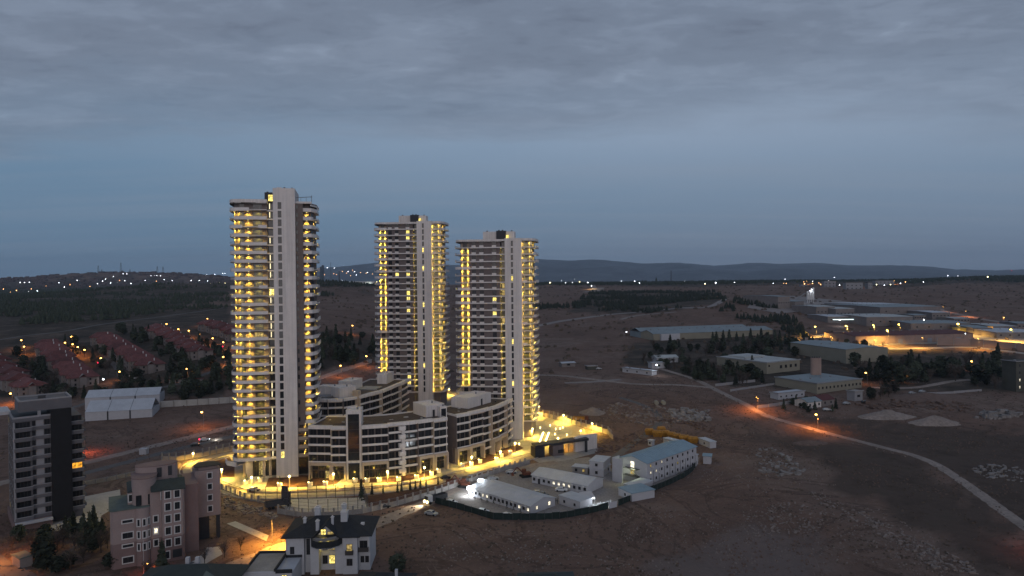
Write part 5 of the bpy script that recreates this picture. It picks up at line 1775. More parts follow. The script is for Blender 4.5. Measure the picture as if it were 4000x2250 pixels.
ob('link_wall', MB().box(17.8, ex - 2.9, 3.0, ey + 6, 0, 19), M['pinkd'], T)
drape_poly('side_path', [(470, 1420), (500, 1405), (520, 1378), (552, 1376), (560, 1395), (530, 1412), (500, 1430)], M['pale_conc'], .12, 3)
drape_poly('concrete_strip', [(570, 1318), (592, 1312), (676, 1348), (670, 1362)], M['pale_conc'], .12, 4)

# ---------------- white house with dark roof
Wh = Vector((-58.8, 177.5, 0))
T = thing('white_house', 'white house with dark hipped roof, white chimneys and lit gable window', 'house', Wh, R(3))
ob('wall', MB().box(0, 4.6, 0.8, 13, 0, 10.0).box(4.6, 6.2, 2.2, 13, 0, 10.0).box(6.2, 8.4, .6, 13, 0, 9.4).box(12.6, 14.6, .6, 13, 0, 10).box(8.4, 12.6, 3.4, 13, 0, 10)
   .box(14.6, 18.3, .2, 13, 0, 10).box(18.3, 21.2, 2.6, 13, 0, 10).box(18.0, 21.2, 1.6, 2.6, 5.4, 10), M['housewhite'], T)
ob('roof', MB().hip(0, 21.2, .4, 13.4, 10.1, 13.2, 1.0, 1.0).hip(14.4, 18.6, -.4, 6, 10.0, 11.6, .6, 1.0).hip(-.2, 4.8, .2, 6, 10.0, 11.4, .6, 1.0), M['darkroof'], T)
ob('gable_roof', MB().gable(7.2, 13.6, -.2, 6.8, 10.0, 13.0, .45, .2, 'y'), M['darkroof'], T)
ob('gable_wall', MB().add([(7.6, 0.3, 9.6), (13.2, .3, 9.6), (10.4, .3, 12.75), (7.6, .6, 9.6), (13.2, .6, 9.6), (10.4, .6, 12.75)], [(0, 1, 2), (5, 4, 3), (0, 2, 5, 3), (2, 1, 4, 5)]), M['housewhite'], T)
ob('balcony_skirt', MB().wall([(6.4, .8), (6.9, -1.2), (8.6, -2.6), (12.2, -2.6), (13.8, -1.2), (14.4, .6)], 7.8, 9.5, .3), M['darkroof'], T)
ob('terrace', MB().prism([(6.4, .8), (6.9, -1.2), (8.6, -2.6), (12.2, -2.6), (13.8, -1.2), (14.4, .6)], 7.7, 8.0), M['housewhite'], T)
ob('terrace_rail', MB().wall([(8.0, -1.5), (10.4, -2.2), (13.2, -.8)], 9.5, 10.3, .08), M['metal'], T)
window(T, 9.7, .28, 9.7, 1.3, 2.1, lit='litwin', transom=True); window(T, 11.5, .28, 9.7, 1.6, 1.5, lit='litdim', cols_=2)
spot((9.3, -.5, 11.4), 90, WARM, T, size=120)
for z, l1, l2 in ((5.2, 'litwin', 'litdim'), (1.6, 'litwin', None)):
    window(T, 9.4, 3.39, z, 1.3, 2.2, lit=None if z > 5 else None); window(T, 11.2, 3.39, z, 1.5, 2.3, cols_=3, lit=l2 if z > 5 else l1)
point((9.2, 2.6, 7.0), 120, YEL, T, .15)
ob('lamp_bulb', MB().sphere(9.1, 3.1, 7.0, .28, 8, 6), M['globe'], T)
for x, y, z, w, h, ln in ((1.6, .79, 5.4, 1.1, 1.9, None), (1.6, .79, 1.8, .8, 1.3, None), (5.4, 2.19, 4.6, 1.0, 4.2, None), (16.3, .19, 5.6, 1.5, 2.2, 'litdim'), (16.3, .19, 2.2, 1.5, 1.8, None), (19.7, 1.59, 5.8, 2.0, 2.3, None),
                          (19.2, 2.59, 2.0, .95, 1.7, None), (20.4, 2.59, 2.0, .95, 1.7, None)):
    window(T, x, y, z, w, h, lit=ln)
for x0, x1, y, z in ((15.3, 17.3, .2, 5.3), (18.4, 21.0, 1.6, 5.5)):
    b = ob('balcony_rail', MB().box(x0, x1, y - .8, y - .72, z, z + 1.0).box(x0, x0 + .08, y - .8, y, z, z + 1).box(x1 - .08, x1, y - .8, y, z, z + 1).box(x0, x1, y - .8, y, z - .12, z), M['frame'], T)
for x, y, z0_, z1_, s in ((6.6, 8.0, 11.0, 15.0, .7), (13.0, 11.0, 11.0, 14.6, .6), (14.2, 5.2, 11.0, 14.6, .85), (4.0, 4.6, 10.6, 13.2, .35), (7.9, 1.9, 10.8, 13.4, .4), (11.5, 3.0, 12.0, 13.9, .3)):
    c_ = ob('chimney', MB().box(x - s, x + s, y - s, y + s, z0_, z1_), M['housewhite'], T)
    ob('chimney_cap', MB().box(x - s - .12, x + s + .12, y - s - .12, y + s + .12, z1_, z1_ + .18).box(x - s * .6, x + s * .6, y - s * .6, y + s * .6, z1_ + .18, z1_ + .5), M['wframe'], c_)
ob('skylight', MB().box(18.6, 19.5, 4.0, 5.0, 10.9, 11.8), M['wframe'], T)
# lower flat wing to the left
ob('wing', MB().box(-7.5, 0, -9, 3.0, 0, 5.0).box(0, 4, -9, .8, 0, 4.6), M['housewhite'], T)
ob('wing_roof', MB().box(-7.2, -.1, -8.6, 2.6, 5.0, 5.08), M['concrete'], T)
ob('wing_rim', MB().box(-7.6, -7.2, -9, 3, 5.0, 5.6).box(-7.2, .1, 2.6, 3, 5, 5.6).box(-.3, .1, -9, 2.6, 5, 5.6).box(0.1, 4.1, -9.1, -8.8, 4.6, 5.5).box(.1, 4.1, .5, .8, 4.6, 5.2), M['darkroof'], T)
window(T, 2.2, -9.01, 2.4, 1.2, 1.8, lit='litwin')

# ---------------- house with broad green-grey roof, lower left
G = P(500, 1430, 161)
T = thing('green_roofed_house', 'house with broad dark green roof and two white chimneys at the bottom edge', 'house', (G.x - 8, 154, 0), R(4))
ob('wall', MB().box(-4.6, 16.5, 0, 13, 0, 6.4), M['housewhite'], T)
ob('roof', MB().hip(-4.6, 16.5, 0, 13, 6.5, 10.2, 1.3, 1.0), M['greenroof'], T)
ob('dormer', MB().add([(10.5, -1.6, 7.6), (16.8, .6, 7.6), (10.8, 4.6, 9.3), (10.5, -1.6, 5.5), (16.8, .6, 5.5), (10.8, 4.6, 5.5)], [(0, 1, 2), (0, 3, 4, 1), (1, 4, 5, 2), (2, 5, 3, 0)]), M['oxide'], T)
for x in (5.4, 7.6):
    ob('chimney', MB().box(x - .42, x + .42, 7.6, 8.5, 9.0, 11.2), M['panel'], T)
ob('satellite_dish', MB().cyl(6.5, 7.6, 10.0, 10.25, .55, 10, .1), M['dmetal'], T)
G = P(975, 1436, 166)
T = thing('dark_roofed_house', 'low house with dark roof beside a tree right of the white house', 'house', (G.x - 7, 158, 0), R(-5))
ob('wall', MB().box(0, 12, 0, 10, 0, 4.6), M['housewhite'], T)
ob('roof', MB().hip(0, 12, 0, 10, 4.7, 7.2, 1.0, 1.0), M['darkroof'], T)
ob('chimney', MB().box(9.0, 9.6, 5, 5.6, 6.2, 7.9), M['housewhite'], T)
G = P(1378, 1449, 164)
T = thing('teal_roofed_house', 'dark teal roof just showing at the bottom edge right of centre', 'house', (G.x - 6, 160, 0), R(2))
ob('wall', MB().box(0, 12, 0, 9, 0, 3.6), M['housewhite'], T)
ob('roof', MB().hip(0, 12, 0, 9, 3.7, 5.6, .9, 1.0), M['greenroof'], T)
# small lit store at the far lower left
T = thing('garden_store', 'small orange lit store among shrubs in the bottom left corner', 'shed', W(30, 1420), R(-35))
ob('wall', MB().box(0, 5.2, 0, 3, 0, 2.6), M['villa'], T)
ob('roof', MB().box(-.2, 5.4, -.2, 3.2, 2.6, 2.8), M['oxide'], T)
road('corner_road', [(-60, 1380), (0, 1425), (60, 1455), (130, 1500)], 8, M['asphalt'], .12)
road('left_main_road', [(-40, 1225), (100, 1192), (213, 1164), (300, 1143), (400, 1119), (480, 1099), (578, 1075), (680, 1052)], 8.5, M['dirtroad'], .12)
road('left_main_road', [(60, 1226), (213, 1190), (330, 1160), (430, 1134), (520, 1112), (600, 1094)], 7.0, M['asphalt'], .12)

# utility pole with arm by the orange road, and lamps over it
T = thing('street_light', 'tall thin street light pole on the slope left of the white house', 'street light', W(685, 1364))
ob('pole', MB().cyl(0, 0, 0, 7.4, .09, 6, .05), M['metal'], T)
spot((2.4, -1.2, 7.4), 30000, SOD, T, size=150, blend=.7, radius=.15)
ob('arm', MB().bar((0, 0, 7.3), (1.2, -.2, 7.7), .05).box(1.0, 1.8, -.4, 0, 7.6, 7.75), M['metal'], T)


def sodium_lamp(u, v, h=7.5, power=5000, label='', col=ORA, gm_='sodium', group='orange street lights', dv=None, r=0.45, arm=0.9, light=True, base=None):
    """pole with a lit head seen at (u, v)"""
    if base is None:
        lo, hi = v + 2, v + 140
        for _ in range(22):
            m = (lo + hi) / 2
            p = W(u, m)
            vt = proj(p.x, p.y, p.z + h)[1]
            if vt < v:
                lo = m
            else:
                hi = m
        base = W(u, (lo + hi) / 2)
    T = thing('street_light', label, 'street light', base, 0, group)
    key = ('pole', round(h, 1))
    ob('pole', LP_POLE.setdefault(key, MB().cyl(arm, 0, 0, h, .10, 5, .06).bar((arm, 0, h), (0, 0, h + .15), .05, 4).mesh('pole', M['metal'])), parent=T)
    key = (gm_, round(r, 2))
    ob('lamp_head', LP_G.setdefault(key, MB().sphere(0, 0, 0, r, 8, 6, .7).mesh('lamp_head', M[gm_])), parent=T, loc=(0, 0, h))
    if light:
        spot((0, 0, h - r - .1), power, col, T, size=160, blend=.4, radius=.2)
    return T


sodium_lamp(735, 1330, 4.2, 14000, 'orange light hidden behind the roof of the white house', SOD, r=.2, base=W(724, 1390))
sodium_lamp(768, 1290, 3.6, 5000, 'orange light over the dirt track behind the white house', ORA, r=.15, base=W(770, 1345))
sodium_lamp(350, 1452, 3.5, 700, 'red tinged light behind a small tree below the pink house', (1, .12, .03), base=W(372, 1452), r=.2)
sodium_lamp(-30, 1400, 7, 7000, 'orange light outside the bottom left corner', ORA, base=W(-22, 1425))
T = thing('flagpole', 'thin white mast in front of the pink house', 'mast', W(362, 1452))
ob('mast', MB().cyl(0, 0, 0, 9.5, .07, 6, .04), M['panel'], T)

# ---------------- tents and boundary wall behind the left road
for k, (a, b, dep, h, rise, n, lb) in enumerate([((214, 1060), (383, 1049), 16, 5.2, 4.6, 3, 'nearer white hall with two dark drain strips beyond the left road'),
                                                 ((214, 1032), (402, 1018), 14, 7.2, 3.2, 3, 'rear white hall standing behind the three bay one')]):
    A, B_ = W(*a), W(*b)
    ang, L_ = frame_of(A, B_)
    T = thing('hall_tent', lb, 'hall', (A.x, A.y, min(A.z, B_.z) - .3), ang, 'white halls beyond the left road')
    ob('wall', MB().box(0, L_, 0, dep, 0, h), M['panel'], T)
    for j in range(n):
        ob('roof', MB().gable(j * L_ / n + .4, (j + 1) * L_ / n - .4, 0, dep, h, h + rise, .3, .1, 'x'), M['grayroof'], T)
    for j in range(1, n):
        ob('drain_strip', MB().box(j * L_ / n - .35, j * L_ / n + .35, -.12, .2, 0, h).gable(j * L_ / n - .3, j * L_ / n + .3, 0, dep, h - .2, h + rise - .2, .1, .1, 'x'), M['dark'], T)
post_wall('long pale boundary wall beside the white halls left of the tallest tower', [(404, 1025), (470, 1021), (578, 1014), (640, 1010)], 3.4, 3.5, 'pale_conc', spacing=6, group='boundary walls', lab_mesh=False)
o = ob('store_hut', MB().box(0, 3, 0, 2.5, 0, 2.5), M['panel'], loc=W(350, 1146 - 2))
tag(o, 'tiny pale hut on the grass under the white halls', 'hut')
# ================================================================ RED ROOFED VILLAGE
ORD = ['first', 'second', 'third', 'fourth', 'fifth', 'sixth', 'seventh', 'eighth', 'ninth', 'tenth', 'eleventh', 'twelfth', 'thirteenth']
vr = random.Random(21)
VC = {}


def villa_meshes(w):
    k = round(w, 1)
    if k not in VC:
        d = 15.5
        VC[k] = dict(
            wall=MB().box(0.0, w, 0, d, -3.5, 6.2).add([(w * .25, -1.2, -3.0), (w * .75, -1.2, -3), (w * .75, 0, -3), (w * .25, 0, -3), (w * .25, -1.2, 5.6), (w * .75, -1.2, 5.6), (w * .75, 0, 5.6), (w * .25, 0, 5.6), (w * .5, -1.2, 7.4), (w * .5, 0, 7.4)],
                                                       [(0, 1, 5, 4), (1, 2, 6, 5), (3, 0, 4, 7), (4, 5, 8), (4, 8, 9, 7), (5, 6, 9, 8)]).mesh('wall', M['villa']),
            roof=MB().hip(-2.6, w + .6, 0, d, 6.25, 10.0, .7, 0.45).add([(w * .18, -1.7, 5.6), (w * .5, -1.7, 7.6), (w * .82, -1.7, 5.6), (w * .18, 3.0, 7.2), (w * .5, 3.4, 8.3), (w * .82, 3.0, 7.2)], [(0, 1, 4, 3), (1, 2, 5, 4), (0, 2, 1)]).mesh('roof', M['tile']),
            chim=MB().box(w * .7, w * .7 + .5, d * .62, d * .62 + .5, 8.4, 10.0).mesh('chimney', M['wframe']),
            sky=MB().box(w * .3, w * .3 + .6, d * .25, d * .25 + .5, 8.1, 8.5).mesh('skylight', M['wframe']))
    return VC[k]


def villa_row(uvn, uvf, n, rowname, side=1):
    A, B_ = W(*uvn), W(*uvf)
    d = (B_ - A).xy
    L_ = d.length
    w = L_ / n
    ang = math.atan2(d.y, d.x)
    mm = villa_meshes(w)
    for i in range(n):
        p = A.xy + d * (i / n)
        # front side faces left in the picture
        off = (0.9 if i % 2 else -0.6)
        q = p + Vector((-math.sin(ang), math.cos(ang))) * off
        mid = p + d / n / 2
        T = thing('terraced_house', 'red roofed house %s from near end of %s' % (ORD[i], rowname), 'house', (q.x, q.y, H(mid.x, mid.y)), ang, 'red roofed terraced houses')
        T.rotation_euler = (0, 0, ang + PI)
        T.location = (q.x + d.x / n, q.y + d.y / n, H(mid.x, mid.y) + vr.uniform(-.3, .3))
        T.rotation_euler = (0, 0, ang + PI)
        # after turning, local x runs back towards the near end and local y to the picture's right
        T.scale = (1, 1, 1)
        ob('wall', mm['wall'], parent=T)
        r = ob('roof', mm['roof'], parent=T)
        ob('chimney', mm['chim'], parent=r)
        ob('skylight', mm['sky'], parent=r)
        for z in (1.2, 4.0):
            for x in ((w * .5,) if w < 6 else (w * .14, w * .5, w * .86)):
                y = -1.205 if abs(x - w * .5) < .1 else -.005
                window(T, round(x, 2), y, z, 1.0, 1.3, cols_=1)
        if i == 0:
            for yy in (2.4, 6.2, 10.6):
                for z in (1.2, 4.0):
                    window(T, w + .005, yy, z, 1.1, 1.4, rz=R(90))
            g = ob('end_gable', MB().box(w, w + 1.3, 4.6, 8.6, -3, 6.4).gable(w - 2, w + 1.4, 4.4, 8.8, 6.4, 8.2, .3, .15, 'x'), M['villa'], T)


villa_row((45, 1003), (-75, 905), 6, 'the leftmost row')
villa_row((176, 980), (88, 884), 11, 'the second row from the left')
villa_row((350, 944), (232, 866), 10, 'the row behind the white halls')
villa_row((478, 908), (365, 842), 9, 'the row closest to the tallest tower')
villa_row((606, 868), (500, 830), 6, 'the row half hidden by the tallest tower')

orange = [(54, 856), (61, 872), (164, 862), (180, 847), (183, 866), (196, 873), (213, 880), (254, 901), (272, 848), (301, 935), (419, 815), (449, 828), (475, 832), (502, 841), (535, 851), (562, 861), (522, 802), (562, 898), (469, 928), (27, 990)]
lb = ['at the far left above the first row', 'just under the far left one', 'over the middle of the second row', 'behind the top of the second row', 'left end of the lane between second and third rows', 'second in the lane between second and third rows', 'third in the lane between second and third rows',
      'beside the red signal in the lane', 'at the top of the row behind the halls', 'at the lower end of the lane by the halls', 'at the top of the row closest to the tower', 'first below the top right lane', 'second below the top right lane', 'third below the top right lane', 'fourth below the top right lane', 'close to the tower at the lane end',
      'highest one beside the tower', 'low one near the tower edge', 'over the lit sheds below the third row', 'over the end of the leftmost row']
for (u, v), s in zip(orange, lb):
    sodium_lamp(u, v, 6.5, 4200, 'orange village light ' + s, ORA, 'sodium', 'orange lights of the village', r=.55)
for (u, v), s in (((508, 1037), 'yellow light on the slope above the left road'), ((887, 819), 'lone yellow light on the brown hill between towers'), ((922, 896), 'orange light on the road left of the middle tower'), ((857, 920), 'orange light on the road behind the rear block')):
    sodium_lamp(u, v, 8, 3200, s, ORA, 'sodium', r=.55)
sodium_lamp(0, 0, 6, 4500, 'red orange light hidden behind the dark block by the left road', (1, .16, .05), base=W(208, 1142))
for (u, v), s, mtn in (((410, 857), 'bright white window light among the trees by the fourth row', 'wbulb'), ((260, 958), 'small white light at the end of the second row', 'wbulb'), ((247, 915), 'red signal light in the village lane', 'redlamp'), ((560, 874), 'small red light beside the tower edge', 'redlamp')):
    p = W(u, v + 7)
    T = thing('garden_light', s, 'lamp', p)
    ob('pole', MB().cyl(0, 0, 0, 2.6, .06, 5), M['metal'], T)
    ob('lamp_head', MB().sphere(0, 0, 2.8, .45, 8, 6), M[mtn], T)
T = thing('lit_sheds', 'row of low pink lit sheds under the lamp below the third row', 'shed', W(425, 966), .25)
for k in range(4):
    ob('wall', MB().box(k * 5.2, k * 5.2 + 4.2, 0, 3, -.5, 2.6), M['villa'], T)
    ob('roof', MB().box(k * 5.2 - .3, k * 5.2 + 4.5, -.3, 3.3, 2.6, 2.85), M['tile'], T)
road('village_road', [(150, 1035), (230, 1010), (300, 985), (420, 972), (520, 940), (590, 910)], 5, M['asphalt'], .15)
road('village_road', [(245, 850), (250, 880), (290, 920), (310, 960)], 4.5, M['asphalt'], .15)
road('hill_road', [(780, 960), (850, 935), (920, 912), (1000, 890)], 7, M['dirtroad'], .2)
road('hill_track', [(-30, 860), (60, 845), (170, 832), (300, 810), (420, 795), (560, 775)], 4, M['asphalt'], .3)

# ---------------- far city on the left hill
rc = random.Random(31)
cm, n = MB(), 0
while n < 1400:
    x, y = rc.uniform(-4200, -900), rc.uniform(3100, 5600)
    u, v = proj(x, y, H(x, y))
    if -60 < u < 600 and rc.random() < .75:
        s, h = rc.uniform(5, 13), rc.choice((3, 4, 5, 6, 9))
        z = H(x, y)
        cm.box(x - s, x + s, y - s * .7, y + s * .7, z - 3, z + h)
        n += 1
ct = ob('hillside_town', cm, mat('far_town_render', (0.10, 0.075, 0.075), .9, .4, .01), kind='stuff')
tag(ct, 'dim distant town covering the hillside at the far left', 'town')
dots = [(1105, 155, 'w'), (988, 178, 'w'), (919, 200, 'w'), (1072, 155, 'w'), (1041, 212, 'o'), (1087, 215, 'w'), (1195, 218, 'y'), (893, 218, 'w'), (1263, 213, 'w'), (1315, 172, 'w'), (1345, 172, 'w'), (1365, 172, 'w'), (1398, 173, 'w'),
        (1362, 218, 'o'), (672, 212, 'w'), (703, 249, 'w'), (849, 242, 'w'), (783, 265, 'o'), (963, 234, 'w'), (513, 233, 'w'), (273, 287, 'o'), (326, 303, 'w'), (250, 322, 'w'), (176, 230, 'w'), (256, 229, 'w'), (213, 231, 'w'),
        (1665, 213, 'w'), (1735, 213, 'w'), (1808, 217, 'w'), (1870, 228, 'w'), (1908, 230, 'y'), (1838, 240, 'y'), (1960, 237, 'y'), (12, 355, 'w'), (30, 288, 'o'), (143, 300, 'o'), (90, 330, 'o'), (400, 262, 'o'), (560, 270, 'w'), (610, 250, 'o'), (820, 205, 'o'), (1140, 240, 'w'), (1430, 205, 'w'), (1500, 215, 'w')]
CL = {}


def far_light(u, v, c, r, label, group, dmin=2600, h=6):
    p = None
    y = dmin
    d = ray(u, v)
    while y < 9000:                          # first ground beyond dmin close under the sight line
        if CAMZ + d.z * y - H(d.x * y, y) < h:
            p = Vector((d.x * y, y, H(d.x * y, y)))
            break
        y += 15
    if p is None:
        y = 4300
        p = Vector((d.x * y, y, H(d.x * y, y)))
    hh = max(1.5, CAMZ + d.z * p.y - p.z)
    T = thing('far_light', label, 'light', p, 0, group)
    key = (c, round(r, 1))
    if key not in CL:
        CL[key] = MB().sphere(0, 0, 0, r, 6, 4).mesh('lamp_head', M[{'w': 'city_w', 'y': 'city_y', 'o': 'city_o', 'r': 'redlamp'}[c]])
    ob('lamp_head', CL[key], parent=T, loc=(0, 0, hh))
    ob('pole', MB().cyl(0, 0, 0, hh, .15, 3), M['dmetal'], T)
    return T


CN = {'w': 'white', 'y': 'yellow', 'o': 'orange', 'r': 'red'}
twn = {}
for x, y, c in dots:
    u, v = x / 3.462, 644 + y / 3.462
    twn.setdefault(c, []).append(far_light(u, v, c, 1.35, '', 'lights of the distant town, ' + CN[c]))
for c in twn:
    ordinal_labels(twn[c], 'tiny %s light of the distant town on the left hill' % CN[c])


def mast(u, vt, d, label, w=3.2, base_v=None):
    top = P(u, vt, d)
    z = H(top.x, d)
    h = top.z - z
    T = thing('lattice_mast', label, 'mast', (top.x, d, z), 0, 'radio masts on the horizon')
    m = MB()
    a, b = w, w * .18
    for sx, sy in ((-1, -1), (1, -1), (1, 1), (-1, 1)):
        m.bar((sx * a, sy * a, 0), (sx * b, sy * b, h), .55, 3)
    k = 9
    for i in range(k):
        t0, t1 = i / k, (i + 1) / k
        w0, w1 = a + (b - a) * t0, a + (b - a) * t1
        s = 1 if i % 2 else -1
        m.bar((-w0 * s, -w0, h * t0), (w1 * s, -w1, h * t1), .35, 3)
    ob('lattice', m, M['dmetal'], T)
    return T


for u, vt, lb_ in ((247, 668, 'leftmost thin mast on the left hill'), (256, 678, 'short mast next to the leftmost one'), (304, 661, 'tallest mast on the crown of the left hill'), (327, 678, 'short mast right of the hill crown'), (395.5, 670, 'thick mast above the row of white lights'), (410, 671, 'thin mast right of the row of white lights')):
    mast(u, vt, 4150, lb_, 5)
mast(853, 681, 2300, 'pylon beside the long white hall on the horizon', 2.5)
mast(832, 660, 6000, 'thin distant mast right of the twin high-rise', 4)
mast(1688, 680, 2650, 'thin mast on the right hand skyline', 1.6)
for k, (u0, u1, vt, vb, d, lb_) in enumerate([(804, 808, 672, 702, 7000, 'left tower of the distant twin high-rise between the towers'), (808.5, 814, 668, 702, 7050, 'right tower of the distant twin high-rise between the towers'), (470, 480, 692, 707, 5200, 'distant block near the end of the left hill'),
                                              (142, 147, 695, 704, 4400, 'leftmost block on the left skyline'), (148, 156, 694, 704, 4400, 'middle block on the left skyline'), (157, 164, 695, 704, 4400, 'right block on the left skyline')]):
    a, b = P(u0, vt, d), P(u1, vt, d)
    z = H(a.x, d)
    T = thing('high_rise', lb_, 'building', (a.x, d, z - 5))
    ob('wall', MB().box(0, b.x - a.x, 0, 25, 0, a.z - z + 5), M['dark'] if d > 5000 else M['greyband'], T)
    ob('roof', MB().box((b.x - a.x) * .2, (b.x - a.x) * .7, 5, 20, a.z - z + 5, a.z - z + 10), M['dark'], T)
# long white hall on the skyline between towers
A, B_ = P(857, 716, 2050), P(942, 716, 2050)
T = thing('skyline_hall', 'long white floodlit hall on the skyline between the first two towers', 'hall', (A.x, A.y, H(A.x, A.y)), 0)
ob('wall', MB().box(0, B_.x - A.x, 0, 30, -6, CAMZ + ray(900, 709.5).z * 2050 - H(A.x, A.y)), M['panel'], T)
ob('roof', MB().box(-1, B_.x - A.x + 1, -1, 31, CAMZ + ray(900, 709.5).z * 2050 - H(A.x, A.y), CAMZ + ray(900, 707.5).z * 2050 - H(A.x, A.y)), M['grayroof'], T)
for u in (861, 876, 900, 925, 931):
    spot(((u - 857) * 1.17, -9, CAMZ + ray(u, 706).z * 2050 - H(A.x, A.y)), 9000, (.9, 1, .8), T, size=150, radius=.5)
for u, v, c, r, s in ((806.6, 717.4, 'y', 2.6, 'big yellow white light left of the skyline hall'), (839, 704.5, 'w', 2.0, 'upper of two white lights by the skyline hall'), (841, 713, 'w', 2.0, 'lower of two white lights by the skyline hall'), (860.5, 705, 'w', 1.2, 'small light over the hall corner'),
                      (931, 711, 'w', 2.3, 'bright white light at the hall right end'), (948, 709, 'y', 2.2, 'yellow light touching the middle tower edge'), (936, 711, 'w', 1.6, 'second white light at the hall right end')):
    far_light(u, v, c, r * .6, s, 'lights round the skyline hall', 1900)
# ================================================================ WORKS AND SHEDS TO THE RIGHT
M['cream'] = mat('cream_wall', (0.27, 0.25, 0.20), .85, .1, .1)
M['greyblue'] = mat('grey_blue_sheet_roof', (0.20, 0.24, 0.26), .6, .15, .06, .06, 1)
M['whiteroof'] = mat('pale_membrane_roof', (0.40, 0.42, 0.42), .8, .12, .08)
M['redroof'] = mat('dull_red_roof', (0.10, 0.035, 0.035), .8, .2, .1)
M['darkwall'] = mat('dark_olive_wall', (0.075, 0.075, 0.065), .9, .2, .1)
M['brick'] = mat('pinkish_brick_wall', (0.30, 0.22, 0.19), .9, .12, .1)


def shed(label, ub, vb, ue, ve, ul, vl, h, rise, roofm, wallm, nwin=0, lit=(), ridge='x', name='warehouse', cat='warehouse', wsize=(2.4, 1.4), group=None, bays=0, door=None, storeys=1, dep=None):
    A, B_, C_ = W(ub, vb), W(ue, ve), W(ul, vl)
    ang, L_ = frame_of(A, B_)
    dep = dep or max(4, (C_ - A).length * 0.92)
    z = min(A.z, B_.z) - .5
    T = thing(name, label, cat, (A.x, A.y, z), ang, group)
    zh = max(A.z, B_.z, H(*(A + Vector((-math.sin(ang), math.cos(ang), 0)) * dep).xy)) - z
    h2 = h + zh
    body = MB().box(0, L_, 0, dep, -3, h2)
    if rise and ridge == 'x':
        body.add([(0, 0, h2), (0, dep, h2), (0, dep / 2, h2 + rise - .05), (L_, 0, h2), (L_, dep, h2), (L_, dep / 2, h2 + rise - .05)], [(0, 2, 1), (3, 4, 5)])
    elif rise:
        body.add([(0, 0, h2), (L_, 0, h2), (L_ / 2, 0, h2 + rise - .05), (0, dep, h2), (L_, dep, h2), (L_ / 2, dep, h2 + rise - .05)], [(0, 1, 2), (3, 5, 4)])
    ob('wall', body, M[wallm], T)
    ob('roof', MB().gable(0, L_, 0, dep, h2, h2 + rise, .5, .2, ridge) if rise else MB().box(-.4, L_ + .4, -.4, dep + .4, h2, h2 + .3), M[roofm], T)
    if L_ > 25:
        for k in range(int(L_ / 9)):
            ob('roof_vent', MB().box(-.5, .5, -.5, .5, 0, .9), M['paleband'], T, loc=((k + .5) * 9, dep * .5, h2 + rise))
    if not rise:
        ob('roof_rim', MB().box(-.5, L_ + .5, -.5, -.1, h2 + .3, h2 + .7).box(-.5, -.1, -.1, dep + .5, h2 + .3, h2 + .7), M['paleband'], T)
    for k in range(bays + 1 if bays else 0):
        ob('pilaster', MB().box(L_ * k / bays - .25, L_ * k / bays + .25, -.25, 0, 0, h2), M[wallm], T)
        if k < bays and door is not None and k % door == door // 2:
            ob('roller_door', MB().box(L_ * (k + .5) / bays - 2.4, L_ * (k + .5) / bays + 2.4, -.12, 0, zh * .4, zh * .4 + 4.6), M['paleband'], T)
    for s_ in range(storeys):
        for k in range(nwin):
            window(T, round((k + .5) / nwin * L_, 1), -.01, round(zh * .5 + h / storeys * (s_ + .45), 1), wsize[0], wsize[1], lit='litwhite' if (s_, k) in lit else None)
    return T, L_, dep, h2


T, L_, dep, h2 = shed('long twin roofed blue grey warehouse behind a row of conifers', 1644, 857, 1943, 841, 1576, 838, 5.0, 3.0, 'greyblue', 'cream', bays=18, dep=26)
ob('door', MB().box(L_ * .12, L_ * .16, -.3, 0, h2 - 5.5, h2 - .4), M['dark'], T)
ob('white_annex', MB().box(L_ * .05, L_ * .2, -3, 0, 0, h2 - .2), M['panel'], T)
ob('second_roof', MB().gable(0, L_ * .93, dep * 1.0, dep * 1.9, h2 + .2, h2 + 3.6, .4, .2, 'x').box(0, L_ * .93, dep, dep * 1.9, 0, h2), M['greyblue'], T)
ob('ridge_gap', MB().box(-.3, L_ * .9, dep - .5, dep + .5, h2, h2 + .6), M['dark'], T)
T, L_, dep, h2 = shed('flat white roofed works building with a dark window band', 1929, 941, 2012, 931, 1832, 915, 6.5, 0, 'whiteroof', 'cream', name='works_building', cat='building', nwin=0)
for k in range(4):
    window(T, round(L_ * (.42 + k * .15), 1), -.01, h2 - 4.6, 2.2, 2.2, cols_=2)
window(T, 2.4, -.01, h2 - 2.8, 1.5, 1.4)
ob('roof_step', MB().box(L_ * .2, L_ * .8, dep * .55, dep * .9, h2 + .3, h2 + 1.6), M['whiteroof'], T)
T, L_, dep, h2 = shed('grey roofed works building wrapped round a tan twin chimney tower', 2055, 991, 2168, 975, 1957, 966, 5.0, 0, 'greyblue', 'cream', name='works_building', cat='building', nwin=12, wsize=(1.2, 1.4))
tw = P(2042, 948, 452)
T = thing('silo_tower', 'tan round cornered tower standing in the works roof', 'tower', (tw.x, 452, H(tw.x, 452)))
zt_ = P(2042, 901, 452).z - H(tw.x, 452)
ob('shaft', MB().cyl(1.7, 1.7, 0, zt_, 1.7, 14).cyl(5.2, 1.7, 0, zt_, 1.7, 14).box(1.7, 5.2, .2, 3.2, 0, zt_), M['brick'], T)
for k in range(4):
    ob('flue', MB().cyl(1.2 + k * 1.5, 1.7, zt_, zt_ + .9, .35, 8), M['dmetal'], T)
shed('big grey gabled warehouse below the orange lit one', 2128, 915, 2234, 907, 2026, 884, 9.0, 1.2, 'greyblue', 'cream', ridge='y', nwin=0, bays=0)
T, L_, dep, h2 = shed('long red roofed warehouse lit orange by the street lamps', 2152, 869, 2447, 858, 2094, 852, 6.8, 2.0, 'redroof', 'brick', bays=12, door=3)
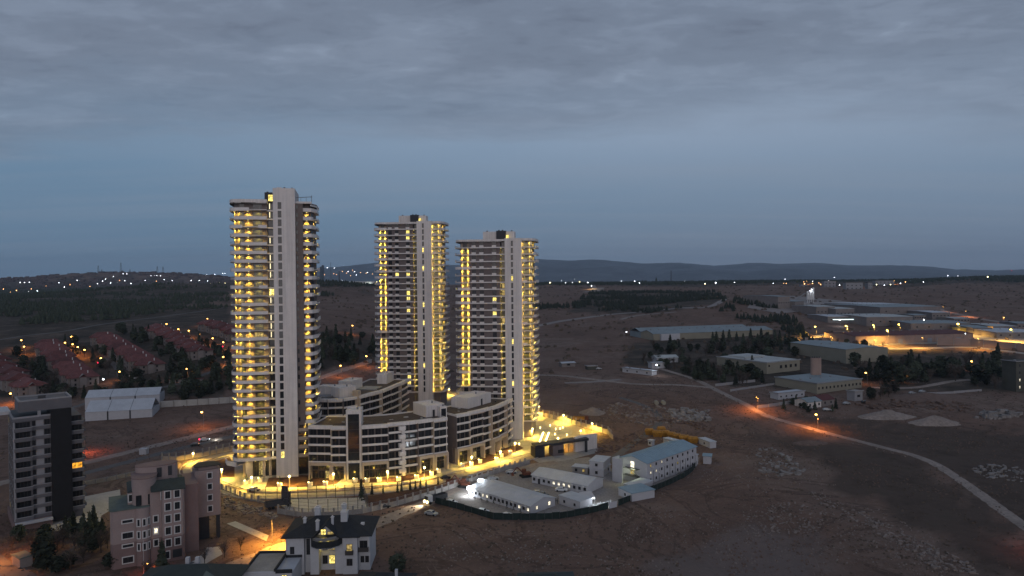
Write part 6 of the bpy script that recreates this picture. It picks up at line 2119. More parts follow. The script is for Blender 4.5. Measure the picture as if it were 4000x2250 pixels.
shed('tall plain grey green block at the right edge with two lit windows', 2556, 986, 2700, 975, 2560, 960, 17.5, 0, 'darkwall', 'darkwall', name='tower_block', cat='building', nwin=8, storeys=4, wsize=(.9, 1.6), lit={(0, 0), (1, 0)}, dep=9)
shed('small white house with grey hipped roof and three windows', 2032, 1029, 2066, 1024, 2019, 1018, 3.2, 1.6, 'greyblue', 'white', name='cottage', cat='house', nwin=3, wsize=(1.1, 1.3), dep=9)
shed('small house with red roof right of the white cottage', 2068, 1023, 2098, 1018, 2060, 1010, 3.2, 1.8, 'redroof', 'villa', name='cottage', cat='house', nwin=2, wsize=(1.0, 1.2), dep=9)
shed('low long white shed behind the white cottage', 1958, 1006, 2024, 997, 1955, 1000, 3.0, 0, 'grayroof', 'panel', name='shed', cat='shed', nwin=5, wsize=(1, .9), dep=6)
shed('small pale hut with open doorway by the spoil heaps', 2150, 1010, 2170, 1007, 2148, 1000, 5.0, 0, 'concrete', 'paleband', name='hut', cat='hut', nwin=1, dep=5)
shed('low white yard building with a white lamp on it', 1566, 936, 1640, 945, 1570, 925, 2.6, 0, 'grayroof', 'panel', name='yard_building', cat='building', nwin=3, wsize=(1.2, 1), dep=6)
shed('white box shed right of the low yard building', 1640, 928, 1674, 926, 1640, 920, 3.8, 0, 'grayroof', 'panel', name='yard_building', cat='building', nwin=1, dep=7)
shed('pair of pale roofs among bare trees above the yard', 1652, 913, 1706, 911, 1652, 900, 3.5, 1.5, 'whiteroof', 'panel', name='shed', cat='shed', nwin=2, dep=12)
shed('tiny white roadside shack on the brown plain', 1414, 924, 1447, 922, 1416, 915, 2.8, .6, 'grayroof', 'villa', name='shack', cat='hut', nwin=1, dep=6)
shed('tiny grey shack right of the white roadside one', 1478, 931, 1502, 930, 1478, 925, 2.4, 0, 'concrete', 'darkwall', name='shack', cat='hut', dep=5)
for a, b, c_, h, lb_ in (((2054, 797), (2100, 797), (2052, 785), 7, 'left white shed of the upper works row'), ((2103, 801), (2149, 800), (2103, 788), 6, 'blue grey shed right of the left white one'),
                         ((2082, 812), (2176, 812), (2090, 802), 4, 'low shed with a bright white eaves light'), ((2180, 821), (2296, 819), (2184, 806), 7, 'long pale shed over the lamp row'),
                         ((2212, 785), (2292, 780), (2210, 770), 6, 'upper pale shed under the brown slope'), ((2214, 795), (2366, 791), (2214, 778), 7, 'longest pale barrack of the upper works'),
                         ((2345, 803), (2390, 802), (2345, 792), 6, 'small blue grey shed at the end of the long barrack'), ((2292, 832), (2442, 830), (2298, 817), 5, 'grey roofed shed beneath the brightest yellow lamp'),
                         ((2448, 841), (2497, 841), (2448, 828), 5, 'grey block with an orange lit square'), ((2496, 833), (2558, 832), (2498, 822), 3.5, 'pale roof near the white lamp at the right edge'),
                         ((2507, 851), (2620, 851), (2510, 836), 4, 'grey roof touching the right edge of the works'), ((1957, 777), (1987, 777), (1957, 766), 9, 'grey batching house beside the gravel heap'),
                         ((2000, 778), (2022, 777), (2000, 772), 4, 'small low store below the silos'), ((2300, 806), (2330, 805), (2300, 800), 5, 'small pale shed right of the lamp row shed'), ((2400, 812), (2440, 811), (2400, 806), 4, 'low shed beside the straight road'),
                         ((2130, 778), (2190, 776), (2130, 771), 4, 'long low roof left of the upper pale shed'), ((2238, 858), (2262, 857), (2238, 852), 0.6, 'tiny store behind the orange warehouse'), ((2560, 828), (2610, 828), (2560, 820), 5, 'pale shed cut by the right edge of the picture')):
    shed(lb_, *a, *b, *c_, h, .8, random.Random(a[0]).choice(['whiteroof', 'greyblue', 'grayroof']), 'villa', name='shed', cat='shed', nwin=5, wsize=(2.0, 1.4), group='sheds of the upper works')
p = W(2104, 813)
o = ob('eaves_light', MB().box(0, 26, -.2, .2, 0, .8), emit('eaves_light_glow', (.75, .95, 1.0), 2.2), loc=(p.x - 6, p.y - 4, p.z + 4.2))
tag(o, 'white strip light along a low shed of the upper works', 'strip light')
p = W(2478, 838)
o = ob('lit_gate', MB().box(0, 5.5, -.2, 0, 0, 5.5), M['litorange'], loc=(p.x, p.y - 4, p.z + 1.5))
tag(o, 'orange lit square opening in the grey block', 'opening')
o = ob('kiosk', MB().box(0, 14, 0, 8, 0, 5).box(-.4, 14.4, -.4, 8.4, 5, 5.4), mat('yellow_kiosk', (.50, .40, .10), .8), loc=W(2408, 838))
tag(o, 'small yellow building right under the brightest lamp', 'kiosk')
# concrete plant
p = W(2028, 762)
T = thing('concrete_plant', 'group of pale silos with conveyor and white top light', 'silos', p, 0)
s = p.y / 1750
hs = 33 * s
for k, (x, r, h) in enumerate(((3.5, 2.6, .85), (8.7, 2.6, .95), (13.8, 2.6, .92), (18, 2.4, 1.15))):
    x, r = x * s, r * s
    ob('silo', MB().cyl(x, 0, hs * .25, hs * h, r, 12).cyl(x, 0, hs * h, hs * h + r * .5, r, 12, r * .4).cyl(x, 0, 0, hs * .25, r * .3, 6), M['wframe'], T)
ob('conveyor', MB().bar((-42 * s, -6, 1), (-2 * s, 0, hs * .75), 1.1 * s), M['metal'], T)
ob('top_light', MB().sphere(12 * s, -3, hs * 1.02, 1.0 * s, 8, 6), M['city_w'], T)
spot((12 * s, -4 * s, hs * 1.0), 7000, WHT, T, size=150, radius=.5)
# walls and lamps of the lit yard
post_wall('long pale lit yard wall at the right below the works', [(2358, 868), (2440, 870), (2510, 877), (2600, 886)], 6.5, 6.7, 'brick', spacing=14, group='boundary walls', lab_mesh=False)
post_wall('low lit wall left of the orange warehouse', [(2026, 857), (2060, 857), (2094, 856)], 3, 3.2, 'brick', spacing=12, group='boundary walls', lab_mesh=False)
post_wall('low white roadside wall under the chimney works', [(1800, 972), (1880, 963), (1900, 961)], 1.6, 1.7, 'paleband', spacing=8, group='boundary walls', lab_mesh=False)
post_wall('white garden wall left of the white cottage', [(1838, 985), (1950, 968)], 1.2, 1.3, 'paleband', spacing=8, group='boundary walls', lab_mesh=False)
post_wall('pale verge wall curving past the cottage', [(1906, 1028), (1960, 1020), (2018, 1012)], 1.5, 1.6, 'paleband', spacing=8, group='boundary walls', lab_mesh=False)
post_wall('long pale kerb wall behind the spoil heaps', [(2310, 994), (2400, 990), (2470, 984)], 1.2, 1.3, 'paleband', spacing=12, group='boundary walls', lab_mesh=False)
yl = [(2051, 822, 'leftmost yellow lamp left of the orange warehouse'), (2128, 820, 'yellow lamp above the left gable of the orange warehouse'), (2197, 818, 'yellow lamp over the left third of the orange warehouse'),
      (2232, 831, 'low yellow lamp in front of the orange warehouse roof'), (2261, 816, 'yellow lamp before the long pale shed'), (2410, 815, 'brightest yellow lamp over the grey roof'), (2543, 829, 'yellow white lamp near the right edge of the works')]
for k, (u, v, s_) in enumerate(yl):
    base = None
    if k in (3,):
        base = W(2232, 872)
    hgt = 12
    if k == 3:
        hgt = P(u, v, base.y).z - base.z
    sodium_lamp(u, v, hgt, 75000 if k != 5 else 110000, s_, (1, .55, .10), 'sodium_y', 'yellow lamps of the works yard', r=.8 if k != 5 else 1.1, base=base)
for x, y, s_ in ((2090, 875, 'hidden lamp beside the left gable of the orange warehouse'), (2320, 878, 'hidden lamp before the orange warehouse doors'), (2460, 880, 'hidden lamp in front of the yard wall'), (2200, 884, 'hidden lamp before the corner of the orange warehouse')):
    q = W(x, y)
    sodium_lamp(0, 0, 10, 20000, s_, (1, .48, .08), 'sodium', 'yellow lamps of the works yard', base=q, r=.3)
for u, v, g_, s_, pw in ((2178, 938, 'sodium', 'orange lamp glowing in the trees below the grey warehouse', 2500), (2272, 929, 'sodium', 'orange lamp over the dark grove right of the chimney', 2500), (2444, 909, 'sodium', 'orange lamp in the dark trees near the right edge', 2500),
                         (2428, 839, 'wbulb', 'white lamp by the yellow kiosk', 2000), (2324, 804, 'wbulb', 'white lamp over the end of the barracks', 3000), (2525, 799, 'sodium', 'orange lamp on the straight road at the right edge', 5000),
                         (2112, 805, 'wbulb', 'white lamp among the low sheds', 2500), (1652, 918, 'wbulb', 'white lamp on the low yard building', 900), (1576, 835, 'city_w', 'tiny white lamp left of the long warehouse', 200),
                         (2053, 1043, 'sodium', 'lone yellow lamp on the dark field beside the curving road', 9000)):
    sodium_lamp(u, v, 7.5, pw, s_, ORA if g_ == 'sodium' else WHT, g_, 'street lights of the right hand plain', r=.55)
for x, y, s_ in ((2372, 786, 'hidden lamp at the upper bend of the straight road'), (2430, 798, 'hidden lamp halfway down the straight road')):
    sodium_lamp(0, 0, 8, 4500 if y > 900 else 12000, s_, (1, .28, .04), 'sodium', 'street lights of the right hand plain', base=W(x, y), r=.25)
sodium_lamp(0, 0, 7, 1500, 'hidden lamp outside the lower right corner', (1, .12, .02), 'sodium', 'street lights of the right hand plain', base=W(2650, 1400), r=.3)

sodium_lamp(0, 0, 7.5, 9000, 'small orange lamp over the bright bend of the dirt road', ORA, 'sodium', 'street lights of the right hand plain', base=W(1903, 1034), r=.16)
# roads of the plain
road('plain_road', [(1655, 925), (1690, 936), (1750, 955), (1810, 985), (1870, 1014), (1905, 1034), (1950, 1053), (2040, 1078), (2110, 1097), (2200, 1120), (2320, 1153), (2400, 1197), (2500, 1268), (2620, 1355)], 4.6, M['dirtroad'], .22, seg=10)
road('plain_track', [(1345, 943), (1420, 946), (1500, 955), (1600, 966), (1700, 968), (1790, 975)], 5.5, M['dirtroad'], .22, seg=10)
road('plain_track', [(1420, 963), (1480, 961), (1560, 955)], 6, M['dirtroad2'], .2, seg=10)
road('far_white_road', [(1330, 824), (1400, 810), (1440, 804), (1530, 792), (1600, 786), (1700, 776), (1800, 766), (1870, 751)], 11, M['dirtroad2'], .4, seg=12)
road('far_white_road', [(1560, 804), (1610, 793), (1700, 785)], 6, M['dirtroad2'], .4, seg=12)
road('straight_road', [(2330, 770), (2372, 782), (2430, 795), (2500, 808), (2600, 822)], 12, M['dirtroad'], .4, seg=12)
road('hill_switchback', [(1467, 736), (1500, 730), (1512, 724), (1490, 718), (1478, 712)], 16, M['dirtroad'], .6, seg=12)
sodium_lamp(1488, 719, 9, 30000, 'lamp lighting the switchback road on the skyline slope', (1, .7, .3), 'city_w', 'street lights of the right hand plain', r=.9)
road('works_yard_road', [(2230, 878), (2330, 876), (2450, 874), (2600, 892)], 10, M['concrete'], .3, seg=10)
road('grove_road', [(2190, 975), (2300, 975), (2390, 960), (2440, 955)], 5, M['dirtroad'], .3, seg=10)
drape_poly('works_yard', [(2030, 862), (2094, 858), (2150, 872), (2450, 862), (2590, 880), (2590, 840), (2440, 834), (2100, 835), (2030, 850)], M['concrete'], .25, 8)
drape_poly('plant_yard', [(1880, 775), (1935, 745), (2000, 745), (2100, 755), (2210, 770), (2210, 785), (2060, 783), (1960, 790)], M['dirtroad2'], .5, 12)

# skyline lights on the right
sk = [(1383.6, 711, 'y', 2.3, 'leftmost bright yellow light of the right skyline'), (1413, 705.5, 'w', 1.9, 'second light of the right skyline'), (1422.7, 711.3, 'w', 1.2, 'third small light of the right skyline'), (1440, 711, 'w', 1.2, 'fourth small light of the right skyline'), (1445.6, 702, 'w', 1.2, 'small high light above the fourth'),
      (1458, 709, 'y', 1.9, 'yellowish light before the switchback road'), (1478.7, 710.5, 'w', 2.0, 'white light right above the switchback road'), (1563, 707, 'w', 1.4, 'lone light halfway to the conical tree'), (1596.6, 707.2, 'w', 2.0, 'bright light left of the pointed tree'), (1608.7, 711.8, 'w', 1.6, 'lower light left of the pointed tree'),
      (1722.5, 707, 'w', 1.1, 'small light right of the thin mast'), (1773.5, 713.8, 'y', 2.0, 'yellow lamp on a visible pole in the skyline row'), (1800.5, 711.3, 'w', 2.2, 'strong white light in the middle of the skyline'), (1847.6, 710.5, 'w', 1.1, 'small light right of the strong one'), (1945, 712.7, 'w', 1.0, 'tiny light left of the orange town'),
      (2023.8, 714, 'o', 2.0, 'bright orange light at the left of the small town'), (2022, 709, 'o', 1.3, 'orange light above the bright one'), (2044, 713, 'o', 1.5, 'orange light third in the small town'), (2044, 707.7, 'w', 1.2, 'white light over the small town'), (2060, 711.7, 'o', 1.3, 'orange light before the pale blocks'),
      (2064.5, 715.5, 'o', 1.5, 'low orange light before the pale blocks'), (2084.5, 706, 'w', 1.2, 'white light on the roof of the pale block'), (1971, 712.7, 'o', 1.0, 'faint orange light far left of the town'), (1978, 713, 'o', 1.2, 'orange twin of the faint one'), (2112, 717, 'w', 1.5, 'white light in front of the pale blocks'),
      (2128, 714.5, 'w', 1.4, 'white light at the pale block corner'), (2153, 715, 'w', 1.4, 'white light in the middle of the long block'), (2170, 717, 'w', 1.6, 'white light near the right end of the long block'), (2205, 716, 'y', 1.5, 'yellow light left of the last block'), (2212, 709, 'o', 1.3, 'orange light above the last block'),
      (2224.5, 717.5, 'w', 1.3, 'low light before the last block'), (2240, 716, 'y', 1.4, 'yellow light right of the last block'), (2265, 712.7, 'w', 1.4, 'white light before the orange pair'), (2277.7, 709.5, 'o', 1.8, 'orange light at the right end of the town'), (2323, 709, 'w', 1.3, 'white light alone on the slope'),
      (2384.5, 693.7, 'w', 2.6, 'very bright light on the wooded ridge'), (2409.5, 694, 'w', 1.8, 'smaller light right of the very bright one'), (2484.5, 696.5, 'y', 2.7, 'second very bright light on the wooded ridge'), (2562.5, 696, 'w', 2.4, 'bright light at the right end of the ridge'), (2545, 680.5, 'r', 2.4, 'red beacon over the ridge at the far right')]
for u, v, c, r, s_ in sk:
    far_light(u, v, c, r * .62, s_, 'lights along the right skyline', 1700 if v > 700 else 2500, 9)
for k, (u0, u1, vt, vb, lb_) in enumerate(((2074, 2095, 707, 722, 'leftmost pale block of the skyline town'), (2128, 2182, 711, 728, 'long pale block of the skyline town'), (2184, 2200, 711, 727, 'short dim block right of the long one'), (2202, 2253, 706, 717, 'rightmost pale block of the skyline town'), (2016, 2040, 715, 722, 'low dim block at the left of the skyline town'))):
    A, B_ = W(u0, vb), W(u1, vb)
    h = (vb - vt) * A.y / 1750
    ang, L_ = frame_of(A, Vector((B_.x, A.y, A.z)))
    T = thing('town_block', lb_, 'building', (A.x, A.y, A.z - 2), 0, 'blocks of the skyline town')
    ob('wall', MB().box(0, L_, 0, 16, 0, h + 2), M['paleband'], T)
    ob('roof', MB().box(-.6, L_ + .6, -.6, 16.6, h + 2, h + 3), M['darkwall'], T)
    n = max(2, int(L_ / 9))
    for j in range(n):
        for z in range(2):
            ob('window', MB().box((j + .3) / n * L_, (j + .6) / n * L_, -.1, 0, 3 + z * h * .45, 5.5 + z * h * .45), M['glass'], T)
stl = []
for u, v in ((2030, 712), (2150, 722), (2250, 712)):
    q = W(u, v + 3)
    stl.append(sodium_lamp(0, 0, 10, 60000, 'faint lamp in the streets of the skyline town', (1, .35, .1), 'sodium', 'streets of the skyline town', base=q, r=.5))
ordinal_labels(stl, 'faint lamp in the streets of the skyline town')
# vehicles on the straight road
car(W(2533, 812) + Vector((0, 0, .5)), R(150), 'cardark', 'car with red tail lights on the straight road at the right', None, 'redlamp')
for u, v, rz, s_ in ((1506, 930, 10, 'pale car beside the tiny grey shack'), (2175, 1014, 30, 'dark car in the yard behind the spoil heaps'), (2320, 988, 20, 'dark car near the pale kerb wall'), (2295, 992, 10, 'left car of the two near the pale kerb wall')):
    car(W(u, v) + Vector((0, 0, .2)), R(rz), 'carsilver' if 'pale' in s_ else 'cardark', s_)
for k, (u, v) in enumerate(((1651, 1018), (1669, 1018))):
    T = thing('road_roller', ['left', 'right'][k] + ' one of two pale round tank ends lying on the rough ground', 'tank', W(u, v), R(90))
    m = MB().cyl(0, 0, -1.5, 1.5, 1.2, 14)
    m.v = [(z, x, y + 1.2) for x, y, z in m.v]
    ob('drum', m, M['cream'], T)
    T.name = 'storage_tank'

# ================================================================ MOUNTAINS, at the far side of the plain
mr = random.Random(5)
for name, d0, tab, depth_, colr in (('mountain_ridge', 13500, [(-400, 700), (300, 702), (560, 699), (720, 690), (800, 676), (870, 669), (943, 661), (1050, 664), (1180, 668), (1340, 651), (1430, 655.5), (1500, 652.5), (1560, 658), (1620, 663), (1700, 660.5), (1800, 668), (1850, 665), (1900, 660), (1960, 664), (2050, 661), (2150, 668), (2250, 667), (2330, 670), (2400, 677), (2500, 680), (2620, 676), (3000, 670)], 3200, 0),
                                    ('foothill_ridge', 10500, [(-400, 706), (500, 705), (760, 700), (850, 690), (950, 683), (1150, 690), (1345, 668), (1450, 676), (1560, 668), (1650, 682), (1760, 674), (1880, 684), (1990, 672), (2100, 684), (2230, 676), (2380, 690), (2620, 688), (3000, 690)], 1800, 1)):
    m = MB()
    NU, ND = 240, 14
    for i in range(NU + 1):
        u = -400 + 3400 * i / NU
        vt = lerp_tab(tab, u) + 1.4 * noise.noise(Vector((u / 21, d0, 0))) + .7 * noise.noise(Vector((u / 7, d0, 4)))
        dr = ray(u, vt)
        zt_ = CAMZ + dr.z * d0
        for j in range(ND + 1):
            t = j / ND
            y = d0 - depth_ + 2 * depth_ * t
            f = 1 - abs(2 * t - 1) ** 1.15
            x = dr.x * y
            z = -20 + (zt_ + 20) * f + f * (1 - f) * 380 * noise.noise(Vector((x / 900, y / 900, colr)))
            m.v.append((x, y, z))
    for i in range(NU):
        for j in range(ND):
            a = i * (ND + 1) + j
            m.f.append((a, a + ND + 1, a + ND + 2, a + 1))
    struct(name, m, mat(name + '_scrub', (0.10, 0.115, 0.14), .95, .4, .0012, .2, .006), smooth=True)
slp, fnt = {}, []
for k, (x, y, c) in enumerate([(140, 20, 'w'), (238, 25, 'w'), (413, 95, 'o'), (433, 72, 'w'), (525, 75, 'w'), (550, 123, 'w'), (233, 108, 'o'), (690, 100, 'o'), (350, 75, 'o'), (100, 120, 'o'), (270, 118, 'o'), (610, 90, 'o'), (708, 88, 'w'), (780, 110, 'o'), (500, 55, 'o'), (468, 130, 'o')]):
    u, v = 798.6 + x / 5.626, 669.8 + y / 5.626
    d = 8400
    p = P(u, v, d)
    T = thing('far_light', 'tiny %s light on the far slope between the first two towers' % CN[c], 'light', (p.x, d, p.z - 8), 0, 'lights on the far slope, ' + CN[c])
    ob('lamp_head', MB().sphere(0, 0, 8, 3.0, 6, 4), M['city_' + c], T)
    slp.setdefault(c, []).append(T)
for c in slp:
    ordinal_labels(slp[c], 'tiny %s light on the slope between the first two towers' % CN[c])
for k, (u, v) in enumerate([(502, 696), (520, 691), (540, 690), (552, 693), (560, 688), (566, 688), (528, 698), (2099, 697.6), (1975, 702)]):
    p = P(u, v, 6500)
    T = thing('far_light', 'tiny faint light beyond the ridge', 'light', (p.x, 6500, p.z - 8), 0, 'faint lights beyond the ridges')
    ob('lamp_head', MB().sphere(0, 0, 8, 2.4, 6, 4), M['city_w'], T)
    fnt.append(T)
ordinal_labels(fnt, 'tiny faint light beyond the ridges')
# ================================================================ TREES, SCRUB, STONES
tr = random.Random(99)


def conifer_crown(r, h, n, rnd):
    m = MB()
    k = 7
    for i in range(k):
        z0_, z1_ = h * (.10 + .82 * i / k), h * (.10 + .82 * i / k) + h * .26
        rr = r * (1 - i / k) * rnd.uniform(.8, 1.1) + .15
        nn = 9
        vs = [(rr * rnd.uniform(.65, 1.15) * math.cos(2 * PI * j / nn), rr * rnd.uniform(.65, 1.15) * math.sin(2 * PI * j / nn), z0_ + rnd.uniform(-.05, .05) * h) for j in range(nn)] + [(0, 0, z1_)]
        m.add(vs, [(j, (j + 1) % nn, nn) for j in range(nn)])
    leafy(m, r * 1.05, h * .95, n, rnd)
    return m


def bare_crown(r, h, n, rnd):
    """winter tree: limbs and fine twig sprays"""
    m = MB()
    for i in range(n):
        a, el = rnd.random() * 2 * PI, rnd.uniform(.5, 1.25)
        p0 = Vector((0, 0, h * rnd.uniform(.2, .5)))
        L1 = h * rnd.uniform(.25, .5)
        p1 = p0 + Vector((math.cos(a) * math.cos(el) * r / h * 1.6, math.sin(a) * math.cos(el) * r / h * 1.6, math.sin(el))) * L1
        m.bar(p0, p1, .05 + .02 * h / 6, 3)
        for _ in range(7):
            d = Vector((rnd.uniform(-1, 1), rnd.uniform(-1, 1), rnd.uniform(-.1, 1))).normalized() * L1 * rnd.uniform(.4, .9)
            q = p1 + d
            s = Vector((rnd.uniform(-1, 1), rnd.uniform(-1, 1), 0)).normalized() * rnd.uniform(.05, .14)
            m.add([p1, q + s, q - s], [(0, 1, 2)])
    return m


def round_crown(r, h, n, rnd):
    m = leafy(MB(), r, h, n, rnd, False)
    lumps = []
    for _ in range(9):
        a, t = rnd.random() * 2 * PI, rnd.random()
        m2 = MB().sphere(math.cos(a) * r * .5 * rnd.random(), math.sin(a) * r * .5 * rnd.random(), h * (.25 + .5 * t), r * rnd.uniform(.3, .5), 6, 4)
        m2.v = [(x + rnd.uniform(-.15, .15) * r, y + rnd.uniform(-.15, .15) * r, z + rnd.uniform(-.1, .1) * r) for x, y, z in m2.v]
        m.add(m2.v, m2.f)
    return m


KIND = {}
for i in range(4):
    KIND['pine', i] = (conifer_crown(2.1, 8, 150, tr).mesh('crown', M['leafdark']), MB().cyl(0, 0, -1, 2.2, .22, 6, .15).mesh('trunk', M['bark']))
    KIND['bare', i] = (bare_crown(2.6, 6.5, 26, tr).mesh('crown', M['twig']), MB().cyl(0, 0, -1, 3.0, .20, 6, .09).mesh('trunk', M['bark']))
    KIND['round', i] = (round_crown(2.6, 5.2, 170, tr).mesh('crown', M['leafdark']), MB().cyl(0, 0, -1, 2.0, .2, 6, .12).mesh('trunk', M['bark']))
CNT = {}


def tree(kind, x, y, s, label, group, z=None):
    c_, t_ = KIND[kind, tr.randrange(4)]
    T = thing({'pine': 'conifer_tree', 'bare': 'bare_tree', 'round': 'bushy_tree'}[kind], label, 'tree', (x, y, H(x, y) if z is None else z), tr.random() * 6.28, group)
    T.scale = (s, s, s * tr.uniform(.85, 1.2))
    ob('trunk', t_, parent=T)
    ob('crown', c_, parent=T, loc=(0, 0, .6 if kind == 'round' else 0))
    return T


def scatter_uv(poly, n, fn, avoid=None, seed=1):
    rnd = random.Random(seed)
    us, vs = [p[0] for p in poly], [p[1] for p in poly]
    k = t = 0
    while k < n and t < n * 30:
        t += 1
        u, v = rnd.uniform(min(us), max(us)), rnd.uniform(min(vs), max(vs))
        if not in_poly(u, v, poly) or (avoid and any(in_poly(u, v, a) for a in avoid)):
            continue
        p = W(u, v)
        fn(p, rnd, k)
        k += 1


KN = {'pine': 'dark conifer', 'bare': 'bare tree', 'round': 'dark bushy tree'}


def grove(poly, n, where, mix, s0, s1, seed, avoid=None):
    got = {}

    def f(p, rnd, k):
        kd = rnd.choice(mix)
        got.setdefault(kd, []).append(tree(kd, p.x, p.y, rnd.uniform(s0, s1), '', 'trees ' + where))
    scatter_uv(poly, n, f, avoid, seed)
    for kd in got:
        ordinal_labels(got[kd], '%s %s' % (KN[kd], where))


grove([(250, 870), (400, 930), (360, 960), (310, 985), (245, 975), (258, 930), (150, 870), (190, 862)], 34, 'in the lane between second and third rows', ('round', 'pine', 'round', 'bare'), .7, 1.25, 2, avoid=[[(236, 866), (350, 930), (356, 960), (430, 935), (300, 850)]])
grove([(40, 890), (100, 905), (168, 985), (160, 1000), (60, 1000), (46, 960)], 36, 'left of the second row', ('round', 'pine', 'bare', 'round'), .7, 1.3, 3)
grove([(290, 830), (360, 835), (470, 905), (480, 930), (440, 925), (340, 860)], 34, 'between the third and fourth rows', ('round', 'pine', 'round'), .7, 1.25, 4)
grove([(430, 930), (580, 915), (585, 1000), (420, 1018), (400, 980)], 44, 'behind the boundary wall left of the towers', ('round', 'pine', 'round', 'pine'), .7, 1.4, 5)
grove([(190, 990), (400, 968), (400, 985), (215, 1002), (110, 1012), (100, 1000)], 30, 'along the back of the white halls', ('round', 'pine', 'bare'), .7, 1.2, 6)
grove([(470, 850), (560, 880), (580, 905), (555, 905), (480, 850)], 12, 'right of the fourth row', ('round', 'pine'), .7, 1.1, 61)
grove([(800, 850), (870, 838), (945, 850), (945, 905), (870, 925), (800, 940)], 46, 'in the dark grove between the first two towers', ('pine', 'round', 'pine', 'bare'), .8, 1.5, 7)
grove([(150, 1345), (280, 1335), (290, 1400), (285, 1446), (110, 1446), (100, 1390)], 26, 'in the dark garden left of the pink house', ('pine', 'round', 'bare', 'bare', 'round'), .6, 1.0, 8)
grove([(20, 1350), (150, 1345), (110, 1420), (30, 1400)], 8, 'near the orange lit store', ('bare', 'round', 'bare'), .4, .8, 9)
for u, v, s, kd, lb_ in ((408, 1444, 1.0, 'pine', 'tall cone shaped tree against the pink house wall'), (370, 1460, .8, 'bare', 'small tree lit red below the pink house'), (185, 1340, .8, 'pine', 'dark conifer in front of the paved court'), (165, 1352, .7, 'pine', 'dark conifer left of the paved court'), (205, 1345, .62, 'pine', 'smaller conifer in front of the paved court'),
                         (515, 1418, .62, 'bare', 'bare tree on the pale path right of the pink house'), (565, 1402, .6, 'bare', 'bare tree beside the orange road'), (605, 1385, .55, 'bare', 'second bare tree beside the orange road'), (1000, 1440, .9, 'round', 'bush beside the dark roofed house'), (1012, 1432, .7, 'bare', 'bare tree beside the dark roofed house')):
    p = W(u, v)
    tree(kd, p.x, p.y, s, lb_, 'single trees near the foreground houses')
# cypress and young trees along the verge
yc = []
for k, (u, v, s) in enumerate([(909, 1258, .95), (936, 1246, .55), (964, 1243, .45), (1000, 1240, .5), (1010, 1237, .5), (1032, 1235, .5), (1045, 1232, .45), (1058, 1229, .45), (1072, 1227, .4), (1102, 1220, .42)]):
    p = W(u, v)
    T = tree('pine', p.x, p.y, s, ['slim dark cypress at the right end of the court', 'young conifer next to the slim cypress'][k] if k < 2 else 'young conifer in the row on the verge below the ring road', 'young conifers on the verge')
    T.scale = (s * .55, s * .55, s * 1.0)
    yc.append(T)
ordinal_labels(yc[2:], 'young conifer on the verge below the ring road')
# right hand side
rw = []
for k in range(14):
    p = W(1790 + k * 16 + tr.uniform(-5, 5), 866 + tr.uniform(-8, 5))
    rw.append(tree('pine', p.x, p.y, tr.uniform(1.1, 1.7), '', 'row of conifers before the long warehouse'))
ordinal_labels(rw, 'dark conifer in the row before the long warehouse')
grove([(1640, 868), (1800, 872), (2010, 862), (2060, 880), (1990, 905), (1830, 895), (1720, 905), (1640, 885)], 70, 'in the dark belt below the long warehouse', ('pine', 'round', 'bare', 'round'), .8, 1.5, 12)
grove([(1700, 935), (1820, 905), (1925, 940), (1925, 975), (1800, 970), (1740, 955)], 46, 'round the flat white works building', ('round', 'bare', 'pine'), .8, 1.4, 13)
grove([(1690, 900), (1760, 910), (1800, 935), (1720, 945), (1600, 915), (1600, 900)], 22, 'behind the low yard building', ('bare', 'round', 'bare'), .7, 1.1, 14)
grove([(2150, 925), (2510, 905), (2515, 985), (2400, 960), (2180, 972)], 78, 'between the chimney works and the right edge block', ('round', 'pine', 'bare', 'round'), .9, 1.7, 15)
grove([(1960, 1010), (2010, 1012), (2110, 1025), (2110, 1035), (2000, 1040), (1960, 1030)], 12, 'round the white cottage', ('pine', 'round'), .4, .7, 16)
grove([(2030, 870), (2120, 878), (2240, 880), (2240, 868), (2100, 862)], 16, 'in front of the orange lit warehouse', ('round', 'bare'), .6, 1.1, 17)
grove([(2170, 985), (2260, 985), (2230, 1010), (2180, 1012)], 12, 'by the pale hut behind the spoil heaps', ('round', 'bare'), .7, 1.1, 18)
p = W(1651, 713)
tree('pine', p.x, p.y, 3.2, 'tall pointed dark tree rising over the right skyline', None)


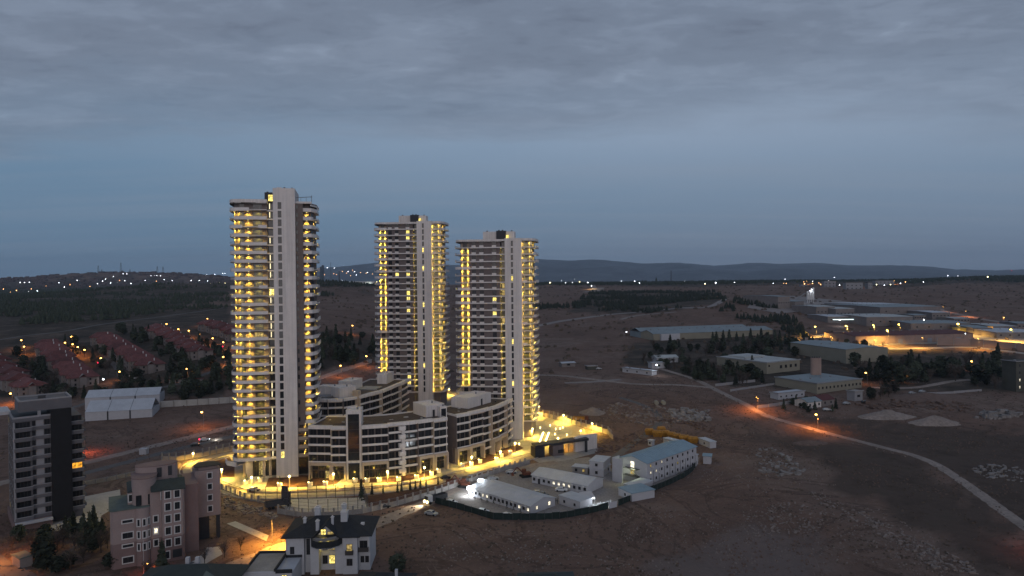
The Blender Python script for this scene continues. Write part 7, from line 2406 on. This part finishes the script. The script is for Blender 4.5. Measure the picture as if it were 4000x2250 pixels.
# ---------------- far woods: uncountable
def far_woods(name, label, polys, n, s0, s1, seed, mt='leafdark', clump=True, yr=(650, 3300), tr_=(-.9, .9)):
    rnd = random.Random(seed)
    m = MB()
    k = t = 0
    while k < n and t < n * 60:
        t += 1
        y = yr[0] + (yr[1] - yr[0]) * rnd.random()
        x = rnd.uniform(*tr_) * y
        if clump and noise.noise(Vector((x / 420, y / 75, seed))) + .8 * noise.noise(Vector((x / 50, y / 60, seed))) < .02:
            continue
        z = H(x, y)
        u, v = proj(x, y, z)
        if not any(in_poly(u, v, q) for q in polys):
            continue
        h, r = rnd.uniform(s0, s1), rnd.uniform(.25, .42)
        nn = 5
        a0 = rnd.random() * 6
        r *= h
        vs = [(x + r * rnd.uniform(.7, 1.2) * math.cos(a0 + 2 * PI * j / nn), y + r * rnd.uniform(.7, 1.2) * math.sin(a0 + 2 * PI * j / nn), z + h * .12) for j in range(nn)]
        vs += [(x + r * .55 * rnd.uniform(.7, 1.2) * math.cos(a0 + 2 * PI * (j + .5) / nn), y + r * .55 * math.sin(a0 + 2 * PI * (j + .5) / nn), z + h * rnd.uniform(.5, .7)) for j in range(nn)] + [(x, y, z + h)]
        m.add(vs, [(j, (j + 1) % nn, nn + j) for j in range(nn)] + [((j + 1) % nn, nn + (j + 1) % nn, nn + j) for j in range(nn)] + [(nn + j, nn + (j + 1) % nn, 2 * nn) for j in range(nn)])
        k += 1
    o = ob(name, m, M[mt], kind='stuff')
    tag(o, label, 'woodland')
    return k


far_woods('far_woodland', 'dark conifer plantations covering the slopes behind the red roofed village', [[(-60, 900), (-60, 720), (250, 716), (575, 716), (575, 780), (420, 785), (200, 822), (0, 850)]], 6500, 4, 8, 4)
far_woods('skyline_woodland', 'dark belt of pines along the right hand skyline', [[(1330, 719), (1330, 700), (2000, 698), (2300, 688), (2640, 676), (2640, 714), (2420, 706), (2300, 714), (2200, 708), (2000, 712), (1700, 718)]], 7000, 6, 11, 6, yr=(1900, 3300), tr_=(0, .9), clump=False)
far_woods('hill_woodland', 'patches of dark pines on the brown slopes right of the towers', [[(1490, 735), (1800, 735), (1830, 758), (1640, 788), (1430, 785), (1440, 765)], [(1800, 790), (1850, 755), (1930, 762), (2000, 800), (2040, 860), (1960, 830)], [(1345, 770), (1440, 772), (1430, 780), (1345, 780)]], 1900, 5, 9, 8, yr=(620, 1900), tr_=(0, .55))
far_woods('middle_woodland', 'dark wood line on the skyline between the first two towers', [[(780, 722), (780, 706), (860, 708), (945, 714), (945, 722)], [(780, 745), (830, 738), (845, 748), (780, 752)]], 900, 5, 9, 9, yr=(1200, 2600), tr_=(-.32, -.15), clump=False)


# scrub on the brown slopes and stones on the rough ground
def bush_field(name, label, n, region, s0, s1, seed, mt, cat='scrub'):
    rnd = random.Random(seed)
    m = MB()
    k = t = 0
    while k < n and t < n * 40:
        t += 1
        x, y = region(rnd)
        z = H(x, y)
        u, v = proj(x, y, z)
        if not (-80 < u < 2660 and v < 1520) or in_poly(u, v, KEEP_OUT) or (v > 1000 and name == 'field_stones' and (in_poly(u, v, DARK_FIELD) or in_poly(u, v, DARK_FIELD2))):
            continue
        if noise.noise(Vector((x / 45, y / 60, seed))) + .6 * noise.noise(Vector((x / 11, y / 14, seed))) + rnd.uniform(-.25, .25) < .12:
            continue
        s = rnd.uniform(s0, s1) * (1 + y / 2500)
        a = rnd.random() * 6
        vs = [(x + s * rnd.uniform(.6, 1.2) * math.cos(a + 1.2566 * j), y + s * rnd.uniform(.6, 1.2) * math.sin(a + 1.2566 * j), z - .05) for j in range(5)] + \
             [(x + s * .6 * rnd.uniform(.5, 1.2) * math.cos(a + 1.2566 * j + .6), y + s * .6 * math.sin(a + 1.2566 * j + .6), z + s * rnd.uniform(.5, 1.0)) for j in range(5)]
        m.add(vs, [(j, (j + 1) % 5, 5 + j) for j in range(5)] + [((j + 1) % 5, 5 + (j + 1) % 5, 5 + j) for j in range(5)] + [(5, 6, 7, 8, 9)])
        k += 1
    o = ob(name, m, M[mt] if isinstance(mt, str) else mt, kind='stuff')
    return tag(o, label, cat)


KEEP_OUT = [(400, 1160), (620, 1100), (760, 980), (1150, 960), (1345, 1020), (1540, 1080), (1760, 1165), (1560, 1290), (1240, 1310), (1090, 1262), (900, 1300), (700, 1300), (480, 1220)]
M['scrub'] = mat('dry_scrub', (0.095, 0.072, 0.056), .95, .4, .3)
M['trackdirt'] = mat('worn_track_dirt', (0.235, 0.170, 0.145), .95, .2, .4)
M['stone'] = mat('pale_stones', (0.22, 0.18, 0.16), .95, .25, .5)
M['junk'] = mat('pale_debris', (0.235, 0.215, 0.205), .85, .35, .6)
M['clod'] = mat('earth_clods', (0.14, 0.095, 0.078), .95, .3, .5)
bush_field('far_scrub', 'scattered dark scrub bushes on the far brown slopes', 2300, lambda r: ((lambda y: (r.uniform(-.3, .8) * y, y))(500 + 2200 * r.random() ** 1.2)), .9, 2.3, 3, 'scrub')
bush_field('near_scrub', 'low dry tufts on the rough ground in the foreground', 4200, lambda r: ((lambda y: (r.uniform(-.75, .8) * y, y))(165 + 330 * r.random())), .15, .5, 5, 'scrub')
bush_field('field_stones', 'pale stones strewn over the brown field', 3200, lambda r: ((lambda y: (r.uniform(-.1, .62) * y, y))(165 + 300 * r.random() ** 1.2)), .08, .34, 6, 'stone', 'stones')
bush_field('earth_clods', 'brown clods and ruts on the field', 5000, lambda r: ((lambda y: (r.uniform(-.55, .75) * y, y))(160 + 260 * r.random())), .12, .42, 8, 'clod', 'earth')


def rubble(name, label, poly, n, s0, s1, seed, mt, flat=.6):
    m = MB()

    def f(p, rnd, k):
        s = rnd.uniform(s0, s1) * rnd.uniform(.5, 1)
        w = s * rnd.uniform(.5, 2.2)
        a = rnd.random() * 6
        b = MB().box(-w / 2, w / 2, -s / 2, s / 2, -.1, s * flat * rnd.uniform(.4, 1.2))
        tl = rnd.uniform(-.35, .35)
        for (x, y, z) in b.v:
            x += rnd.uniform(-.12, .12) * s; y += rnd.uniform(-.12, .12) * s
            m.v.append((p.x + x * math.cos(a) - y * math.sin(a), p.y + x * math.sin(a) + y * math.cos(a), p.z + z + x * tl))
        q = len(m.v) - 8
        m.f += [tuple(i + q for i in fc) for fc in b.f]
    scatter_uv(poly, n, f, None, seed)
    o = ob(name, m, M[mt] if isinstance(mt, str) else mt, kind='stuff')
    return tag(o, label, 'rubble')


rubble('rubble_pile', 'grey rubble and broken slabs lying in a ring on the field', [(1895, 1150), (1915, 1128), (1960, 1132), (2000, 1160), (2035, 1180), (2010, 1196), (1930, 1200), (1900, 1180)], 90, .25, 2.0, 3, 'junk')
rubble('rubble_pile', 'pale debris strewn between the lit back wall and the yellow skips', [(1500, 1030), (1560, 1015), (1700, 1030), (1770, 1040), (1760, 1062), (1620, 1070), (1560, 1056)], 260, .3, 2.0, 4, 'stone')
rubble('rubble_pile', 'white boxes and planks in the dump behind the skips', [(1680, 1035), (1780, 1028), (1790, 1060), (1700, 1062)], 90, .8, 3.2, 5, 'junk')
rubble('rubble_pile', 'dark debris behind the yellow skips', [(1640, 1060), (1730, 1068), (1790, 1090), (1800, 1075), (1700, 1055)], 160, .5, 1.8, 6, 'clod')
rubble('rubble_pile', 'white wrapped bales heaped at the right above the dark field', [(2455, 1052), (2480, 1038), (2540, 1036), (2552, 1048), (2500, 1056)], 60, 1.2, 3.6, 7, 'junk', .8)
rubble('rubble_pile', 'grey litter among stones at the right edge', [(2440, 1180), (2500, 1168), (2590, 1180), (2590, 1215), (2480, 1205)], 90, .3, 1.5, 8, 'junk')
rubble('rubble_pile', 'loose stones on the slope at the lower right', [(2030, 1230), (2150, 1280), (2260, 1330), (2400, 1400), (2480, 1449), (2350, 1430), (2200, 1340), (2050, 1260)], 420, .2, .9, 9, 'stone')
rubble('rubble_pile', 'stones in the middle of the brown field', [(1860, 1290), (1980, 1260), (2080, 1290), (2060, 1340), (1900, 1350)], 260, .2, .8, 10, 'stone')
rubble('rubble_pile', 'rubble on the bank left of the court', [(540, 1240), (600, 1262), (690, 1290), (700, 1310), (600, 1290), (540, 1262)], 180, .3, 1.1, 11, 'stone')
rubble('rubble_pile', 'building waste between the gate and the hostel', [(1500, 1110), (1600, 1090), (1640, 1110), (1560, 1135), (1500, 1140)], 200, .3, 1.4, 12, 'clod')
rubble('rubble_pile', 'parked machinery parts and crates in the yard at the right', [(2150, 1018), (2300, 1000), (2460, 1020), (2440, 1040), (2330, 1030), (2200, 1030)], 130, .8, 2.6, 13, 'clod')
rubble('rubble_pile', 'stones scattered right of the white house', [(1000, 1340), (1200, 1330), (1400, 1340), (1400, 1420), (1100, 1410)], 260, .15, .6, 14, 'stone')


def heap(name, label, u, v, rx, ry, h, mt, rz=0):
    p = W(u, v)
    m = MB()
    n, k = 20, 6
    m.v.append((0, 0, h))
    for j in range(1, k + 1):
        t = j / k
        for i in range(n):
            a = 2 * PI * i / n
            q = 1 + .18 * noise.noise(Vector((math.cos(a) * 2, math.sin(a) * 2, u)))
            m.v.append((rx * t * q * math.cos(a), ry * t * q * math.sin(a), h * (1 - t) ** 1.15 * (1 + .3 * noise.noise(Vector((a, t * 4, v)))) - (.5 if j == k else 0)))
    m.f += [(0, 1 + i, 1 + (i + 1) % n) for i in range(n)]
    for j in range(k - 1):
        b = 1 + j * n
        m.f += [(b + i, b + n + i, b + n + (i + 1) % n, b + (i + 1) % n) for i in range(n)]
    o = ob(name, m, M[mt], loc=p, rz=rz, smooth=True)
    return tag(o, label, 'heap', 'spoil heaps')


heap('spoil_heap', 'long pale spoil heap left of the wrapped bales', 2230, 1048, 16, 7, 3.6, 'dirtroad')
heap('spoil_heap', 'pale spoil heap nearest the white wrapped bales', 2350, 1064, 14, 6, 4.0, 'dirtroad')
heap('spoil_heap', 'dark low earth heap beside the curving road', 2040, 1116, 9, 5, 1.6, 'clod')
heap('spoil_heap', 'rubble heap behind the orange tipper truck', 1490, 1038, 8, 6, 3.2, 'stone')
heap('spoil_heap', 'large pale gravel heap at the concrete plant', 1942, 764, 22, 18, 11, 'dirtroad2')
heap('spoil_heap', 'broad grey mound in the yard at the far right', 2330, 1000, 26, 12, 3.0, 'clod')
o = None

# worn wheel tracks over the field
for uvs in ([(1085, 1300), (1180, 1330), (1320, 1345), (1480, 1330), (1640, 1280), (1790, 1210), (1830, 1150), (1800, 1110)], [(1120, 1320), (1300, 1380), (1500, 1400), (1700, 1449)],
            [(1830, 1180), (1900, 1230), (2000, 1330), (2060, 1449)], [(940, 1340), (1040, 1380), (1100, 1449)]):
    for o_ in (-.9, .9):
        pts = catmull([Vector((p.x, p.y)) for p in wp(uvs)], 5)
        q = [(a.x + n[0] * o_, a.y + n[1] * o_) for a, n in zip(pts, normals([(p.x, p.y) for p in pts]))]
        struct('wheel_track', drape(q[::3], .55, .035, 2, 3), M['trackdirt'])
# cars left in the lanes
for k, (u, v, rz, s_) in enumerate([(292, 905, 40, 'pale car in the lane above the lamp by the halls'), (285, 893, 35, 'second pale car in the lane above the lamp'), (330, 950, 20, 'silver car below the third row end'), (345, 955, 10, 'pale car near the pink lit sheds'),
                                    (395, 962, 15, 'dark car before the pink lit sheds'), (545, 935, 30, 'pale car on the village road near the tower'), (1240, 1208, 20, 'pale van on the dirt track by the long cabin'), (1500, 1176, -10, 'dark car beside the stacked containers'),
                                    (2130, 1018, 20, 'pale car in the yard right of the red roofed house'), (2080, 1034, 0, 'pale car on the verge below the red roofed house'), (640, 1236, 10, 'pale car on the ring road before the tallest tower'), (1120, 1205, 15, 'dark car on the ring road by the verge')]):
    car(W(u, v) + Vector((0, 0, .2)), R(rz), 'cardark' if 'dark' in s_ else 'carsilver', s_)

# ================================================================ AIR
hz = bpy.data.materials.new('haze_air')
hz.use_nodes = True
N, L = hz.node_tree.nodes, hz.node_tree.links
N.clear()
pv = N.new('ShaderNodeVolumePrincipled')
pv.inputs['Color'].default_value = (0.62, 0.80, 1.0, 1)
pv.inputs['Density'].default_value = 0.00004
pv.inputs['Anisotropy'].default_value = 0.0
out = N.new('ShaderNodeOutputMaterial')
L.new(pv.outputs[0], out.inputs['Volume'])
hb = MB().box(-17500, 17500, -420, 17500, -32, 640)
ho = ob('haze', hb, hz, kind='stuff')
tag(ho, 'thin blue evening haze over the plain', 'haze')
SC.cycles.volume_bounces = 0
SC.cycles.max_bounces = 4
SC.cycles.diffuse_bounces = 2
SC.cycles.glossy_bounces = 2
SC.cycles.use_denoising = True
SC.cycles.sample_clamp_indirect = 4.0
